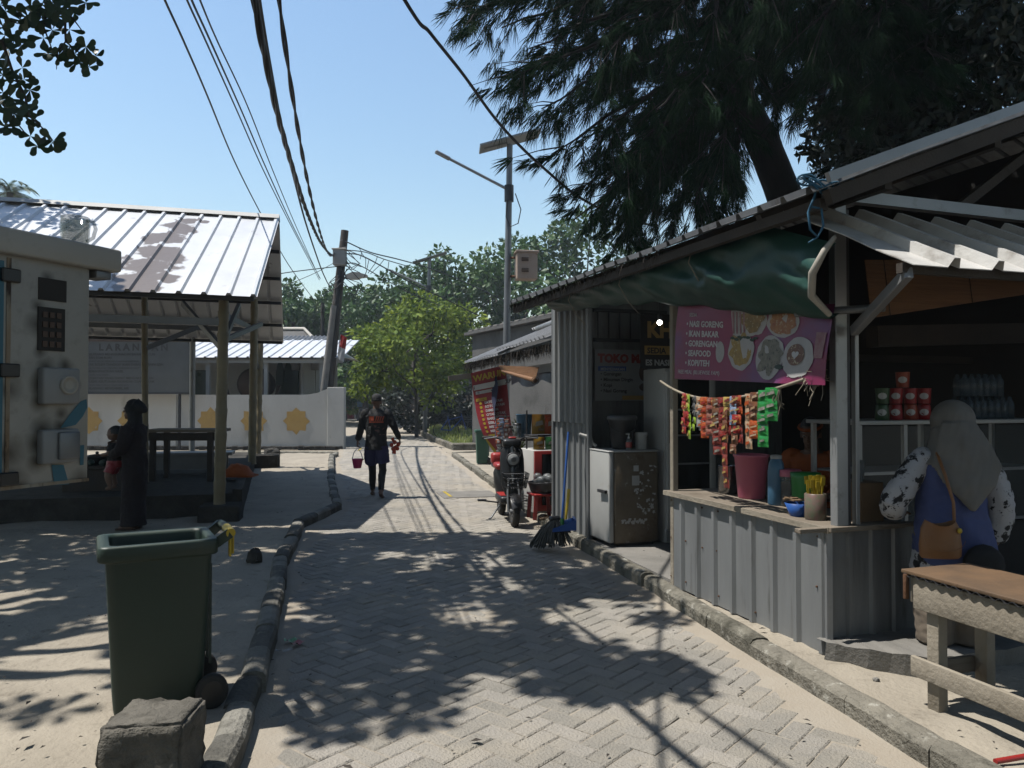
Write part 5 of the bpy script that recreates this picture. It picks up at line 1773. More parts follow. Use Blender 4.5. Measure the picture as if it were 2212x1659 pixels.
for t, w in ((.3, .25), (SL - .25, 2.3), (.3, 2.3)):
    m2 = MB().tube([Q(t, w, .05), Q(t, w, 2.42 + w * .3)], .035, 8)
    m2.build('post', M['steel'], ss)
for a, b in ((Q(.1, .1, 2.30), Q(SL, .1, 2.28)), (Q(SL - .2, .1, 2.28), Q(SL - .2, 2.5, 3.0))):
    m.bar(a, b, .05, .07)
m.bar(Q(.1, .35, 2.08), Q(3.4, .35, 2.08), .03, .12)
m.build('beam', M['ltgrey'], ss)
MB().bar(Q(SL - .3, -.35, 2.02), Q(SL - .05, .35, 2.12), .02, .10).build('loose_plank', M['woodpale'], ss)
MB().box((0, 0, 0), (.05, 5.2, 2.7), 0, 0, 0, frame(Q(2.7, 2.45, 1.5), SW, SE, Z)).build('back_wall', M['ltgrey'], ss)
MB().box((0, 0, 0), (1.6, .05, 2.4), 0, 0, 0, frame(Q(.25, 1.6, 1.3), SW, SE, Z)).build('side_wall', M['ltgrey'], ss)
MB().box((0, 0, 0), (.04, 1.1, .75), 0, 0, 0, frame(Q(3.4, 2.40, 1.75), SW, SE, Z)).build('window_frame', M['moss'], ss)
m = MB()
vs_ = []
for i in range(15):
    for j in range(5):
        t = .4 + 2.9 * i / 14
        vs_.append(Q(t, .38 + .04 * math.sin(i * 1.1) * j / 4, 2.03 - .16 * j / 4 - .05 * math.sin(i * .9) * j / 4))
m.add(vs_, [(i * 5 + j, i * 5 + j + 1, i * 5 + j + 6, i * 5 + j + 5) for i in range(14) for j in range(4)], 0, True)
m.build('blue_valance', M['bluetarp'], ss)
m = MB()
vs_ = []
for i in range(5):
    for j in range(9):
        vs_.append(Q(4.0 + .12 * i, .30 + .03 * math.sin(j + i), 2.05 - 1.1 * j / 8))
m.add(vs_, [(i * 9 + j, i * 9 + j + 1, i * 9 + j + 10, i * 9 + j + 9) for i in range(4) for j in range(8)], 0, True)
m.build('navy_curtain', M['bluedk'], ss)
# rolled bamboo blind, fanning open
bl2 = thing('bamboo_blind', 'orange bamboo blind rolled askew under the small stall eave', 'blind', Q(1.5, 0, 2.0))
a0, a1, b0_, b1_ = P(1078, 790, 11.6), P(1164, 793, 10.6), P(1084, 801, 11.6), P(1156, 822, 10.4)
m = MB()
for i in range(16):
    f = (i + .5) / 16
    m.bar(a0.lerp(b0_, f), a1.lerp(b1_, f), .005, .014, 0)
m.build('slats', M['blind'], bl2)
m = MB().tube([b0_, b1_, b1_ + (b1_ - b0_).normalized() * .02], [.016, .034, .033], 12)
m.build('roll', M['blind'], bl2)
m = MB()
for k in range(3):
    m.tube([b1_ + Vector((0, -.02, 0)) + Vector(((.015 + .017 * k) * math.cos(q), 0, (.015 + .017 * k) * math.sin(q))) for q in [2 * math.pi * i / 14 for i in range(15)]], .004, 4)
m.build('roll_end', M['fibre'], bl2)
# red hanging banner
M['redbanner'] = mat('red_banner_print', (.46, .018, .03), (.36, .012, .025), 1.2, .45)
rb = thing('stall_banner', 'tall red stall banner with yellow and white lettering, curling at the bottom', 'banner', (-.6, 13.6, .3))
rTL, rTR = P(1017, 806, 13.9), P(1092, 788, 13.7)
def rbp(fx, fy, out=0.0):
    # top left corner runs down and swings to the right towards the foot
    e = fy ** 1.5
    px = 1017 + (22 * fy + 38 * fy ** 4) + (1 - fx) * 0 + fx * (75 - 6 * fy - 28 * fy ** 4)
    py = 806 - 18 * fx + fy * (182 + 16 * fx)
    return P(px, py, 13.9 - .2 * fx + .06 * math.sin(fy * 6) + .05 * math.sin(fx * 3) - out)
m = MB()
for o_ in (0, -.004):
    vs_ = [rbp(i / 8, j / 24, o_) for i in range(9) for j in range(25)]
    m.add(vs_, [(i * 25 + j, i * 25 + j + 1, (i + 1) * 25 + j + 1, (i + 1) * 25 + j) for i in range(8) for j in range(24)], 0, True)
m.build('cloth', M['redbanner'], rb)
def on_red(mb_, out=.006):
    mb_.v = [rbp(x / .60, -y / 1.56, out + z)[:] for x, y, z in mb_.v]
    return mb_
m = MB(); m.text('WARUNG', (.03, -.17, 0), X1, Y1, .155, bold=.006, sx=.95); on_red(m).build('heading', M['yellow'], rb)
m = MB(); m.text('CINDY LESTARI GROUP', (.02, -.315, 0), X1, Y1, .10, bold=.003, sx=.62); m.text('TERIMA PESANAN', (.07, -.40, .002), X1, Y1, .05, bold=.001, sx=.9); on_red(m, .010).build('dark_lettering', M['ink'], rb)
m = MB()
m.add([(.015, -.33, 0), (.59, -.33, 0), (.59, -.235, 0), (.015, -.235, 0)], [(0, 1, 2, 3)])
m.add([(.04, -.41, 0), (.36, -.41, 0), (.36, -.355, 0), (.04, -.355, 0)], [(0, 1, 2, 3)])
on_red(m, .005).build('white_strip', M['print'], rb)
m = MB()
for i, t in enumerate(('SATE AYAM', 'SOTO AYAM', 'DIMSUM', 'OTAK OTAK', 'BAKSO', 'SEBLAK', 'MIE TEK-TEK', 'MIE REBUS')):
    m.text(t, (.17, -.60 - .073 * i, 0), X1, Y1, .062, bold=.002)
for i, t in enumerate(('POP ICE', 'ES KOPI', 'ES MILO', 'ES BENG', 'ES CAPP', 'ES TEH', 'ES NUTRI')):
    m.text(t, (.20, -1.26 - .045 * i, 0), X1, Y1, .048, bold=.0018)
on_red(m).build('menu_lettering', M['print'], rb)
m = MB()
m.add([(.03, -.54, 0), (.22, -.54, 0), (.22, -.485, 0), (.03, -.485, 0)], [(0, 1, 2, 3)])
m.add([(.10, -1.20, 0), (.42, -1.20, 0), (.42, -1.145, 0), (.10, -1.145, 0)], [(0, 1, 2, 3)])
for i in range(8):
    disc_flat(m, .10, -.58 - .073 * i, .026, .026, 0, i, 0, .15, 10)
for i in range(20):
    y = -1.16 - .02 * i
    m.add([(.0, y, 0), (.02 + .10 * i / 20, y, 0), (.02 + .10 * (i + 1) / 20, y - .02, 0), (.0, y - .02, 0)], [(0, 1, 2, 3)])
on_red(m, .005).build_each('yellow_mark', M['yellow'], rb)
m = MB(); m.text('SEDIA', (.05, -.532, 0), X1, Y1, .05); m.text('MINUMAN', (.12, -1.192, 0), X1, Y1, .05); on_red(m, .009).build('small_lettering', M['redp'], rb)
MB().tube([G(1073, 1048, .1), P(1072, 985, 13.4)], .036, 10).build('plastic_pipe', M['white'], label='short upright white plastic pipe at the kerb below the red banner', cat='pipe')
# showcase fridge
xa = P(1152, 1000, 10.25)
def box_at(cx_, cy_, z0, z1, w, d, mm, name, par=None, bev=.006, a=0.0, **kw):
    mb_ = MB().box((0, 0, 0), (w, d, z1 - z0), a, bev, 0, frame(Vector((cx_, cy_, (z0 + z1) / 2)), KV, KU, Z), 2)
    return mb_.build(name, mm, par, **kw)
sc_ = xa + KV * .40 + KU * .30
sf = thing('showcase_fridge', 'white sided showcase fridge with a red frame and dark glass front', 'fridge', (sc_.x, sc_.y, .1))
box_at(sc_.x, sc_.y, .12, .95, .78, .56, M['white'], 'body', sf)
f_ = sc_ - KU * .293
box_at(f_.x, f_.y, .14, .94, .76, .02, M['red'], 'front_frame', sf, .002)
f_ = sc_ - KU * .306
box_at(f_.x + KV.x * .03, f_.y + KV.y * .03, .22, .90, .62, .006, M['pane'], 'glass_front', sf, 0)
m = MB()
for k in range(5):
    c = sc_ - KV * .393
    m.box((0, 0, 0), (.008, .44, .012), 0, 0, 0, frame(Vector((c.x, c.y, .18 + .035 * k)), KV, KU, Z))
m.build_each('vent_slat', M['ltgrey'], sf)
r = random.Random(66)
fc_ = {'a': mat('yellow_packet', (.55, .36, .03), (.35, .12, .02), 9, .35), 'b': mat('red_packet', (.40, .05, .03), (.22, .02, .02), 9, .35), 'c': mat('green_packet', (.04, .22, .05), (.03, .13, .04), 9, .35), 'd': SC['or'], 'e': SC['bl'], 'f': SC['wo']}
def pack(c, w, h, mm, words, group, tilt=0.0):
    mb_ = MB()
    vs_ = []
    for j in range(5):
        for i in range(5):
            x, z = i / 4 - .5, j / 4
            bul = .03 * (1 - (2 * x) ** 2) * math.sin(math.pi * z)
            vs_.append(c + KV * (x * w) + Z * (z * h) - KU * (bul + z * tilt))
    mb_.add(vs_, [(j * 5 + i, j * 5 + i + 1, j * 5 + i + 6, j * 5 + i + 5) for j in range(4) for i in range(4)], 0, True)
    mb_.add([v + KU * .02 for v in (vs_[0], vs_[4], vs_[24], vs_[20])], [(0, 3, 2, 1)])
    mb_.add([c + Z * (h * (.55 + .13 * b_ + .03 * a)) + KV * (.3 * w * a) - KU * (.031 + tilt * .5) for a, b_ in ((-1, -1), (1, -.7), (.85, 1), (-.9, .8))], [(0, 1, 2, 3)], 1)
    mb_.add([c + Z * (h * (.24 + .09 * b_)) + KV * (w * (.12 + .22 * a)) - KU * (.031 + tilt * .5) for a, b_ in ((-1, -1), (1, -.7), (.85, 1), (-.9, .8))], [(0, 1, 2, 3)], 2)
    return mb_.build('snack_packet', [mm, M['cream'], M['card']], label=words, cat='snack packet', group=group)
base = sc_ - KU * .12
for i, (k, wd) in enumerate((('a', 'yellow snack packet at the left of the row on the showcase'), ('d', 'orange snack packet second in the row on the showcase'), ('b', 'red snack packet third in the row on the showcase'), ('d', 'orange snack packet at the right of the row on the showcase'))):
    pack(Vector((base.x, base.y, 1.16)) + KV * (-.26 + .18 * i), .18, .27, fc_[k], wd, 'snack packets above the showcase fridge')
for i, (k, wd) in enumerate((('a', 'small yellow packet in the lower row on the showcase'), ('c', 'small green packet in the lower row on the showcase'), ('b', 'small red packet in the lower row on the showcase'), ('e', 'small blue packet in the lower row on the showcase'))):
    pack(Vector((base.x, base.y, .955)) + KV * (-.28 + .17 * i) - KU * .08, .15, .17, fc_[k], wd, 'snack packets above the showcase fridge')
sh_ = thing('wire_rack', 'small dark rack of snack packets standing on the showcase fridge', 'rack', (base.x, base.y, .95))
box_at(base.x + KU.x * .1, base.y + KU.y * .1, 1.13, 1.15, .76, .30, M['steeldark'], 'shelf', sh_, 0)
for w_ in (-.36, .36):
    c = base + KV * w_ + KU * .2
    MB().tube([(c.x, c.y, .95), (c.x, c.y, 1.48)], .012, 6).build('upright', M['steeldark'], sh_)
# counter table with blue bucket, jar and dark things behind the scooter
tb0 = P(1120, 960, 12.3)
sk = thing('stall_table', 'dark cluttered table behind the scooter in the small stall', 'table', (tb0.x + .1, 12.5, .1))
box_at(tb0.x + .12, 12.5, .98, 1.02, .75, .9, M['wooddark'], 'table_top', sk)
for dx in (-.3, .3):
    for dy in (-.35, .35):
        c = Vector((tb0.x + .12, 12.5, 0)) + KV * dx + KU * dy
        MB().box((c.x, c.y, .54), (.05, .05, .88)).build('leg', M['wooddark'], sk)
c = P(1132, 922, 12.4); c.z = 1.02
vessel('blue_bucket', 'blue plastic bucket on the dark table beyond the scooter', 'bucket', c, [(.10, 0), (.105, .01), (.13, .36), (.137, .37), (.125, .37), (.11, .05), (.01, .02)], M['cyan'])
c = P(1106, 940, 12.2)
for k, (dx, zz, hh, wd) in enumerate(((0, 1.02, .16, 'clear storage jar at the left on the dark stall table'), (.13, 1.02, .20, 'taller clear storage jar at the right on the dark stall table'))):
    cc = Vector((c.x + dx - .05, 12.2, zz))
    vessel('storage_jar', wd, 'jar', cc, [(.06, 0), (.065, .01), (.065, hh), (.05, hh + .02)], M['clear'], (('lid', [(.066, hh), (.066, hh + .03), (.01, hh + .035)], M['black']),))
pt2 = P(1120, 905, 14.5)
pp = thing('potted_plant', 'small feathery green plant behind the blue bucket', 'plant', (pt2.x, 14.5, .1))
MB().lathe([(.12, .0), (.16, .5), (.15, .5)], 14, Matrix.Translation((pt2.x, 14.5, .1))).build('pot', M['card'], pp)
m = MB()
r = random.Random(5)
for k in range(140):
    d = (rvec(r) + Z * 1.2).normalized()
    leaf(m, Vector((pt2.x, 14.5, .6 + .5 * r.random())), d, rvec(r), r.uniform(.15, .3), .014)
m.build('foliage', M['leaf2'], pp)
# sachets hung in two bunches
for bi, (px, y0_, y1_, fa, wd) in enumerate(((1077, 905, 958, 'or', 'orange and pink sachet strips hung at the left of the small stall'), (1083, 903, 950, 'bl', 'blue and white sachet strips hung at the small stall'), (1094, 905, 962, 'pk', 'rose striped sachet strips hung right of the blue ones'), (1078, 958, 1002, 'bw', 'green and white sachet strips hung lowest at the small stall'))):
    t = P(px, y0_, 11.8); b = P(px, y1_, 11.8)
    L = t.z - b.z
    th_ = thing('sachet_strip', wd, 'sachets', (t.x, 11.8, b.z), group='sachet strips hung at the small stall')
    m = MB()
    for k in range(6):
        m.box((t.x + .01 * math.sin(k * 2), 11.8 + .01 * math.cos(k * 3), t.z - L * (k + .5) / 6), (.075, .02, L / 6.3), .2 * math.sin(k), .006)
    m.build('foil', SC[fa], th_)
    m = MB()
    for k in range(6):
        m.box((t.x + .01 * math.sin(k * 2), 11.787 + .01 * math.cos(k * 3), t.z - L * (k + .5) / 6), (.04, .004, L / 12), .2 * math.sin(k), 0)
    m.build('label_print', M['print'], th_)
t = P(1088, 902, 11.9)
MB().tube([Vector((t.x + .03, 11.9, .1)), Vector((t.x + .03, 11.9, t.z + .05))], .014, 6).tube([(t.x - .12, 11.85, t.z + .02), (t.x + .1, 11.85, t.z + .02)], .008, 6).build('display_stand', M['black'], label='thin black stand carrying the hanging sachets in the small stall', cat='stand')
# red stool with a basket of wrapped goods
st_ = P(1171, 1078, 9.95)
stl = thing('plastic_stool', 'dark red plastic stool in front of the showcase fridge', 'stool', (st_.x, 9.95, .1))
box_at(st_.x, 9.95, .40, .43, .32, .32, M['red'], 'seat', stl, .01)
for dx in (-.12, .12):
    for dy in (-.12, .12):
        c = Vector((st_.x, 9.95, 0)) + KV * dx + KU * dy
        MB().bar((c.x + KV.x * dx * .2, c.y, .1), (c.x, c.y, .40), .05, .05, 0, .005).build('leg', M['red'], stl)
bk_ = thing('wire_basket', 'round basket of plastic wrapped goods on the red stool', 'basket', (st_.x, 9.95, .43))
MB().lathe([(.13, 0), (.15, .02), (.185, .13), (.19, .14), (.175, .13), (.12, .02), (.01, .01)], 18, Matrix.Translation((st_.x, 9.95, .432))).build('bowl', M['steeldark'], bk_)
r = random.Random(15)
m = MB()
for k in range(9):
    m.ball((st_.x + r.uniform(-.1, .1), 9.95 + r.uniform(-.1, .1), .56 + r.uniform(0, .08)), (.06, .06, .05), 8)
m.build('wrapped_goods', M['clear'], label='heap of plastic wrapped goods filling the round basket', cat='wrapped goods', kind='stuff')
q = G(1180, 1123, .1)
m = MB()
for k in range(4):
    m.tube([Vector((q.x + (.10 - .02 * k) * math.cos(a), q.y + (.07 - .01 * k) * math.sin(a), .12 + .01 * k)) for a in [2 * math.pi * i / 12 for i in range(11)]], .006, 5)
m.build('coiled_cord', M['woodtop'], label='small coil of brown cord on the kerb left of the sheet wall', cat='cord')

# electric scooter facing the camera
sa, sb_ = Vector((0.03, 9.85, 0)), Vector((-.15, 10.92, 0))
sx_ = (sa - sb_).normalized()
sc = thing('electric_scooter', 'black electric scooter with a front basket parked against the kerb', 'scooter', (sa + sb_) / 2, math.atan2(sx_.y, sx_.x))
T = wm(sc)
def tv(x, y, z):
    return T @ Vector((x, y, z))
WB = (sa - sb_).length / 2
for xx, r_ in ((WB, .20), (-WB, .20)):
    n_ = 28
    w = MB().tube([tv(xx + (r_ - .045) * math.cos(2 * math.pi * k / n_), 0, r_ + (r_ - .045) * math.sin(2 * math.pi * k / n_)) for k in range(n_ + 1)], .046, 10, 0, True, False)
    wh = w.build('wheel', M['rubber'], sc)
    MB().tube([tv(xx + .118 * math.cos(2 * math.pi * k / n_), 0, r_ + .118 * math.sin(2 * math.pi * k / n_)) for k in range(n_ + 1)], .014, 6, 0, True, False).build('rim', M['steeldark'], wh)
    m = MB()
    for k in range(5):
        a = 2 * math.pi * k / 5
        m.bar(tv(xx, 0, r_), tv(xx + .115 * math.cos(a), 0, r_ + .115 * math.sin(a)), .03, .018)
    m.tube([tv(xx, -.06, r_), tv(xx, .06, r_)], .035, 12)
    m.build('spokes', M['alu'], wh)
m = MB()
for sy in (-1, 1):
    m.tube([tv(WB, sy * .075, .20), tv(WB - .05, sy * .075, .45), tv(WB - .09, sy * .05, .62)], .018, 8)
m.tube([tv(WB - .09, 0, .55), tv(WB - .17, 0, 1.02)], .028, 8)
m.build('fork', M['steel'], sc)
m = MB()
prof = []
rings = []
for k in range(9):
    a = R(20 + 125 * k / 8)
    rings.append([tv(WB + .235 * math.cos(a), y, .20 + .235 * math.sin(a) - abs(y) * .35) for y in (-.07, -.035, 0, .035, .07)])
m.loft(rings, 0, True, False, False)
m.build('mudguard', M['black'], sc)
m = MB()
rings = []
for z_, w_, x_ in ((.40, .10, -.12), (.52, .145, -.13), (.70, .16, -.16), (.85, .16, -.19), (.97, .145, -.215), (1.04, .09, -.225)):
    rings.append([tv(WB + x_ + .055 * math.cos(a) * (1 if math.cos(a) > 0 else .6), w_ * math.sin(a), z_) for a in [2 * math.pi * k / 16 for k in range(16)]])
m.loft(rings)
m.build('leg_shield', M['black'], sc)
hl = frame(tv(WB - .10, 0, .86), sx_.cross(Z), Z, sx_)
hb = MB().lathe([(.06, -.05), (.088, -.02), (.092, .01), (.085, .018)], 24, hl).build('headlight', M['steeldark'], sc)
MB().lathe([(.083, .012), (.06, .028), (.02, .034), (.002, .034)], 24, hl).build('lens', M['lampglass'], hb)
MB().lathe([(.035, .033), (.035, .038), (.02, .036)], 16, hl).build('reflector_ring', M['steel'], hb)
MB().box((WB - .22, 0, 1.06), (.16, .24, .11), 0, .035, 0, T, 2).build('dash', M['black'], sc)
MB().box((WB - .28, .02, 1.125), (.07, .10, .03), 0, .012, 0, T, 2).build('ignition_cover', M['red'], sc)
m = MB().tube([tv(WB - .33, -.36, 1.13), tv(WB - .27, -.20, 1.14), tv(WB - .21, -.07, 1.08), tv(WB - .21, .07, 1.08), tv(WB - .27, .20, 1.14), tv(WB - .33, .36, 1.13)], .014, 8)
m.build('handlebar', M['black'], sc)
for sy in (-1, 1):
    MB().tube([tv(WB - .335, sy * .37, 1.13), tv(WB - .285, sy * .24, 1.14)], .021, 10).build('grip', M['rubber'], sc)
    MB().tube([tv(WB - .24, sy * .19, 1.14), tv(WB - .235, sy * .36, 1.12)], .008, 6).build('brake_lever', M['alu'], sc)
m = MB()
bw0, bw1 = .135, .165
for z_, hw, hd in ((.52, .12, .09), (.58, .13, .10), (.64, .142, .108), (.70, .155, .115)):
    cx_ = WB + .09
    m.tube([tv(cx_ - hd, -hw, z_), tv(cx_ + hd, -hw, z_), tv(cx_ + hd, hw, z_), tv(cx_ - hd, hw, z_), tv(cx_ - hd, -hw, z_)], .006, 5)
for k in range(9):
    y_ = -1 + 2 * k / 8
    m.tube([tv(WB + .09 + .09, y_ * .12, .52), tv(WB + .09 + .115, y_ * .155, .70)], .0045, 4)
    m.tube([tv(WB + .09 - .09, y_ * .12, .52), tv(WB + .09 + .09, y_ * .12, .52)], .0045, 4)
    if k % 2 == 0:
        x_ = -1 + 2 * k / 8
        for sy in (-1, 1):
            m.tube([tv(WB + .09 + x_ * .09, sy * .12, .52), tv(WB + .09 + x_ * .115, sy * .155, .70)], .0045, 4)
m.build('front_basket', M['black'], sc)
MB().box((-.02, 0, .30), (.52, .26, .10), 0, .03, 0, T, 2).build('footboard', M['black'], sc)
MB().box((-.04, 0, .356), (.40, .24, .012), 0, .004, 0, T).build('foot_mat', M['red'], sc)
m = MB()
rings = []
for z_, x0_, x1_, w_ in ((.30, -.62, -.22, .09), (.45, -.66, -.22, .12), (.60, -.66, -.24, .13), (.66, -.62, -.26, .11)):
    rings.append([tv((x0_ + x1_) / 2 + (x1_ - x0_) / 2 * math.cos(a), w_ * math.sin(a), z_) for a in [2 * math.pi * k / 16 for k in range(16)]])
m.loft(rings)
m.build('rear_body', M['black'], sc)
MB().box((-.40, 0, .705), (.36, .25, .09), 0, .04, 0, T, 2).build('seat', M['red'], sc)
MB().box((-.74, 0, .78), (.20, .24, .17), 0, .04, 0, T, 2).build('rear_seat', M['red'], sc)
MB().box((-.74, 0, .67), (.26, .20, .03), 0, .008, 0, T).build('rear_rack', M['steeldark'], sc)
m = MB()
for sy in (-1, 1):
    m.tube([tv(-.06, sy * .12, .24), tv(-.06, sy * .34, .27)], .011, 6)
    m.box((-.06, sy * .34, .275), (.08, .12, .025), 0, .006, 0, T)
m.build_each('foot_peg', M['black'], sc)
MB().tube([tv(-.10, -.06, .24), tv(-.16, -.20, .02), tv(-.10, -.24, .012)], .012, 6).build('side_stand', M['steel'], sc)
m = MB()
for k in range(5):
    y_ = .05 * math.sin(k * 2.3)
    m.tube([tv(WB - .21, y_, 1.05), tv(WB - .10, y_ * 2.2 + .03, .98 - .03 * k), tv(WB - .10, y_ + .02 * k - .04, .70), tv(WB - .07, .03 * (k - 2), .50)], .005, 5)
m.build('brake_cable', M['cable'], sc)
# ================================================================ people
from mathutils.bvhtree import BVHTree
def xf(mb_, T):
    mb_.v = [(T @ Vector(p))[:] for p in mb_.v]
    return mb_
def tube3(m, pts, rs, flat=1.0, n=12):
    # densified smooth limb
    P_ = [Vector(p) for p in pts]
    q, rr_ = [], []
    for i in range(len(P_) - 1):
        p0, p1, p2, p3 = P_[max(0, i - 1)], P_[i], P_[i + 1], P_[min(len(P_) - 1, i + 2)]
        for k in range(5):
            t = k / 5
            q.append(.5 * ((2 * p1) + (p2 - p0) * t + (2 * p0 - 5 * p1 + 4 * p2 - p3) * t * t + (3 * p1 - p0 - 3 * p2 + p3) * t ** 3))
            rr_.append(rs[i] + (rs[i + 1] - rs[i]) * t)
    q.append(P_[-1]); rr_.append(rs[-1])
    m.tube(q, rr_, n, 0, True, True, flat)
def add_hand(m, wrist, d, palm_n, side, curl=.5, s=1.0):
    # palm and five separate fingers; d = pointing direction, palm_n = palm normal, side = towards the thumb
    w = Vector(wrist); d = Vector(d).normalized(); s_ = Vector(side); s_ = (s_ - d * s_.dot(d)).normalized(); n_ = Vector(palm_n); n_ = d.cross(s_) * (1 if d.cross(s_).dot(n_) > 0 else -1)
    for k in range(4):
        o = s_ * ((1.5 - k) * .019 * s)
        m.tube([w + o * .6, w + d * .045 * s + o * .9, w + d * .088 * s + o], [.013 * s, .0135 * s, .011 * s], 8)
        L = (.066, .074, .068, .052)[k] * s
        p = w + d * .088 * s + o
        pts = [p]
        dd = d
        for j, f in enumerate((.45, .32, .23)):
            dd = (dd + n_ * curl * (1.1 if j == 0 else 1.5)).normalized()
            pts.append(pts[-1] + dd * L * f)
        m.tube(pts, [.0098 * s, .0092 * s, .0085 * s, .0065 * s], 8)
    p = w + d * .025 * s + s_ * .022 * s
    e1_ = p + (d * .6 + s_ * .7 + n_ * .3 * curl).normalized() * .045 * s
    m.tube([p, e1_, e1_ + (d * .8 + s_ * .2 + n_ * .7 * curl).normalized() * .035 * s], [.014 * s, .011 * s, .008 * s], 8)
def head_shape(m, c, T=None, s=1.0):
    # head facing +y with brow, nose, lips, chin and ears
    b = MB()
    b.ball((0, -.008, .03), (.076, .094, .098), 18)
    b.ball((0, .022, -.045), (.056, .066, .068), 16)
    b.ball((0, .068, -.092), (.026, .022, .02), 10)
    b.tube([(0, .086, .022), (0, .102, -.012), (0, .110, -.026)], [.009, .012, .014], 8)
    b.ball((0, .092, -.058), (.022, .010, .006), 8)
    b.ball((0, .090, -.068), (.019, .010, .006), 8)
    b.tube([(-.045, .078, .030), (0, .090, .034), (.045, .078, .030)], [.008, .010, .008], 8)
    for sx in (-1, 1):
        b.ball((sx * .078, -.004, -.012), (.010, .020, .032), 10)
    M_ = Matrix.Translation(c) @ (T or Matrix.Identity(4)) @ Matrix.Scale(s, 4)
    o = len(m.v)
    m.v += [(M_ @ Vector(p))[:] for p in b.v]
    m.f += [[i + o for i in f] for f in b.f]
    m.m += b.m; m.sm += b.sm
    return M_
def eyes(parent, M_, root):
    m = MB()
    for sx in (-1, 1):
        m.ball((sx * .031, .079, .008), (.013, .009, .008), 10)
    xf(m, M_); xf(m, wm(root)); m.build('eye', M['print'], root)
    m = MB()
    for sx in (-1, 1):
        m.ball((sx * .031, .0865, .008), (.0055, .003, .0055), 8)
        m.tube([(sx * .048, .078, .030), (sx * .031, .088, .034), (sx * .015, .088, .030)], .003, 5)
    xf(m, M_); xf(m, wm(root)); m.build('iris_and_brow', M['ink'], root)
def finish(m, root, name, mm, voxel=.010, smooth=3, label=None):
    o = remesh(m, voxel, smooth)
    if name != 'body':                   # folds and creases in the cloth
        for i, p in enumerate(o.v):
            q = Vector(p)
            k = .012 * noise.noise(Vector((q.x * 11 + 4, q.y * 11, q.z * 8 + q.x * 9))) + .007 * noise.noise(Vector((q.x * 20, q.y * 20, q.z * 30)))
            d = Vector((q.x, q.y, 0))
            d = d.normalized() if d.length > .01 else Vector((0, 0, 0))
            o.v[i] = (q + d * k)[:]
    xf(o, wm(root))
    return o.build(name, mm, root, label=label)

# ---- walking man seen from behind
g = G(812, 1077)
man = thing('person', 'man in black cap, long black shirt and navy shorts walking away barefoot', 'person', (g.x, g.y + .02, .008), R(2))
b = MB()
tube3(b, [(0, 0, .84), (0, 0, 1.0), (0, .0, 1.22), (0, -.005, 1.36), (0, 0, 1.44)], [.15, .145, .165, .165, .08], .66)
tube3(b, [(0, 0, 1.40), (0, .01, 1.47), (0, .02, 1.53)], [.062, .056, .055])
Mh = head_shape(b, (0, .025, 1.575), None, 1.0)
LSH, LEL, LWR = (-.19, 0, 1.37), (-.255, .0, 1.13), (-.315, .05, .94)
RSH, REL, RWR = (.19, 0, 1.37), (.30, -.02, 1.15), (.375, .06, .965)
for a, e, w in ((LSH, LEL, LWR), (RSH, REL, RWR)):
    tube3(b, [a, e, w], [.056, .043, .029])
add_hand(b, LWR, (-.02, .1, -1), (1, 0, 0), (0, 1, 0), 1.0)
add_hand(b, RWR, (.1, .15, -1), (-1, 0, 0), (0, 1, 0), .8)
LK, LA = (-.095, .22, .47), (-.10, .30, .085)
RK, RA = (.095, .07, .47), (.10, -.16, .12)
for hp, k_, a_ in (((-.09, 0, .88), LK, LA), ((.09, 0, .88), RK, RA)):
    tube3(b, [hp, k_, a_], [.088, .058, .036])
tube3(b, [(LA[0], LA[1] - .045, .045), (LA[0] - .005, LA[1] + .06, .04), (LA[0] - .012, LA[1] + .17, .022)], [.036, .036, .030], .9)
tube3(b, [(RA[0], RA[1] - .055, .125), (RA[0], RA[1] + .03, .06), (RA[0] + .008, RA[1] + .13, .022)], [.035, .036, .030], .9)
for fx, fy, sg in ((LA[0] - .012, LA[1] + .17, -1), (RA[0] + .008, RA[1] + .13, 1)):
    for k in range(5):
        b.tube([(fx + (k - 2) * .013, fy, .02), (fx + (k - 2) * .0155, fy + .05 - .006 * abs(k - (1 if sg > 0 else 3)), .014)], [.010, .008], 6)
finish(b, man, 'body', M['skin'], .0075, 2)
eyes(None, Mh, man)
s_ = MB()
tube3(s_, [(0, 0, .79), (0, 0, .90), (0, 0, 1.05), (0, 0, 1.22), (0, -.004, 1.35), (0, .0, 1.425), (0, .008, 1.465)], [.185, .18, .172, .188, .188, .12, .072], .70, 20)
for a, e, w in ((LSH, LEL, LWR), (RSH, REL, RWR)):
    tube3(s_, [(a[0] * .7, a[1], a[2] + .02), a, e, tuple(Vector(e).lerp(Vector(w), .92))], [.085, .078, .060, .045])
shirt = remesh(s_, .010, 3)
for i, p in enumerate(shirt.v):
    q = Vector(p)
    k = .010 * noise.noise(Vector((q.x * 9, q.y * 9, q.z * 6))) + .006 * noise.noise(q * 22)
    shirt.v[i] = (q.x + k, q.y + k, q.z)
bvh = BVHTree.FromPolygons([Vector(p) for p in shirt.v], shirt.f)
xf(shirt, wm(man)); shirt.build('long_shirt', M['clothblack'], man)
def on_back(mb_):
    out = []
    for p in mb_.v:
        h = bvh.ray_cast(Vector((p[0], -1, p[2])), Vector((0, 1, 0)))
        y = (h[0].y if h[0] is not None else -.12) - .004 + p[1]
        out.append((p[0], y, p[2]))
    mb_.v = out
    return xf(mb_, wm(man))
m = MB()
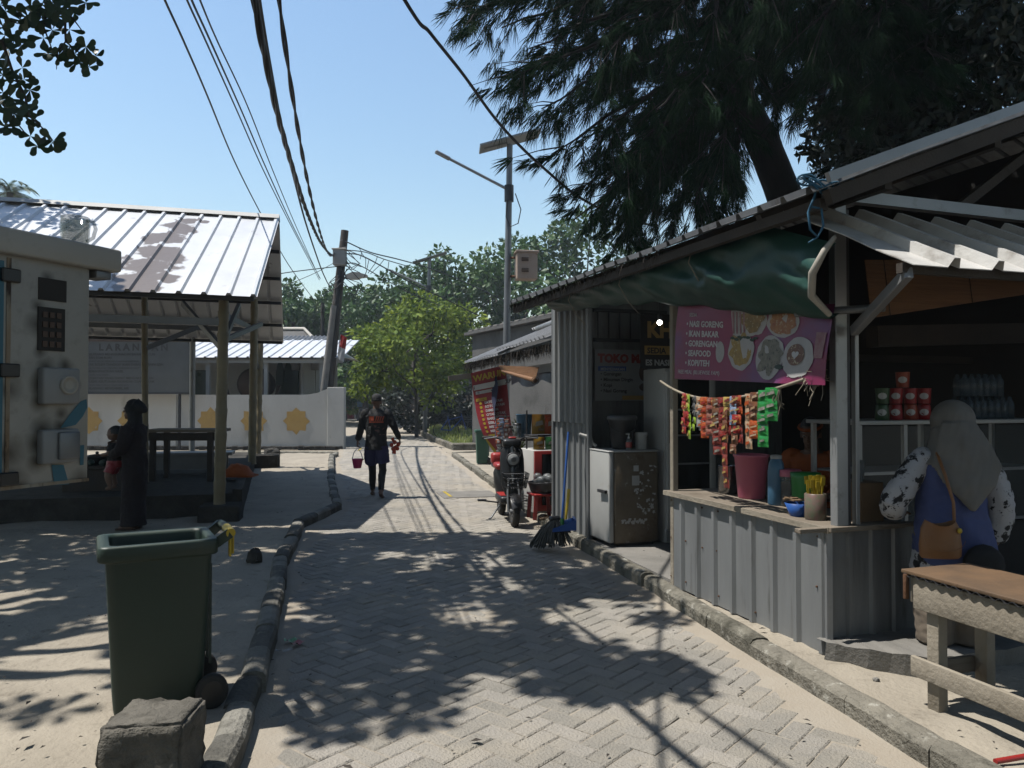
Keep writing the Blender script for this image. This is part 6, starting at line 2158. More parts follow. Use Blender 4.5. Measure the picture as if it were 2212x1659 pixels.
def flatq(m, x0_, z0_, x1_, z1_, sk=0.0, n=5):
    vs = []
    for i in range(n + 1):
        for j in range(n + 1):
            f, g_ = i / n, j / n
            vs.append((x0_ + (x1_ - x0_) * f + sk * g_, 0, z0_ + (z1_ - z0_) * g_))
    m.add(vs, [(i * (n + 1) + j, (i + 1) * (n + 1) + j, (i + 1) * (n + 1) + j + 1, i * (n + 1) + j + 1) for i in range(n) for j in range(n)])
flatq(m, -.105, 1.27, -.02, 1.345); flatq(m, -.10, 1.24, .13, 1.262)
for k in range(4):
    flatq(m, -.005 + .035 * k, 1.268, .015 + .035 * k, 1.345, .022)
on_back(m).build('orange_print', mat('orange_shirt_print', (.55, .09, .02), (.40, .05, .015), 14, .8), man)
m = MB()
m.text('CLUB', (-.075, 0, 1.06), (0, 0, 1), (-1, 0, 0), .05, bold=.002)
m.v = [(p[0], 0, p[2]) for p in m.v]
on_back(m).build('white_print', M['ltgrey'], man)
m = MB()
rr = random.Random(12)
for k in range(16):
    x, z = rr.uniform(-.03, .12), rr.uniform(1.03, 1.22)
    flatq(m, x, z, x + rr.uniform(.015, .04), z + rr.uniform(.008, .03), rr.uniform(-.01, .02), 2)
on_back(m).build('faded_print', mat('faded_shirt_print', (.20, .055, .03), (.10, .09, .085), 20, .9), man)
s_ = MB()
tube3(s_, [(0, 0, .86), (0, 0, .80)], [.16, .165], .72, 16)
tube3(s_, [(-.07, .0, .86), (-.092, .06, .72), (-.096, .16, .585)], [.115, .118, .118])
tube3(s_, [(.07, .0, .86), (.092, .02, .72), (.098, .05, .585)], [.115, .118, .118])
finish(s_, man, 'shorts', M['clothnavy'], .010, 3)
s_ = MB()
for hp, k_, a_ in (((-.09, 0.02, .75), LK, LA), ((.09, 0, .75), RK, RA)):
    tube3(s_, [hp, k_, tuple(Vector(k_).lerp(Vector(a_), .45)), tuple(Vector(k_).lerp(Vector(a_), .94))], [.085, .064, .062, .044])
o = MB()
finish(s_, man, 'leggings', M['clothblack'], .010, 2)
s_ = MB()
s_.lathe([(.088, -.01), (.092, .01), (.090, .05), (.075, .09), (.04, .112), (.006, .12)], 24, Matrix.Translation((0, .016, 1.60)) @ Matrix.Diagonal((.93, 1.12, 1, 1)))
rings = []
for k in range(9):
    a = R(35 + 110 * k / 8)
    rings.append([Vector((.085 * math.cos(a), .02 + .10 * math.sin(a), 1.603)), Vector((.085 * math.cos(a) * 1.0, .02 + .10 * math.sin(a) + .065 * math.sin(R(180 * k / 8)), 1.592))])
s_.loft(rings, 0, True, False, False)
s_.tube([(-.05, -.088, 1.612), (0, -.098, 1.612), (.05, -.088, 1.612)], .009, 6)
s_.ball((0, .016, 1.722), (.01, .01, .006), 8)
xf(s_, wm(man)); s_.build('cap', mat('charcoal_cap', (.03, .03, .033), (.02, .02, .022), 12, .9), man)
# his bucket and pinwheel
T = wm(man)
hb_ = T @ Vector((LWR[0] - .005, LWR[1] + .02, LWR[2] - .13))
bc_ = hb_ - Z * .325
tb2 = thing('toy_bucket', 'small bright pink toy bucket hanging from the walking man\'s left hand', 'bucket', bc_)
MB().lathe([(.062, 0), (.066, .01), (.09, .14), (.095, .15), (.092, .155), (.08, .14), (.058, .02), (.01, .012)], 8, Matrix.Translation(bc_)).build('body', M['magenta'], tb2)
m = MB().tube([bc_ + Vector((-.088, 0, .15)), bc_ + Vector((-.06, 0, .25)), hb_ + Vector((0, 0, .012)), bc_ + Vector((.06, 0, .25)), bc_ + Vector((.088, 0, .15))], .006, 6)
m.build('handle', M['cyan'], tb2)
m = MB().tube([bc_ + Vector((.02, 0, .10)), bc_ + Vector((.16, .02, .18))], .007, 6)
m.build('spade', M['green'], label='small green toy spade sticking out of the pink bucket', cat='spade')
rh = T @ Vector((RWR[0], RWR[1], RWR[2] - .11))
pw_ = thing('toy_flower', 'translucent orange toy with petal shaped blades held in the walking man\'s right hand', 'toy', rh)
m = MB()
for k in range(5):
    a = 2 * math.pi * k / 5 + .4
    d = Vector((math.cos(a), -.25, math.sin(a)))
    c = rh + Vector((-.07, -.02, -.0))
    m.ball(c + d * .06, (.035, .018, .035), 10)
m.tube([rh + Vector((-.02, 0, 0)), rh + Vector((-.07, -.02, 0))], .012, 8)
m.tube([rh + Vector((-.07, -.02, .02)), rh + Vector((-.12, -.02, .13))], [.014, .03], 8)
m.tube([rh + Vector((-.07, -.02, 0)), rh + Vector((-.09, -.02, -.13))], [.02, .034], 8)
m.build('blades', mat('orange_translucent', (.90, .10, .03), (.8, .08, .02), 5, .3, trans=.35), pw_)

# ---- woman with headscarf holding a baby, in the shade, facing left
g = G(288, 1143, .085)
wo = thing('person', 'woman in a black headscarf and long dark dress standing in the shade, facing left', 'person', (g.x, g.y, .085), R(90))   # her +y looks to the left
S_ = .90
def sp(p):
    return (p[0] * S_, p[1] * S_, p[2] * S_)
b = MB()
tube3(b, [sp((0, 0, .84)), sp((0, 0, 1.0)), sp((0, 0, 1.22)), sp((0, 0, 1.36)), sp((0, 0, 1.44))], [.125 * S_, .115 * S_, .135 * S_, .13 * S_, .06 * S_], .7)
tube3(b, [sp((0, .0, 1.40)), sp((0, .02, 1.54))], [.052, .05])
Mh = head_shape(b, sp((0, .035, 1.575)), None, .93)
arms = []
for sx in (-1, 1):
    a_, e_, w_ = sp((sx * .17, 0, 1.36)), sp((sx * .21, .06, 1.09)), sp((sx * .06, .27, 1.06 + .08 * sx))
    tube3(b, [a_, e_, w_], [.05, .04, .026])
    add_hand(b, w_, (-sx * .8, .5, -.1), (0, -1, 0), (0, 0, 1), .5, .9)
    arms.append((a_, e_, w_))
for sx in (-1, 1):
    tube3(b, [sp((sx * .065, 0, .86)), sp((sx * .06, .02, .47)), sp((sx * .06 , .01, .08))], [.075, .05, .034])
    tube3(b, [sp((sx * .06, -.03, .04)), sp((sx * .065, .16, .025))], [.034, .028], .9)
finish(b, wo, 'body', M['skin2'], .0085, 2)
eyes(None, Mh, wo)
s_ = MB()
tube3(s_, [sp((0, .0, .05)), sp((0, 0, .35)), sp((0, -.01, .70)), sp((0, -.015, .92)), sp((0, 0, 1.1)), sp((0, 0, 1.28)), sp((0, 0, 1.40))], [.155, .14, .15, .15, .14, .15, .105], .95, 20)
for a_, e_, w_ in arms:
    tube3(s_, [a_, e_, tuple(Vector(e_).lerp(Vector(w_), .85))], [.085, .07, .056])
finish(s_, wo, 'dress', M['maroon'], .011, 2)
s_ = MB()
hc = sp((0, .02, 1.60))
s_.ball((hc[0], hc[1] - .012, hc[2] + .0), (.092, .108, .118), 18)
tube3(s_, [(0, -.01, hc[2] + .03), (0, -.085, hc[2] - .0), (0, -.15, hc[2] - .03)], [.10, .07, .02])
tube3(s_, [(0, .0, hc[2] - .05), (0, -.01, hc[2] - .15), (0, .01, hc[2] - .24), (0, .02, hc[2] - .33)], [.095, .092, .125, .16], .85)
sc2 = remesh(s_, .008, 2)
# open the face
fc2 = Vector((0, .10, hc[2] - .02))
keep = []
for f in sc2.f:
    c = sum((Vector(sc2.v[i]) for i in f), Vector()) / len(f)
    if not (c.y > .045 and abs(c.x) < .058 and -.075 < c.z - hc[2] < .066):
        keep.append(f)
sc2.f = keep; sc2.m = [0] * len(keep); sc2.sm = [True] * len(keep)
xf(sc2, wm(wo)); sc2.build('headscarf', M['clothblack'], wo)
s_ = MB()
for sx in (-1, 1):
    s_.box(sp((sx * .063, .06, .012)), (.085, .25, .022), 0, .01)
    s_.tube([sp((sx * .063 - .035, .09, .02)), sp((sx * .063, .10, .075)), sp((sx * .063 + .035, .09, .02))], .008, 6)
xf(s_, wm(wo)); s_.build('sandals', M['brown'], wo)
# baby: carried in front of her, facing left
T = wm(wo)
bp_ = T @ Vector((0.03, .24, .74))
ba_ = thing('person', 'baby in red shorts and dark shirt carried on the standing woman\'s arm', 'person', bp_, R(100))
b = MB()
tube3(b, [(0, 0, .02), (0, .0, .14), (0, 0, .26), (0, 0, .30)], [.085, .09, .08, .04], .85)
b.ball((0, .01, .40), (.075, .085, .088), 16)
b.ball((0, .04, .365), (.05, .05, .045), 12)
b.ball((0, .095, .385), (.011, .01, .01), 8)
for sx in (-1, 1):
    b.ball((sx * .074, .0, .385), (.008, .014, .02), 8)
    tube3(b, [(sx * .075, 0, .25), (sx * .12, .04, .17), (sx * .10, .12, .15)], [.03, .026, .02])
    add_hand(b, (sx * .10, .12, .15), (0, 1, .1), (0, 0, -1), (-sx, 0, 0), .5, .55)
    tube3(b, [(sx * .055, .02, .04), (sx * .085, .05, -.10), (sx * .085, .02, -.22)], [.052, .042, .028])
    tube3(b, [(sx * .085, .01, -.235), (sx * .09, .075, -.255)], [.024, .02])
finish(b, ba_, 'body', M['skin2'], .0075, 2)
s_ = MB()
tube3(s_, [(0, 0, .05), (0, .0, .14), (0, 0, .26), (0, 0, .29)], [.10, .102, .095, .06], .9)
for sx in (-1, 1):
    tube3(s_, [(sx * .07, 0, .26), (sx * .11, .03, .19)], [.045, .042])
finish(s_, ba_, 'shirt', M['clothblack'], .008, 2)
s_ = MB()
tube3(s_, [(0, 0, .0), (0, 0, .08)], [.10, .105], .9)
for sx in (-1, 1):
    tube3(s_, [(sx * .05, .015, .03), (sx * .08, .045, -.07)], [.066, .06])
finish(s_, ba_, 'shorts', M['redp'], .008, 2)
m = MB()
m.ball((0, -.008, .412), (.079, .088, .086), 16)
m.f = [f for f in m.f if sum(m.v[i][2] for i in f) / len(f) > .40 and sum(m.v[i][1] for i in f) / len(f) < .055]
m.m = [0] * len(m.f); m.sm = [True] * len(m.f)
xf(m, wm(ba_)); m.build('hair', M['ink'], ba_)
m = MB()
for sx in (-1, 1):
    m.ball((sx * .028, .083, .395), (.007, .005, .006), 8)
xf(m, wm(ba_)); m.build('eye', M['ink'], ba_)

# ---- customer at the counter, seen from behind
cp_ = Vector((2.60, 4.56, .11))
cu = thing('person', 'woman in a taupe headscarf, blue vest and black and white floral sleeves at the counter', 'person', cp_, R(-6))
b = MB()
tube3(b, [(0, 0, .76), (0, 0, .88), (0, 0, 1.05), (0, 0, 1.17), (0, 0, 1.25)], [.16, .15, .155, .15, .08], .72)
tube3(b, [(0, 0, 1.21), (0.01, .03, 1.34)], [.058, .055])
hT = Matrix.Rotation(R(-40), 4, 'Z') @ Matrix.Rotation(R(-12), 4, 'X')
Mh = head_shape(b, (.02, .05, 1.385), hT, .98)
LSH, LEL, LWR = (-.175, 0, 1.16), (-.335, -.03, .93), (-.27, .12, .845)
RSH, REL, RWR = (.185, 0, 1.16), (.265, -.02, .92), (.245, .03, .68)
for a_, e_, w_ in ((LSH, LEL, LWR), (RSH, REL, RWR)):
    tube3(b, [a_, e_, w_], [.056, .045, .03])
add_hand(b, LWR, (.5, .8, .0), (0, 0, -1), (1, -.3, 0), .35)
add_hand(b, RWR, (-.1, .2, -1), (-1, 0, 0), (0, 1, 0), .5)
for sx in (-1, 1):
    tube3(b, [(sx * .09, 0, .80), (sx * .09, .02, .44), (sx * .09, 0, .09)], [.10, .065, .04])
    tube3(b, [(sx * .095, -.05, .045), (sx * .11, .15, .028)], [.038, .032], .9)
finish(b, cu, 'body', M['skin2'], .009, 2)
eyes(None, Mh, cu)
M['floral'] = mat('floral_print', (.62, .62, .64), (.54, .54, .57), 3, .85, bump=.2, bsc=14, dirt=((.012, .012, .014), 9, .53, .56), dirt2=((.012, .012, .014), 24, .61, .64))
s_ = MB()
for a_, e_, w_ in ((LSH, LEL, LWR), (RSH, REL, RWR)):
    tube3(s_, [(a_[0] * .8, 0, a_[2] + .01), a_, e_, tuple(Vector(e_).lerp(Vector(w_), .9))], [.08, .074, .08, .06])
tube3(s_, [(0, 0, 1.12), (0, 0, 1.22)], [.17, .11], .7)
tube3(s_, [(0, 0, .52), (0, 0, .62), (0, 0, .80)], [.225, .215, .19], .78, 20)
finish(s_, cu, 'floral_blouse', M['floral'], .010, 3)
s_ = MB()
tube3(s_, [(.02, 0, .585), (.01, 0, .70), (0, -.005, .85), (0, -.005, 1.0), (0, -.005, 1.14), (0, 0, 1.215)], [.235, .222, .20, .185, .185, .12], .80, 24)
finish(s_, cu, 'vest', M['denim'], .011, 3)
s_ = MB()
for sx in (-1, 1):
    tube3(s_, [(sx * .075, 0, .74), (sx * .095, .01, .45), (sx * .10, .0, .10)], [.135, .115, .105])
finish(s_, cu, 'trousers', M['beige'], .011, 2)
s_ = MB()
s_.ball((.03, .04, 1.405), (.122, .125, .128), 20)
tube3(s_, [(.02, .02, 1.34), (.005, -.01, 1.24), (0, -.02, 1.14)], [.12, .135, .195], .80, 20)
# pointed back panel of the scarf
rings = []
for f, hw, y_ in ((0, .10, -.075), (.25, .155, -.12), (.5, .20, -.155), (.72, .145, -.185), (.9, .06, -.19), (1, .012, -.19)):
    z_ = 1.40 - .50 * f
    cx_ = .02 + .01 * f + .015 * math.sin(f * 3)
    row = []
    for k in range(12):
        a = 2 * math.pi * k / 12
        row.append((cx_ + hw * math.cos(a), y_ - .0 + .022 * math.sin(a) + .05 * (math.cos(a) ** 2) * (hw / .2), z_))
    rings.append([Vector(p) for p in row])
s_.loft(rings, 0, True, True)
sc3 = remesh(s_, .0085, 3)
keep = []
inv = Mh.inverted()
for f in sc3.f:
    c = sum((Vector(sc3.v[i]) for i in f), Vector()) / len(f)
    q = inv @ c
    if not (q.y > .05 and abs(q.x) < .062 and -.10 < q.z < .075):
        keep.append(f)
sc3.f = keep; sc3.m = [0] * len(keep); sc3.sm = [True] * len(keep)
for i, p in enumerate(sc3.v):
    q = Vector(p)
    k = .011 * noise.noise(Vector((q.x * 15 + q.z * 5, q.y * 5, q.z * 4))) + .006 * noise.noise(Vector((q.x * 34 - q.z * 12, 3, q.z * 9)))
    sc3.v[i] = (q.x + .4 * k, q.y + k, q.z)
xf(sc3, wm(cu)); sc3.build('headscarf', M['hijabgrey'], cu)
s_ = MB()
for sx in (-1, 1):
    s_.box((sx * .105, .05, .012), (.10, .27, .03), 0, .012)
    tube3(s_, [(sx * .10, -.05, .05), (sx * .108, .06, .048), (sx * .11, .16, .034)], [.045, .046, .04], .8)
xf(s_, wm(cu)); s_.build('shoes', M['ltgrey'], cu)
T = wm(cu)
hbag = thing('handbag', 'open tan leather handbag hanging at the customer\'s left hip', 'bag', T @ Vector((-.15, -.24, .66)))
m = MB()
rings = []
for z_, a_, c_ in ((.64, .10, .035), (.655, .112, .05), (.71, .115, .055), (.78, .105, .045), (.825, .09, .055)):
    rings.append([T @ Vector((-.165 + a_ * math.cos(q) * (1 if z_ < .8 else .9), -.235 + c_ * math.sin(q), z_ + .03 * math.cos(q) ** 2 * (z_ > .75))) for q in [2 * math.pi * k / 20 for k in range(20)]])
m.loft(rings, 0, True, False)
m.add(rings[0], [list(range(20))[::-1]])
m.build('body', M['leather'], hbag)
m = MB()
m.loft([[T @ Vector((-.165 + .108 * math.cos(q), -.295 + .004 * k - .01 * math.sin(q * 1), .75 - .06 * math.sin(q) - (.0 if k else .001))) for q in [math.pi * j / 10 for j in range(11)]] for k in (0, 1)], 0, True, False, False)
m.build('flap', M['leather'], hbag)
m = MB().tube([T @ Vector(p) for p in ((-.085, -.23, .82), (-.085, -.22, .95), (-.11, -.18, 1.10), (-.12, -.10, 1.22), (-.10, .05, 1.24))], .010, 6, 0, True, True, 1)
m.build('strap', M['leather'], hbag)
MB().ball(T @ Vector((-.075, -.27, .80)), (.014, .012, .016), 8).build('clasp', M['yellow'], hbag)
bb_ = thing('shoulder_bag', 'black soft bag against the customer\'s right hip', 'bag', T @ Vector((.06, -.25, .58)))
m = MB(); m.ball((.07, -.225, .60), (.115, .05, .12), 14); xf(m, T); m.build('body', M['clothblack'], bb_)

# ---- vendor sitting behind the counter
vp = K(1.35, 1.02, .128)
ve = thing('person', 'vendor in an orange shirt sitting in the dark behind the counter', 'person', vp, R(145))
b = MB()
tube3(b, [(0, 0, .50), (0, 0, .66), (0, .02, .88), (0, .03, 1.03), (0, .04, 1.10)], [.155, .145, .155, .15, .075], .72)
tube3(b, [(0, .04, 1.06), (0, .06, 1.19)], [.056, .053])
Mh = head_shape(b, (0, .08, 1.235), Matrix.Rotation(R(-18), 4, 'X'), .97)
VA = []
for sx in (-1, 1):
    a_, e_, w_ = (sx * .18, .03, 1.02), (sx * .24, .13, .78), (sx * .12, .33, .76)
    tube3(b, [a_, e_, w_], [.055, .043, .028])
    add_hand(b, w_, (-sx * .3, 1, 0), (0, 0, -1), (-sx, 0, 0), .4)
    VA.append((a_, e_, w_))
    tube3(b, [(sx * .09, .02, .50), (sx * .11, .42, .48), (sx * .11, .42, .08)], [.09, .062, .038])
    tube3(b, [(sx * .11, .38, .04), (sx * .115, .58, .026)], [.036, .03], .9)
finish(b, ve, 'body', M['skin'], .010, 2)
eyes(None, Mh, ve)
s_ = MB()
tube3(s_, [(0, 0, .44), (0, 0, .62), (0, .02, .86), (0, .03, 1.03), (0, .04, 1.09)], [.19, .18, .18, .175, .095], .78)
for a_, e_, w_ in VA:
    tube3(s_, [(a_[0] * .8, .03, 1.03), a_, e_, tuple(Vector(e_).lerp(Vector(w_), .5))], [.08, .078, .066, .056])
finish(s_, ve, 'shirt', M['orangecloth'], .011, 2)
s_ = MB()
for sx in (-1, 1):
    tube3(s_, [(sx * .09, .02, .50), (sx * .11, .42, .49), (sx * .11, .43, .10)], [.115, .09, .075])
finish(s_, ve, 'trousers', M['clothblack'], .011, 2)
m = MB()
m.ball((0, -.014, .038), (.084, .098, .102), 16)
m.f = [f for f in m.f if sum(m.v[i][1] for i in f) / len(f) < .045 or sum(m.v[i][2] for i in f) / len(f) > .075]
m.m = [0] * len(m.f); m.sm = [True] * len(m.f)
xf(m, Mh); xf(m, wm(ve)); m.build('hair', M['ink'], ve)
m = MB().tube([Vector((.087 * math.cos(q), -.012 + .101 * math.sin(q), .062)) for q in [2 * math.pi * k / 20 for k in range(21)]], .014, 6, 0, True, False)
xf(m, Mh); xf(m, wm(ve)); m.build('headband', M['orangecloth'], ve)
sk_ = thing('seat_stool', 'low stool under the seated vendor behind the counter', 'stool', vp)
MB().box((vp.x, vp.y, .50), (.34, .34, .05), .5, .01).build('seat', M['wooddark'], sk_)
for dx in (-.12, .12):
    for dy in (-.12, .12):
        MB().box((vp.x + dx, vp.y + dy, .30), (.04, .04, .35)).build('leg', M['wooddark'], sk_)
# ================================================================ poles, lamps, cables, far things
def cable(pts, r, label, group=None, name='cable', n=6, twist=0):
    m = MB()
    # smooth the given points
    q = []
    P_ = [Vector(p) for p in pts]
    for i in range(len(P_) - 1):
        p0, p1, p2, p3 = P_[max(0, i - 1)], P_[i], P_[i + 1], P_[min(len(P_) - 1, i + 2)]
        for k in range(8):
            t = k / 8
            q.append(.5 * ((2 * p1) + (p2 - p0) * t + (2 * p0 - 5 * p1 + 4 * p2 - p3) * t * t + (3 * p1 - p0 - 3 * p2 + p3) * t ** 3))
    q.append(P_[-1])
    if twist:
        fine = []
        for a, b in zip(q, q[1:]):
            for k in range(4):
                fine.append(a.lerp(b, k / 4))
        fine.append(q[-1])
        for s_ in range(twist):
            L, pts2 = 0, []
            for i, p in enumerate(fine):
                if i:
                    L += (p - fine[i - 1]).length
                a = 2 * math.pi * (s_ / twist + L / 1.7)
                pts2.append(p + Vector((math.cos(a), 0, math.sin(a))) * r * 1.05)
            m.tube(pts2, r, n)
    else:
        m.tube(q, r, n)
    return m.build(name, M['cable'], label=label, cat='cable', group=group)
def lane_cable(tab, x0, kx, r, label, group='overhead cables above the lane', twist=0):
    # a cable in the vertical plane X = x0 + kx Y with the given (depth, height) points
    return cable([(x0 + kx * y, y, z) for y, z in tab], r, label, group, twist=twist)
EY = 26.0
e0, e1 = P(708, 835, EY), P(745, 498, EY)
ub = Vector((e0.x - .12, EY, 0))
up_ = thing('utility_pole', 'dark leaning wooden utility pole carrying a pale junction box', 'utility pole', ub)
m = MB().tube([ub, e0, e0.lerp(e1, .5), e1], [.22, .20, .165, .13], 12)
m.build('shaft', M['wooddark'], up_)
m = MB()
for t in (.25, .52, .70, .93):
    c = e0.lerp(e1, t)
    m.tube([c - Z * .03, c + Z * .03], .19 - .06 * t, 12)
m.build('band', M['steel'], up_)
bc = P(734, 557, EY - .25)
b_ = MB().box((bc.x, EY - .25, bc.z), (.42, .3, .52), 0, .02).build('junction_box', M['ltgrey'], up_)
MB().box((bc.x, EY - .25, bc.z + .28), (.48, .36, .05), 0, .01).build('box_lid', M['cream'], b_)
lc = P(768, 597, EY - .1)
lm = MB()
pts = [(-.36, -.03), (-.2, -.10), (.05, -.10), (.14, -.05), (.36, -.02), (.38, .04), (.1, .12), (-.1, .14), (-.25, .08), (-.36, .03)]
lm.prism(pts, .26, frame(Vector((lc.x + .02, EY + .05, lc.z)), X, Z, Vector((0, -1, 0))))
l_ = lm.build('street_lamp_head', M['cream'], up_)
MB().tube([P(742, 600, EY), P(752, 600, EY - .1)], .035, 8).build('lamp_arm', M['steel'], up_)
m = MB()
rr = random.Random(4)
for i in range(16):
    a = P(740 + rr.uniform(-10, 10), 540 + rr.uniform(-10, 60), EY - .2)
    b = a + Vector((rr.uniform(-.7, .7), rr.uniform(-.1, .1), rr.uniform(-1.0, -.2)))
    c = a.lerp(b, .5) + Vector((rr.choice((-1, 1)) * rr.uniform(.2, .6), 0, rr.uniform(-.3, .2)))
    m.tube([a, a.lerp(c, .6), c, c.lerp(b, .5) + Vector((0, 0, -.1)), b], .014, 5)
for i in range(7):
    a = P(733 - 4 * i % 9, 600, EY - .18)
    m.tube([P(739 - 2 * (i % 4), 575, EY - .18), P(731 - 2 * (i % 4), 660, EY - .22), P(720 - 2 * (i % 3), 740, EY - .24), P(706 + 3 * (i % 3), 820, EY - .26)], .022, 5)
m.build('loose_wiring', M['cable'], up_)
# paler concrete pole in front of it
g0, g1 = P(700, 838, 25.6), P(721, 660, 25.6)
gp = MB().tube([Vector((g0.x - .1, 25.6, 0)), g0, g1], [.13, .12, .10], 12)
gp.build('concrete_pole', M['conc'], label='short pale concrete pole leaning against the dark utility pole', cat='pole')
f0 = P(697, 655, 33)
MB().tube([Vector((f0.x, 33, 0)), f0], [.11, .08], 8).build('concrete_pole', M['concdark'], label='thin far grey pole just left of the utility pole', cat='pole')
# flag
fp = P(728, 790, 25.3); ft = P(735, 722, 25.3)
fl_ = thing('flag', 'small red over white flag on a tilted stick beside the utility pole', 'flag', (fp.x, 25.3, fp.z))
MB().tube([fp, ft], .014, 6).build('stick', M['steel'], fl_)
for i, (y0_, y1_, mm_) in enumerate(((722, 748, 'flagred'), (748, 775, 'flagwhite'))):
    m = MB()
    vs_ = []
    for k in range(5):
        f = k / 4
        for w in range(6):
            xx = w / 5 * (13 - f * 0)
            edge = 736 - (y0_ - 722 + (y1_ - y0_) * f) * .13
            dz = xx * .55 * (1 - i * .0)
            q = P(edge + xx, y0_ + (y1_ - y0_) * f + dz, 25.3)
            q.y += .05 * math.sin(w * 1.3 + f * 2)
            vs_.append(q)
    m.add(vs_, [(a * 6 + b, a * 6 + b + 1, a * 6 + b + 7, a * 6 + b + 6) for a in range(4) for b in range(5)], 0, True)
    m.build('red_band' if i == 0 else 'white_band', M[mm_], fl_)

# solar street lamps
def solar_lamp(base, ztop, arm_z, tip, panel, label, r, box=None, head=.35):
    t = thing('solar_street_lamp', label, 'street lamp', base)
    b = Vector(base)
    tp_ = Vector(panel[0]).lerp(Vector(panel[1]), .5)
    m = MB().tube([b, Vector((tp_.x, b.y, ztop))], [r * 1.1, r * .85], 12)
    m.build('pole', M['steel'], t)
    f = (arm_z) / ztop
    a0 = b.lerp(Vector((tp_.x, b.y, ztop)), f)
    tip = Vector(tip)
    d = (tip - a0).normalized()
    MB().tube([a0, tip - d * head], r * .42, 8).build('arm', M['alu'], t)
    MB().bar(tip - d * head, tip, .15, .055, 0, .02).build('lamp_head', M['alu'], t)
    MB().tube([a0 - Z * .25, a0 + Z * .1], r * 1.35, 12).build('clamp', M['steeldark'], t)
    p0, p1 = Vector(panel[0]), Vector(panel[1])
    u_ = (p1 - p0).normalized()
    w_ = Vector((-.45 * u_.y - .0, .80, .02)).normalized()
    w_ = (w_ - u_ * w_.dot(u_)).normalized()
    n_ = u_.cross(w_).normalized()
    L = (p1 - p0).length
    m = MB(); m.box((0, 0, 0), (L, .62, .035), 0, 0, 0, frame((p0 + p1) / 2, u_, w_, n_)); m.build('panel_frame', M['alu'], t)
    m = MB(); m.box((0, 0, .0185), (L - .05, .57, .004), 0, 0, 0, frame((p0 + p1) / 2, u_, w_, n_)); m.build('solar_panel', M['solar'], t)
    m = MB(); m.box((-L * .24, .05, -.035), (L * .38, .2, .03), 0, 0, 0, frame((p0 + p1) / 2, u_, w_, n_)); m.build('controller_strip', M['ltgrey'], t)
    return t
LY = 16.5
lb0 = Vector((P(1090, 900, LY).x, LY, .1))
L1 = solar_lamp(lb0, P(1107, 312, LY).z, P(1100, 412, LY).z, P(940, 327, LY - .4), (P(1036, 322, LY), P(1166, 287, LY + .1)), 'tall solar street lamp with a long slanted arm rising behind the small stall', .075)
bb = P(1136, 577, LY - .1)
m = MB().box((bb.x, LY - .12, bb.z), (.44, .36, .56), .15, .01)
bx_ = m.build('battery_box', M['box_rusty'], L1)
MB().box((bb.x, LY - .12, bb.z + .30), (.50, .42, .05), .15, .01).build('box_lid', M['box_rusty'], bx_)
m = MB()
for dz in (.10, -.13):
    for k in range(3):
        m.box((bb.x - .02, LY - .325, bb.z + dz + .03 * k), (.15, .02, .016), .15)
m.build('vent', M['brown'], bx_)
m = MB()
for dz in (-.2, .2):
    m.tube([P(1100, 577, LY) + Z * dz, P(1116, 577, LY - .1) + Z * dz], .03, 6)
m.build('bracket', M['rust'], L1)
m = MB()
a = P(1103, 430, LY)
m.tube([a + Vector((.1, -.08, .1)), a + Vector((.22, -.1, -.25)), a + Vector((.16, -.1, -.55)), a + Vector((0, -.1, -.62)), a + Vector((-.1, -.08, -.4)), a + Vector((-.06, -.08, 0))], .012, 5)
m.build('lamp_wire', M['cable'], L1)
FY = 34.0
solar_lamp((P(918, 640, FY).x, FY, 0), P(926, 556, FY).z, P(919, 622, FY).z, P(840, 582, FY - .3), (P(892, 568, FY), P(965, 546, FY + .1)), 'farther solar street lamp in front of the dense back trees', .09, head=.7)

# cables
lane_cable([(25.9, 6.45), (21, 5.65), (16.4, 5.0), (12.5, 4.62), (10.1, 4.5), (7.8, 4.47), (6.6, 4.58), (5.9, 4.70), (3, 5.4), (0, 6.4), (-3, 7.6)], -.8, -.202, .0155, 'thickest bundled cable sagging over the lane to the junction box', twist=3)
lane_cable([(25.9, 6.55), (21, 5.55), (16.4, 4.95), (12.5, 4.66), (9.5, 4.62), (7, 4.83), (5, 5.3), (2, 6.3), (-2, 7.9)], -.62, -.208, .0125, 'twisted cable just right of the thickest bundled cable', twist=2)
def wire_px(pts, r, label, ends=()):
    return cable(list(ends) + [P(*p) for p in pts], r, label, 'overhead cables above the lane')
wire_px([(735, 600, 25.9), (715, 618, 24), (700, 595, 21), (683, 550, 17.5), (660, 480, 14), (640, 405, 11.5), (612, 290, 9), (585, 150, 7.3), (560, 0, 6), (540, -140, 5)], .016, 'cable that dips lowest beside the pole under the junction box')
wire_px([(690, 600, 25.8), (640, 490, 18), (590, 370, 13.5), (535, 230, 10), (470, 90, 7.5), (432, 0, 6.3), (380, -130, 5)], .009, 'rightmost of the thin wires left of the bundled cable')
wire_px([(690, 605, 25.8), (630, 490, 18), (570, 370, 13.5), (510, 235, 10), (445, 90, 7.5), (404, 0, 6.3), (350, -130, 5)], .010, 'thin wire running left of the paired thin wires')
wire_px([(692, 602, 25.8), (636, 495, 18), (578, 370, 13.5), (522, 240, 10), (455, 90, 7.5), (414, 0, 6.3), (362, -130, 5)], .011, 'thin wire in the middle of the close set thin wires')
wire_px([(680, 650, 26), (622, 570, 20), (560, 455, 15), (505, 345, 11.5), (445, 200, 8.5), (395, 85, 7), (356, 0, 6.2), (300, -130, 5)], .011, 'leftmost thin wire crossing the corner of the shelter roof')
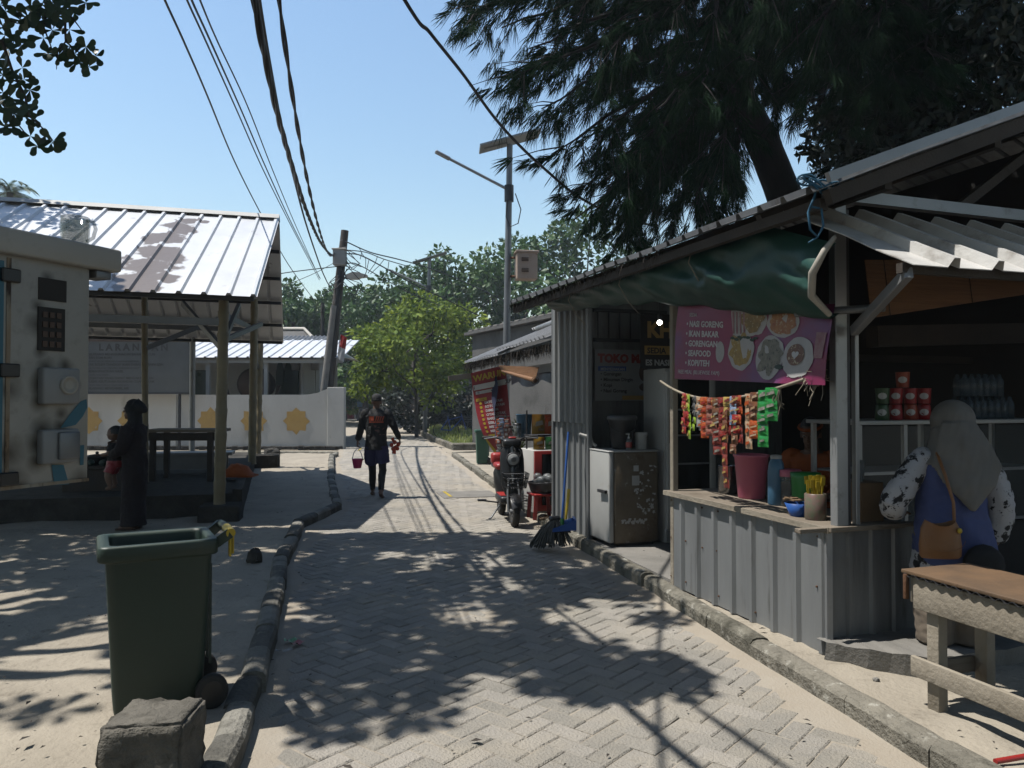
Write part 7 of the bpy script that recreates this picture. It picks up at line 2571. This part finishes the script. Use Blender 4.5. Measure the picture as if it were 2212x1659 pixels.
wire_px([(862, -20, 6.0), (930, 72, 6.6), (1000, 160, 7.2), (1065, 250, 7.9), (1120, 312, 8.4), (1180, 368, 9.0), (1250, 425, 9.8), (1330, 465, 10.8), (1420, 490, 12)], .017, 'black cable hanging from the top centre past the near lamp to the roof', [(-3.2, -2, 7.4), (-1.75, 3.2, 5.6)])
cable([P(735, 575, 25.8), P(690, 580, 25.4), P(612, 590, 24.8), P(540, 604, 24)], .016, 'cable running left from the pole behind the shelter gable', 'cables from the utility pole')
cable([P(735, 560, 25.8), P(680, 590, 25.4), P(610, 620, 24.8), P(540, 655, 24)], .010, 'thin cable slanting down left from the pole behind the gable', 'cables from the utility pole')
cable([P(750, 523, 25.8), P(800, 545, 26.5), P(860, 560, 27.5), P(930, 580, 29), P(1010, 612, 30), P(1110, 660, 31)], .020, 'upper cable running right from the pole top', 'cables from the utility pole')
cable([P(748, 540, 25.8), P(790, 545, 26.2), P(830, 560, 27), P(880, 575, 28)], .016, 'cable splitting off just below the upper right cable', 'cables from the utility pole')
cable([P(750, 548, 25.8), P(780, 552, 26.2), P(830, 578, 27), P(890, 612, 28), P(960, 645, 29), P(1030, 680, 30)], .022, 'middle cable running right from the pole to the trees', 'cables from the utility pole')
cable([P(748, 570, 25.8), P(770, 570, 26), P(820, 597, 27), P(880, 630, 28), P(950, 660, 29)], .018, 'lowest cable running right from the pole past the far lamp', 'cables from the utility pole')
m = MB()
for (xa, ya, xb, yb) in ((780, 545, 790, 580), (815, 555, 795, 590), (830, 560, 800, 592), (840, 565, 825, 612), (775, 535, 778, 560)):
    p_, q_ = P(xa, ya, 26), P(xb, yb, 26.1)
    m.tube([p_, p_.lerp(q_, .5) + Vector((.08, 0, .05)), q_], .012, 5)
m.build('cut_wires', M['cable'], up_)

# grey block wall and house behind the small stall
h0, h1 = Vector((1.25, 19.6, 0)), Vector((-1.3, 25.2, 0))
hz0, hz1 = 3.78, 3.66
hs = thing('grey_house', 'bare grey rendered house wall with a weathered roof edge behind the small stall', 'house', (1, 22, 0))
hd = (h1 - h0).normalized(); hn = Vector((-hd.y, hd.x, 0))
m = MB(); slab(m, [h0, h1, h1 + Vector((5, 2, 0)), h0 + Vector((5, 0, 0))], 0, hz0 - .1)
m.build('wall', M['wallgrey'], hs)
m = MB(); m.bar(h0 + Z * (hz0 - .02) - hd * .3, h1 + Z * (hz0 - .02) + hd * .25, .4, .09)
m.build('roof_edge', M['roofgrey'], hs)
m = MB()
rr = random.Random(6)
for i in range(12):
    c = h0.lerp(h1, (i + .5) / 12) + Z * (hz0 + .05)
    m.box(c, (.3, .38, .05), math.atan2(hd.y, hd.x) + rr.uniform(-.05, .05), .012)
m.build('coping_stone', M['conc'], hs)
# dark garden wall behind the grass
gw = MB().box((-1.2, 41.0, 1.3), (8.5, .25, 2.6))
gw.build('garden_wall', M['wallgrey'], label='dark grey garden wall at the back of the grass plot', cat='wall')
# white balustrade
by_ = 48.0
bA, bB = P(822, 850, by_), P(862, 850, by_)
bt = thing('balustrade', 'white balustrade with upright balusters on a low white wall beyond the walking man', 'balustrade', ((bA.x + bB.x) / 2, by_, 0))
MB().box(((bA.x + bB.x) / 2, by_, .6), (bB.x - bA.x, .3, 1.2)).build('base_wall', M['whitewall'], bt)
m = MB()
zr0, zr1 = P(840, 868, by_).z, P(840, 832, by_).z
m.box(((bA.x + bB.x) / 2, by_, zr1), (bB.x - bA.x + .1, .3, .12)).box(((bA.x + bB.x) / 2, by_, zr0), (bB.x - bA.x + .1, .3, .16))
m.build('rail', M['whitewall'], bt)
for px in (823, 844, 861):
    q = P(px, 850, by_)
    MB().box((q.x, by_, zr1 / 2 + .02), (.16, .34, zr1 + .08)).build('pillar', M['whitewall'], bt)
for px in (826.5, 830, 833.5, 837, 840.5, 847.5, 851, 854.5, 858):
    q = P(px, 850, by_)
    MB().box((q.x, by_, (zr0 + zr1) / 2), (.055, .1, zr1 - zr0)).build('baluster', M['whitewall'], bt)
# far red-roofed hut
ry = 62.0
r0_, r1_ = P(728, 815, ry), P(808, 815, ry)
hu = thing('red_roof_hut', 'small far hut with a red sheet roof and white posts at the lane end', 'hut', ((r0_.x + r1_.x) / 2, ry, 0))
za, zb_ = P(760, 806, ry).z, P(760, 826, ry).z
MB().corr((r0_.x, ry - 1.5, zb_), (r1_.x - r0_.x, 0, 0), (0, 2.5, za - zb_ + .1), pitch=.5, hgt=.08).build('roof', M['roofred'], hu)
m = MB()
for i in range(4):
    m.box((r0_.x + (r1_.x - r0_.x) * (i + .3) / 4, ry - 1.2, zb_ / 2), (.12, .12, zb_))
m.build('post', M['white'], hu)
MB().box(((r0_.x + r1_.x) / 2, ry + .3, zb_ / 2), (r1_.x - r0_.x - .4, .15, zb_)).build('back_wall', M['wooddark'], hu)
MB().box((r0_.x + 1.1, ry - .8, .5), (.8, .6, 1.0)).build('counter', M['red'], hu)
# far parked motorbike silhouette and person at the lane
mp = P(783, 897, 50)
mt = thing('motorbike', 'dark motorbike parked far up the lane beside the bushes', 'motorbike', (mp.x, 50, 0))
MB().box((mp.x, 50, .72), (.5, 1.1, .55), .2, .12).build('body', M['black'], mt)
for dy in (-.6, .6):
    MB().lathe([(.05, -.05), (.28, -.05), (.28, .05), (.05, .05)], 16, frame(Vector((mp.x, 50 + dy, .28)), Vector((0, 1, 0)), Z, X)).build('wheel', M['rubber'], mt)
MB().box((mp.x + .02, 49.6, 1.25), (.55, .05, .35), .1, .02).build('windshield', M['cyan'], mt)
# bicycle leaning by the wall
def bicycle(c, ang, label):
    t = thing('bicycle', label, 'bicycle', c, ang)
    T = wm(t)
    for dx in (-.52, .52):
        w = MB()
        n_ = 24
        w.tube([T @ Vector((dx + .32 * math.cos(2 * math.pi * k / n_), 0, .34 + .32 * math.sin(2 * math.pi * k / n_))) for k in range(n_ + 1)], .018, 6)
        wh = w.build('wheel', M['rubber'], t)
        w = MB()
        for k in range(10):
            a = 2 * math.pi * k / 10
            w.tube([T @ Vector((dx, 0, .34)), T @ Vector((dx + .31 * math.cos(a), 0, .34 + .31 * math.sin(a)))], .004, 4)
        w.build('spokes', M['alu'], wh)
    f = MB()
    for a, b in (((-.52, 0, .34), (-.12, 0, .30)), ((-.52, 0, .34), (-.22, 0, .78)), ((-.12, 0, .30), (-.25, 0, .88)), ((-.12, 0, .30), (.34, 0, .78)), ((-.22, 0, .72), (.32, 0, .86)), ((.30, 0, .98), (.52, 0, .34))):
        f.tube([T @ Vector(a), T @ Vector(b)], .02, 6)
    f.build('frame', M['blue'], t)
    MB().ball(T @ Vector((-.27, 0, .93)), (.13, .07, .04), 10).build('saddle', M['black'], t)
    MB().tube([T @ Vector((.22, -.28, 1.06)), T @ Vector((.30, -.1, 1.03)), T @ Vector((.30, .1, 1.03)), T @ Vector((.22, .28, 1.06))], .014, 6).build('handlebar', M['alu'], t)
    m_ = MB()
    for k in range(4):
        z_ = .66 + .07 * k
        m_.tube([T @ Vector((.46, -.15, z_)), T @ Vector((.74, -.15, z_)), T @ Vector((.74, .15, z_)), T @ Vector((.46, .15, z_)), T @ Vector((.46, -.15, z_))], .006, 4)
    m_.build('basket', M['steel'], t)
q = P(980, 900, 31)
bicycle((q.x, 31, .05), R(18), 'dark blue bicycle standing at the back of the grass')
# ================================================================ trees
def limb(mb_, a, b, r0, r1, bend=.15, n=6, seed=0, sides=8):
    a, b = Vector(a), Vector(b)
    pts, rs = [], []
    L = (b - a).length
    for i in range(n + 1):
        f = i / n
        o = Vector((noise.noise(Vector((f * 2.3 + seed, 1, 2))), noise.noise(Vector((f * 2.3 + seed, 5, 2))), noise.noise(Vector((f * 2.3, 9, seed))))) * bend * L * math.sin(math.pi * min(1, f * .9 + .05)) * .6
        pts.append(a.lerp(b, f) + o * (f < 1) * (f > 0))
        rs.append(r0 + (r1 - r0) * f)
    mb_.tube(pts, rs, sides)
    return pts

def broad_tree(name, label, base, H, rad, m_, seed, nclump=26, per=150, Ls=(.22, .36), group=None, crown_lo=.25, low=False, droop=.25, r_tr=.2):
    r = random.Random(seed)
    t = thing(name, label, 'tree', base, group=group)
    bx_, by_, bz_ = base
    cz = bz_ + H * (crown_lo + 1) / 2
    rz_ = H * (1 - crown_lo) / 2
    tk = MB()
    top = limb(tk, (bx_, by_, bz_ - .1), (bx_ + r.uniform(-.3, .3), by_, cz + rz_ * .3), r_tr, r_tr * .35, .08, 8, seed)
    cl = []
    for i in range(nclump):
        d = rvec(r)
        f = r.uniform(.45, 1.0) ** .6
        c = Vector((bx_ + d.x * rad * f * r.uniform(.8, 1.06), by_ + d.y * rad * .8 * f, cz + d.z * rz_ * f * r.uniform(.82, 1.06)))
        if c.z < bz_ + H * crown_lo * .8:
            c.z = bz_ + H * crown_lo + r.random() * rz_ * .4
        cs = r.uniform(.26, .46) * rad * .62
        cl.append((c, cs))
        if i % 2 == 0:
            st_ = top[r.randint(3, len(top) - 1)]
            limb(tk, st_, c, r_tr * .35, .02, .2, 5, seed + i, 6)
    tk.build('trunk', M['bark'], t)
    lv = MB()
    for c, cs in cl:
        for k in range(int(per * (cs / (rad * .22)) ** 1.5)):
            d = rvec(r)
            rr_ = cs * r.uniform(.35, 1.0) ** .45
            p = c + Vector((d.x, d.y, d.z * .75)) * rr_
            if noise.noise(p * 1.6 + Vector((seed, 0, 0))) < -.34:
                continue
            out = (d + Vector((0, 0, .35)) + rvec(r) * .6).normalized()
            dr = (rvec(r) + d * .8 - Vector((0, 0, droop))).normalized()
            L = r.uniform(*Ls)
            leaf(lv, p, dr, out, L, L * .26, L * .05)
    lv.build('crown', m_, t)
    return t

# dense row at the back
spec = [
    # px centre, top y, depth, radius, seed
    (640, 622, 47, 3.0, 21), (700, 640, 50, 3.4, 22), (790, 610, 46, 3.6, 23), (868, 624, 52, 3.8, 24),
    (975, 528, 44, 4.3, 25), (1065, 540, 47, 4.6, 26), (1160, 512, 42, 4.6, 27), (1262, 508, 40, 4.6, 28), (1370, 540, 38, 4.6, 29),
    (900, 600, 58, 4.4, 31), (575, 655, 52, 3.6, 32), (745, 690, 58, 4.2, 33)]
names = ['leftmost dense dark green tree behind the shelter roof', 'dense dark green tree behind the leaning utility pole', 'rounded dense tree right of the utility pole, behind the flag',
         'lower dense tree above the walking man, furthest back', 'tall dense tree behind the far street lamp', 'tall dense tree left of the near lamp pole',
         'tall dense tree behind the box on the lamp pole', 'dense tree just left of the long stall roof eave', 'dense tree half hidden behind the stall roof and needle boughs',
         'distant dense tree filling the gap left of the far street lamp', 'distant dense tree peeping out behind the shelter gable', 'distant dense tree low behind the red and white flag']
for (px, ty, Y, rad, sd), lb_ in zip(spec, names):
    top = P(px, ty, Y)
    broad_tree('broadleaf_tree', lb_, (top.x, Y, 0), top.z * 1.07, rad, M['leaf1'], sd, 30, 150, (.30, .50), 'dense trees along the back', .12, True, .3, .22)
# lighter tree on the grass
tp = P(900, 642, 32)
broad_tree('roadside_tree', 'bright yellowish green tree with a thin forked trunk on the grass plot', (P(900, 900, 32).x, 32, 0), tp.z + .15, 3.15, M['leaf2'], 41, 46, 190, (.18, .30), None, .26, True, .35, .09)
broad_tree('roadside_tree', 'small shaded tree low behind the white balustrade', (P(790, 860, 52).x, 52, 0), 2.6, 1.9, M['leaf1'], 43, 14, 90, (.2, .32), None, .1)
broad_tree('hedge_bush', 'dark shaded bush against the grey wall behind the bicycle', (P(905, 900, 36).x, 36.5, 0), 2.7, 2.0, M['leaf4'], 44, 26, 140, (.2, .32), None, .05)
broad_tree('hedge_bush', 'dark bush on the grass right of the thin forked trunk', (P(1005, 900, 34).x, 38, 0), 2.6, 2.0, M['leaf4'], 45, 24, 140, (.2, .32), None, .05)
broad_tree('hedge_bush', 'green bush beside the far red roofed hut', (P(770, 850, 55).x, 56, 0), 2.4, 1.2, M['leaf2'], 46, 12, 80, (.2, .3), None, .05)

# coconut palm far left
pt = P(22, 402, 34)
pm = thing('palm_tree', 'palm tree crown showing above the shelter ridge at far left', 'palm tree', (pt.x, 34, 0))
m = MB(); limb(m, (pt.x + .4, 34, 0), (pt.x, 34, pt.z - .3), .2, .13, .04, 8, 3); m.build('trunk', M['bark'], pm)
m = MB()
r = random.Random(8)
for k in range(17):
    a = 2 * math.pi * k / 17 + r.uniform(-.15, .15)
    el = r.uniform(-.1, 1.2)
    prev = None
    for i in range(15):
        f = i / 14
        p = Vector((pt.x, 34, pt.z - .25)) + Vector((math.cos(a) * math.cos(el), math.sin(a) * math.cos(el), math.sin(el))) * (1.5 * f) - Z * (1.0 * f * f)
        if prev is not None:
            d = (p - prev).normalized()
            s_ = d.cross(Z)
            if s_.length < .01:
                s_ = Vector((1, 0, 0))
            s_.normalize()
            for sg in (-1, 1):
                for q in range(2):
                    leaf(m, prev.lerp(p, q * .5), (s_ * sg + d * .7 - Z * .45), Z, .48 * (1.1 - .6 * abs(f - .45)), .022)
        prev = p
m.build('crown', M['palm'], pm)

# round-leaved tree overhead: trunk left of the view, crown above the camera
TB = Vector((-7.2, 3.6, 0))
ov = thing('round_leaf_tree', 'round leaved shade tree whose hanging twigs enter at the top left', 'tree', TB)
tk = MB()
t_pts = limb(tk, TB - Z * .1, TB + Vector((.5, .6, 6.6)), .27, .16, .06, 9, 2)
r = random.Random(17)
lv = MB()
ends = []
for i in range(26):
    e = Vector((r.uniform(-10.2, -2.4), r.uniform(4.2, 9.4), r.uniform(6.9, 8.6)))
    ends.append(limb(tk, t_pts[r.randint(5, 9)], e, .07, .015, .12, 7, i, 6))
# rosettes: shade falls along SUN on the lane and the yard
def shade_ok(gx, gy):
    # outline of the tree's shade on the ground, plain ellipse-like boundary with gaps
    xr = lerp_tab([(3.6, -.6), (3.9, .3), (4.2, .95), (4.9, 1.15), (5.6, 1.22), (6.4, 1.15), (7.4, 1.0), (8.3, .85), (9.0, .55), (9.3, .0)], gy)
    if not (3.75 < gy < 9.3) or gx > xr or gx < -8.2:
        return 0
    g = noise.noise(Vector((gx * 1.25, gy * 1.0, 3.3))) + .5 * noise.noise(Vector((gx * 3.2, gy * 2.4, 8.1)))
    if gx < -1.3:
        thr = (.02 if gx > -3 else -.06) if gy < 6.3 else -.36
    else:
        thr = -.07
    if gy < 4.3:
        thr += .22
    return 1 if g > thr - .25 * (r.random() - .5) else 0
def rosette(c, n_, L, w, tilt):
    a0 = r.uniform(0, 6.28)
    for k in range(n_):
        a = a0 + 2 * math.pi * k / n_ + r.uniform(-.25, .25)
        d = Vector((math.cos(a), math.sin(a), r.uniform(-.45, .25))) + tilt
        round_leaf(lv, c + d.normalized() * .015, d, Z + rvec(r) * .45, L * r.uniform(.75, 1.1), w * r.uniform(.8, 1.1))
cnt = 0
while cnt < 2000:
    gx, gy = r.uniform(-8, 1.3), r.uniform(3.75, 9.3)
    if not shade_ok(gx, gy):
        continue
    h = r.uniform(6.75, 8.5)
    rosette(Vector((gx, gy, 0)) - SUN * (h / -SUN.z), r.randint(6, 8), .21, .062, rvec(r) * .2)
    cnt += 1
# unseen crown added over, behind and left of the camera to cut skylight
cnt = 0
while cnt < 2300:
    c = Vector((r.uniform(-9, 6), r.uniform(-9, 2.2), r.uniform(4.6, 8.2))) if cnt % 3 else Vector((r.uniform(-17, -9.5), r.uniform(-1, 12.5), r.uniform(4.5, 10)))
    if cnt % 3 and c.y < -4:
        c.z -= 2.2
    if noise.noise(c * .5) < -.25:
        continue
    rosette(c, 6, .34, .11, rvec(r) * .2)
    cnt += 1
for i in range(14):
    e = Vector((r.uniform(-9, 1.5), r.uniform(-6, 2.3), r.uniform(5.8, 8)))
    limb(tk, t_pts[r.randint(5, 9)], e, .08, .015, .1, 7, i + 40, 6)
# boughs further left and back that dapple the shelter roof
for i in range(420):
    tgt = RIDGE.lerp(EAVE, r.uniform(-.1, .55)) + RD * r.uniform(2.6, 8.5) if r.random() < .72 else RIDGE.lerp(EAVE, r.uniform(.7, 1.0)) + RD * r.uniform(1.5, 3.2)
    if noise.noise(tgt * 1.1) < -.12:
        continue
    h = r.uniform(3.2, 4.6)
    c = tgt - SUN * (h / -SUN.z)
    if (c.x / c.y) > -.72:
        continue
    rosette(c, 7, .21, .062, rvec(r) * .2)
for e in ((-9.8, 10.2, 8.1), (-8.9, 11.2, 8.4), (-10.5, 11.5, 8.0)):
    limb(tk, t_pts[8], e, .07, .015, .1, 7, 5, 6)
# the hanging twigs that can be seen
twig = [(7, 79, 0), (27, 79, 0), (20, 109, 0), (44, 100, 0), (10, 147, 0), (44, 147, 0), (50, 168, 0), (17, 175, 0), (40, 185, 0), (61, 195, 0), (20, 210, 0), (41, 222, 0), (10, 236, 0), (61, 240, 0), (75, 256, 0), (20, 268, 0), (55, 252, 0), (5, 200, 0), (30, 240, 0), (10, 275, 0), (2, 130, 0),
        (61, 294, 0), (79, 311, 0), (113, 306, 0), (118, 300, 0), (99, 24, 1), (130, 20, 1), (112, 10, 1), (85, 8, 1), (100, 40, 1), (120, 35, 1), (70, 20, 1), (145, 12, 1), (160, 28, 1), (181, 3, 1), (154, 61, 1), (113, 68, 1), (113, 113, 1), (99, 82, 1), (128, 120, 1), (105, 115, 1), (150, 100, 1), (185, 104, 1), (171, 133, 1), (205, 123, 1), (191, 147, 1), (160, 120, 1), (88, 45, 1), (63, 38, 0), (10, 25, 0), (42, 42, 0), (2, 8, 0), (12, 60, 0), (60, 34, 0), (5, 160, 0)]
for px, py, br in twig:
    c = P(px + r.uniform(-5, 5), py + r.uniform(-4, 4), 6.4 + r.uniform(-.35, .35))
    a0 = r.uniform(0, 6.28)
    n_ = r.randint(4, 6)
    for k in range(n_):
        a = a0 + 2 * math.pi * k / n_ + r.uniform(-.3, .3)
        d = Vector((math.cos(a), r.uniform(-.55, .55), math.sin(a) * .8 - .1))
        round_leaf(lv, c, d, Vector((r.uniform(-.3, .3), -1, r.uniform(-.1, .5))), .112 * r.uniform(.8, 1.15), .034 * r.uniform(.85, 1.15))
def twigline(pts, r0, r1):
    q = [P(x, y, 6.4) for x, y in pts]
    tk.tube(q, [r0 + (r1 - r0) * i / (len(q) - 1) for i in range(len(q))], 5)
twigline([(150, -60), (142, 20), (141, 60), (142, 90), (160, 105), (185, 125)], .014, .005)
twigline([(142, 20), (165, 50), (180, 70)], .008, .004)
twigline([(142, 90), (125, 112), (122, 150)], .007, .003)
twigline([(90, -60), (100, 20), (95, 60), (112, 105)], .014, .005)
twigline([(-60, 60), (5, 90), (25, 150), (55, 210), (62, 250), (80, 265), (100, 285), (112, 304)], .016, .004)
twigline([(-60, 20), (0, 36), (30, 48), (64, 56)], .012, .004)
twigline([(-40, 180), (10, 230), (40, 270), (60, 294)], .012, .004)
tk.build('trunk', M['bark'], ov)
lv.build('crown', M['leaf3'], ov)

# needle-leaved trees behind the stalls, right
def needle_spray(lv_, a, b, r, n_tuft, Ln, dens):
    # a drooping branchlet from a to b hung with tufts of thin needles
    a, b = Vector(a), Vector(b)
    for i in range(n_tuft):
        f = (i + r.random()) / n_tuft
        p = a.lerp(b, f) - Z * (.12 * math.sin(f * 3.1))
        ax = ((b - a).normalized() + rvec(r) * .55 - Z * .45).normalized()
        for k in range(dens):
            d = (ax + rvec(r) * .42 - Z * .12).normalized()
            L = Ln * r.uniform(.6, 1.15)
            s_ = d.cross(rvec(r)).normalized() * .0032
            q = p + rvec(r) * .03
            lv_.add([q - s_, q + s_, q + d * L * .6 + s_ - Z * .008, q + d * L - Z * .03], [(0, 1, 2, 3)])
def needle_tree(label, base, kn, r0, r1, boughs, seed, subs=(12, 17), tufts=4, dens=26):
    r = random.Random(seed)
    t = thing('needle_tree', label, 'tree', base)
    tk, lv_ = MB(), MB()
    pts = [Vector(base) - Z * .1] + [Vector(k) for k in kn]
    fine = []
    for a, b in zip(pts, pts[1:]):
        for i in range(4):
            fine.append(a.lerp(b, i / 4))
    fine.append(pts[-1])
    n_ = len(fine)
    tk.tube(fine, [r0 + (r1 - r0) * i / (n_ - 1) + .02 * noise.noise(Vector((i * .7, seed, 0))) for i in range(n_)], 12)
    for bi, (f0, tip, ns) in enumerate(boughs):
        st_ = fine[min(n_ - 1, int(f0 * (n_ - 1)))]
        tip = Vector(tip)
        mid = st_.lerp(tip, .5) + Z * (.12 * (tip - st_).length)
        bp = []
        for i in range(11):
            f = i / 10
            bp.append(st_ * (1 - f) ** 2 + mid * 2 * f * (1 - f) + tip * f * f + rvec(r) * .03)
        tk.tube(bp, [.055 * (1 - .85 * i / 10) for i in range(11)], 6)
        L = (tip - st_).length
        m_ = int(ns * L)
        for k in range(m_):
            f = r.uniform(.18, 1.0)
            i = min(9, int(f * 10))
            p = bp[i].lerp(bp[i + 1], f * 10 - i)
            dd = ((bp[i + 1] - bp[i]).normalized() * .8 + rvec(r) * .75 - Z * .30).normalized()
            sl = r.uniform(.35, .85) * (1.15 - .35 * f)
            q = p + dd * sl - Z * .1
            tk.tube([p, p.lerp(q, .5) + Z * .02, q], [.008, .006, .003], 4, 0, True, False)
            needle_spray(lv_, p, q, r, tufts, .25, dens)
    tk.build('trunk', M['barkdark'], t)
    lv_.build('crown', M['needle'], t)
    return t
r = random.Random(23)
B1 = Vector((5.1, 10.4, 0))
k1 = [P(1695, 425, 10.3), P(1645, 300, 10.2), P(1600, 215, 10.1), P(1570, 90, 10.0), P(1560, -60, 9.9), P(1540, -260, 9.9), P(1530, -520, 9.8)]
tips1 = []
for (px, py, Y, f) in ((930, -10, 9.4, .75), (960, 25, 9.0, .72), (1035, 60, 9.8, .70), (1010, -40, 9.2, .8), (1100, 110, 9.3, .68), (1085, 160, 9.0, .62), (1130, 235, 9.2, .6), (1040, 165, 9.6, .64), 
                       (1150, 330, 9.5, .53), (1190, 420, 9.6, .46), (1250, 440, 9.2, .44), (1195, 480, 10, .42), (1290, 470, 9.6, .41), (1360, 470, 10.2, .4), (1265, 385, 9.2, .47),
                       (1180, 200, 10.4, .6), (1250, 120, 9.2, .68), (1220, 40, 9.6, .76), (1150, 0, 10.2, .78), (1320, 60, 9.3, .72), (1300, 180, 9.8, .62), (1300, 290, 9.2, .54), (1400, 360, 9.4, .47), (1420, 240, 9.0, .57), (1440, 130, 9.5, .66), (1450, 30, 9.2, .74),
                       (1500, 440, 9.6, .41), (1450, 480, 11, .4), (1560, 330, 9.0, .48), (1400, -20, 10.5, .8), (1520, 180, 8.8, .62), (1540, 60, 9.0, .72), (1620, 20, 9.2, .78), (1660, 110, 9.4, .68), (1700, 30, 9.6, .76), (1690, 180, 9.8, .6), (1620, 150, 9.0, .64), (1750, 90, 9.0, .7), (1560, 460, 9.8, .4), (1390, 420, 11, .43), (1480, 300, 11, .52), (1350, 330, 11, .5)):
    tips1.append((f, P(px + (45 if px < 1300 else 0), py, Y), 6.5 if px < 1250 else 9 if px < 1480 else 14))
for i in range(14):
    tips1.append((r.uniform(.75, .97), Vector((r.uniform(-.5, 5), r.uniform(7.8, 12), r.uniform(7.0, 9.2))), 6))
for i in range(26):  # boughs added high out of view to hold back skylight
    tips1.append((r.uniform(.8, 1.0), Vector((r.uniform(.8, 7), r.uniform(-1, 9), r.uniform(8.4, 11.5))), 5))
needle_tree('leaning needle leaved tree whose feathery dark boughs reach over the lane', B1, k1, .25, .12, tips1, 61)
B2 = Vector((4.75, 9.0, 0))
k2 = [Vector((4.72, 9.0, 3.6)), P(1960, 260, 9.0), P(1955, 90, 9.0), P(1955, -120, 9.0), P(1940, -330, 9.0)]
tips2 = []
for (px, py, Y, f) in ((1700, 60, 8.6, .8), (1740, 150, 8.4, .7), (1640, 0, 8.3, .86), (1780, 30, 8.2, .8), (1830, 110, 8.3, .72), (1860, 220, 8.5, .6), (1830, 300, 9.4, .52), (1720, 190, 9.6, .66), (1800, 250, 9.8, .58),
                       (2050, 60, 8.6, .76), (2110, 20, 8.4, .82), (2180, 40, 8.2, .82), (2070, 160, 9.4, .66), (2010, 120, 8.2, .7), (2150, 110, 9.8, .72), (2040, 230, 9.0, .6), (1900, 40, 8.1, .8), (1920, 170, 8.2, .68), (1900, 300, 9.6, .5), (1870, 370, 9.6, .46), (1800, 380, 9.8, .44), (1990, 280, 9.4, .5)):
    tips2.append((f, P(px, py, Y), 15))
for i in range(16):
    tips2.append((r.uniform(.7, .97), Vector((r.uniform(2.6, 8.0), r.uniform(6.6, 11), r.uniform(6.9, 9.0))), 7))
needle_tree('thick upright needle leaved tree behind the stall roof ridge', B2, k2, .36, .26, tips2, 62, dens=30)
# broad-leaved dark tree mixed in at the right edge
def dark_broad(label, base, blobs, seed, Ls=(.10, .17)):
    rr_ = random.Random(seed)
    t = thing('dark_leaf_tree', label, 'tree', base)
    tk, lv_ = MB(), MB()
    tr_ = limb(tk, Vector(base) - Z * .1, Vector((base[0], base[1], 5.6)), .16, .1, .05, 8, seed)
    for i, (px, py, Y, rad, n_) in enumerate(blobs):
        c = P(px, py, Y)
        limb(tk, tr_[rr_.randint(4, 8)], c, .04, .012, .1, 5, i, 6)
        for k in range(n_):
            d = rvec(rr_)
            p = c + d * rad * rr_.random() ** .5
            L = rr_.uniform(*Ls)
            leaf(lv_, p, rvec(rr_) - Z * .5, d + Z * .4, L, L * .24, L * .06)
    # unseen high crown added above the stalls and lane to block skylight
    for i in range(26):
        c = Vector((rr_.uniform(.6, 8), rr_.uniform(-3, 9.5), rr_.uniform(8, 11)))
        limb(tk, tr_[8], c, .05, .015, .12, 6, i + 50, 6)
        for k in range(230):
            d = rvec(rr_)
            p = c + Vector((d.x, d.y, d.z * .6)) * 1.35 * rr_.random() ** .5
            L = rr_.uniform(.22, .34)
            leaf(lv_, p, rvec(rr_) - Z * .3, d + Z * .8, L, L * .28, L * .06)
    tk.build('trunk', M['barkdark'], t)
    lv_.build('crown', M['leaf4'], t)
dark_broad('dark broad leaved tree spreading over the roof ridge at far right', (6.6, 8.6, 0),
           [(2150, 150, 8.2, .55, 260), (2200, 230, 8.0, .5, 260), (2090, 240, 8.4, .55, 300), (2030, 300, 8.6, .5, 300), (2190, 70, 8.0, .6, 320), (1960, 320, 8.6, .5, 340), (1990, 210, 8.6, .5, 240), (2120, 30, 8, .6, 300), (2080, 110, 8.6, .45, 160), (2220, 160, 8.6, .5, 200), (1900, 350, 8.8, .4, 300), (1790, 240, 8.8, .33, 220), (1850, 290, 8.8, .4, 260), (1770, 320, 8.9, .25, 90), (2150, 290, 8.6, .4, 260), (1870, 60, 8.6, .35, 200), (1830, 20, 8.6, .35, 200)], 71)
# ================================================================ thin salt haze in the air
hz = MB().box((0, 60, 7), (620, 1000, 17))
hm = bpy.data.materials.new('haze_air')
hm.use_nodes = True
hn_ = hm.node_tree.nodes
hn_.remove(hn_['Principled BSDF'])
pvn = hn_.new('ShaderNodeVolumePrincipled')
pvn.inputs['Color'].default_value = (.80, .90, 1.0, 1)
pvn.inputs['Density'].default_value = .0009
pvn.inputs['Anisotropy'].default_value = .2
hm.node_tree.links.new(pvn.outputs[0], hn_['Material Output'].inputs['Volume'])
hz.build('haze', hm, loc=(0, 0, 0), kind='stuff')
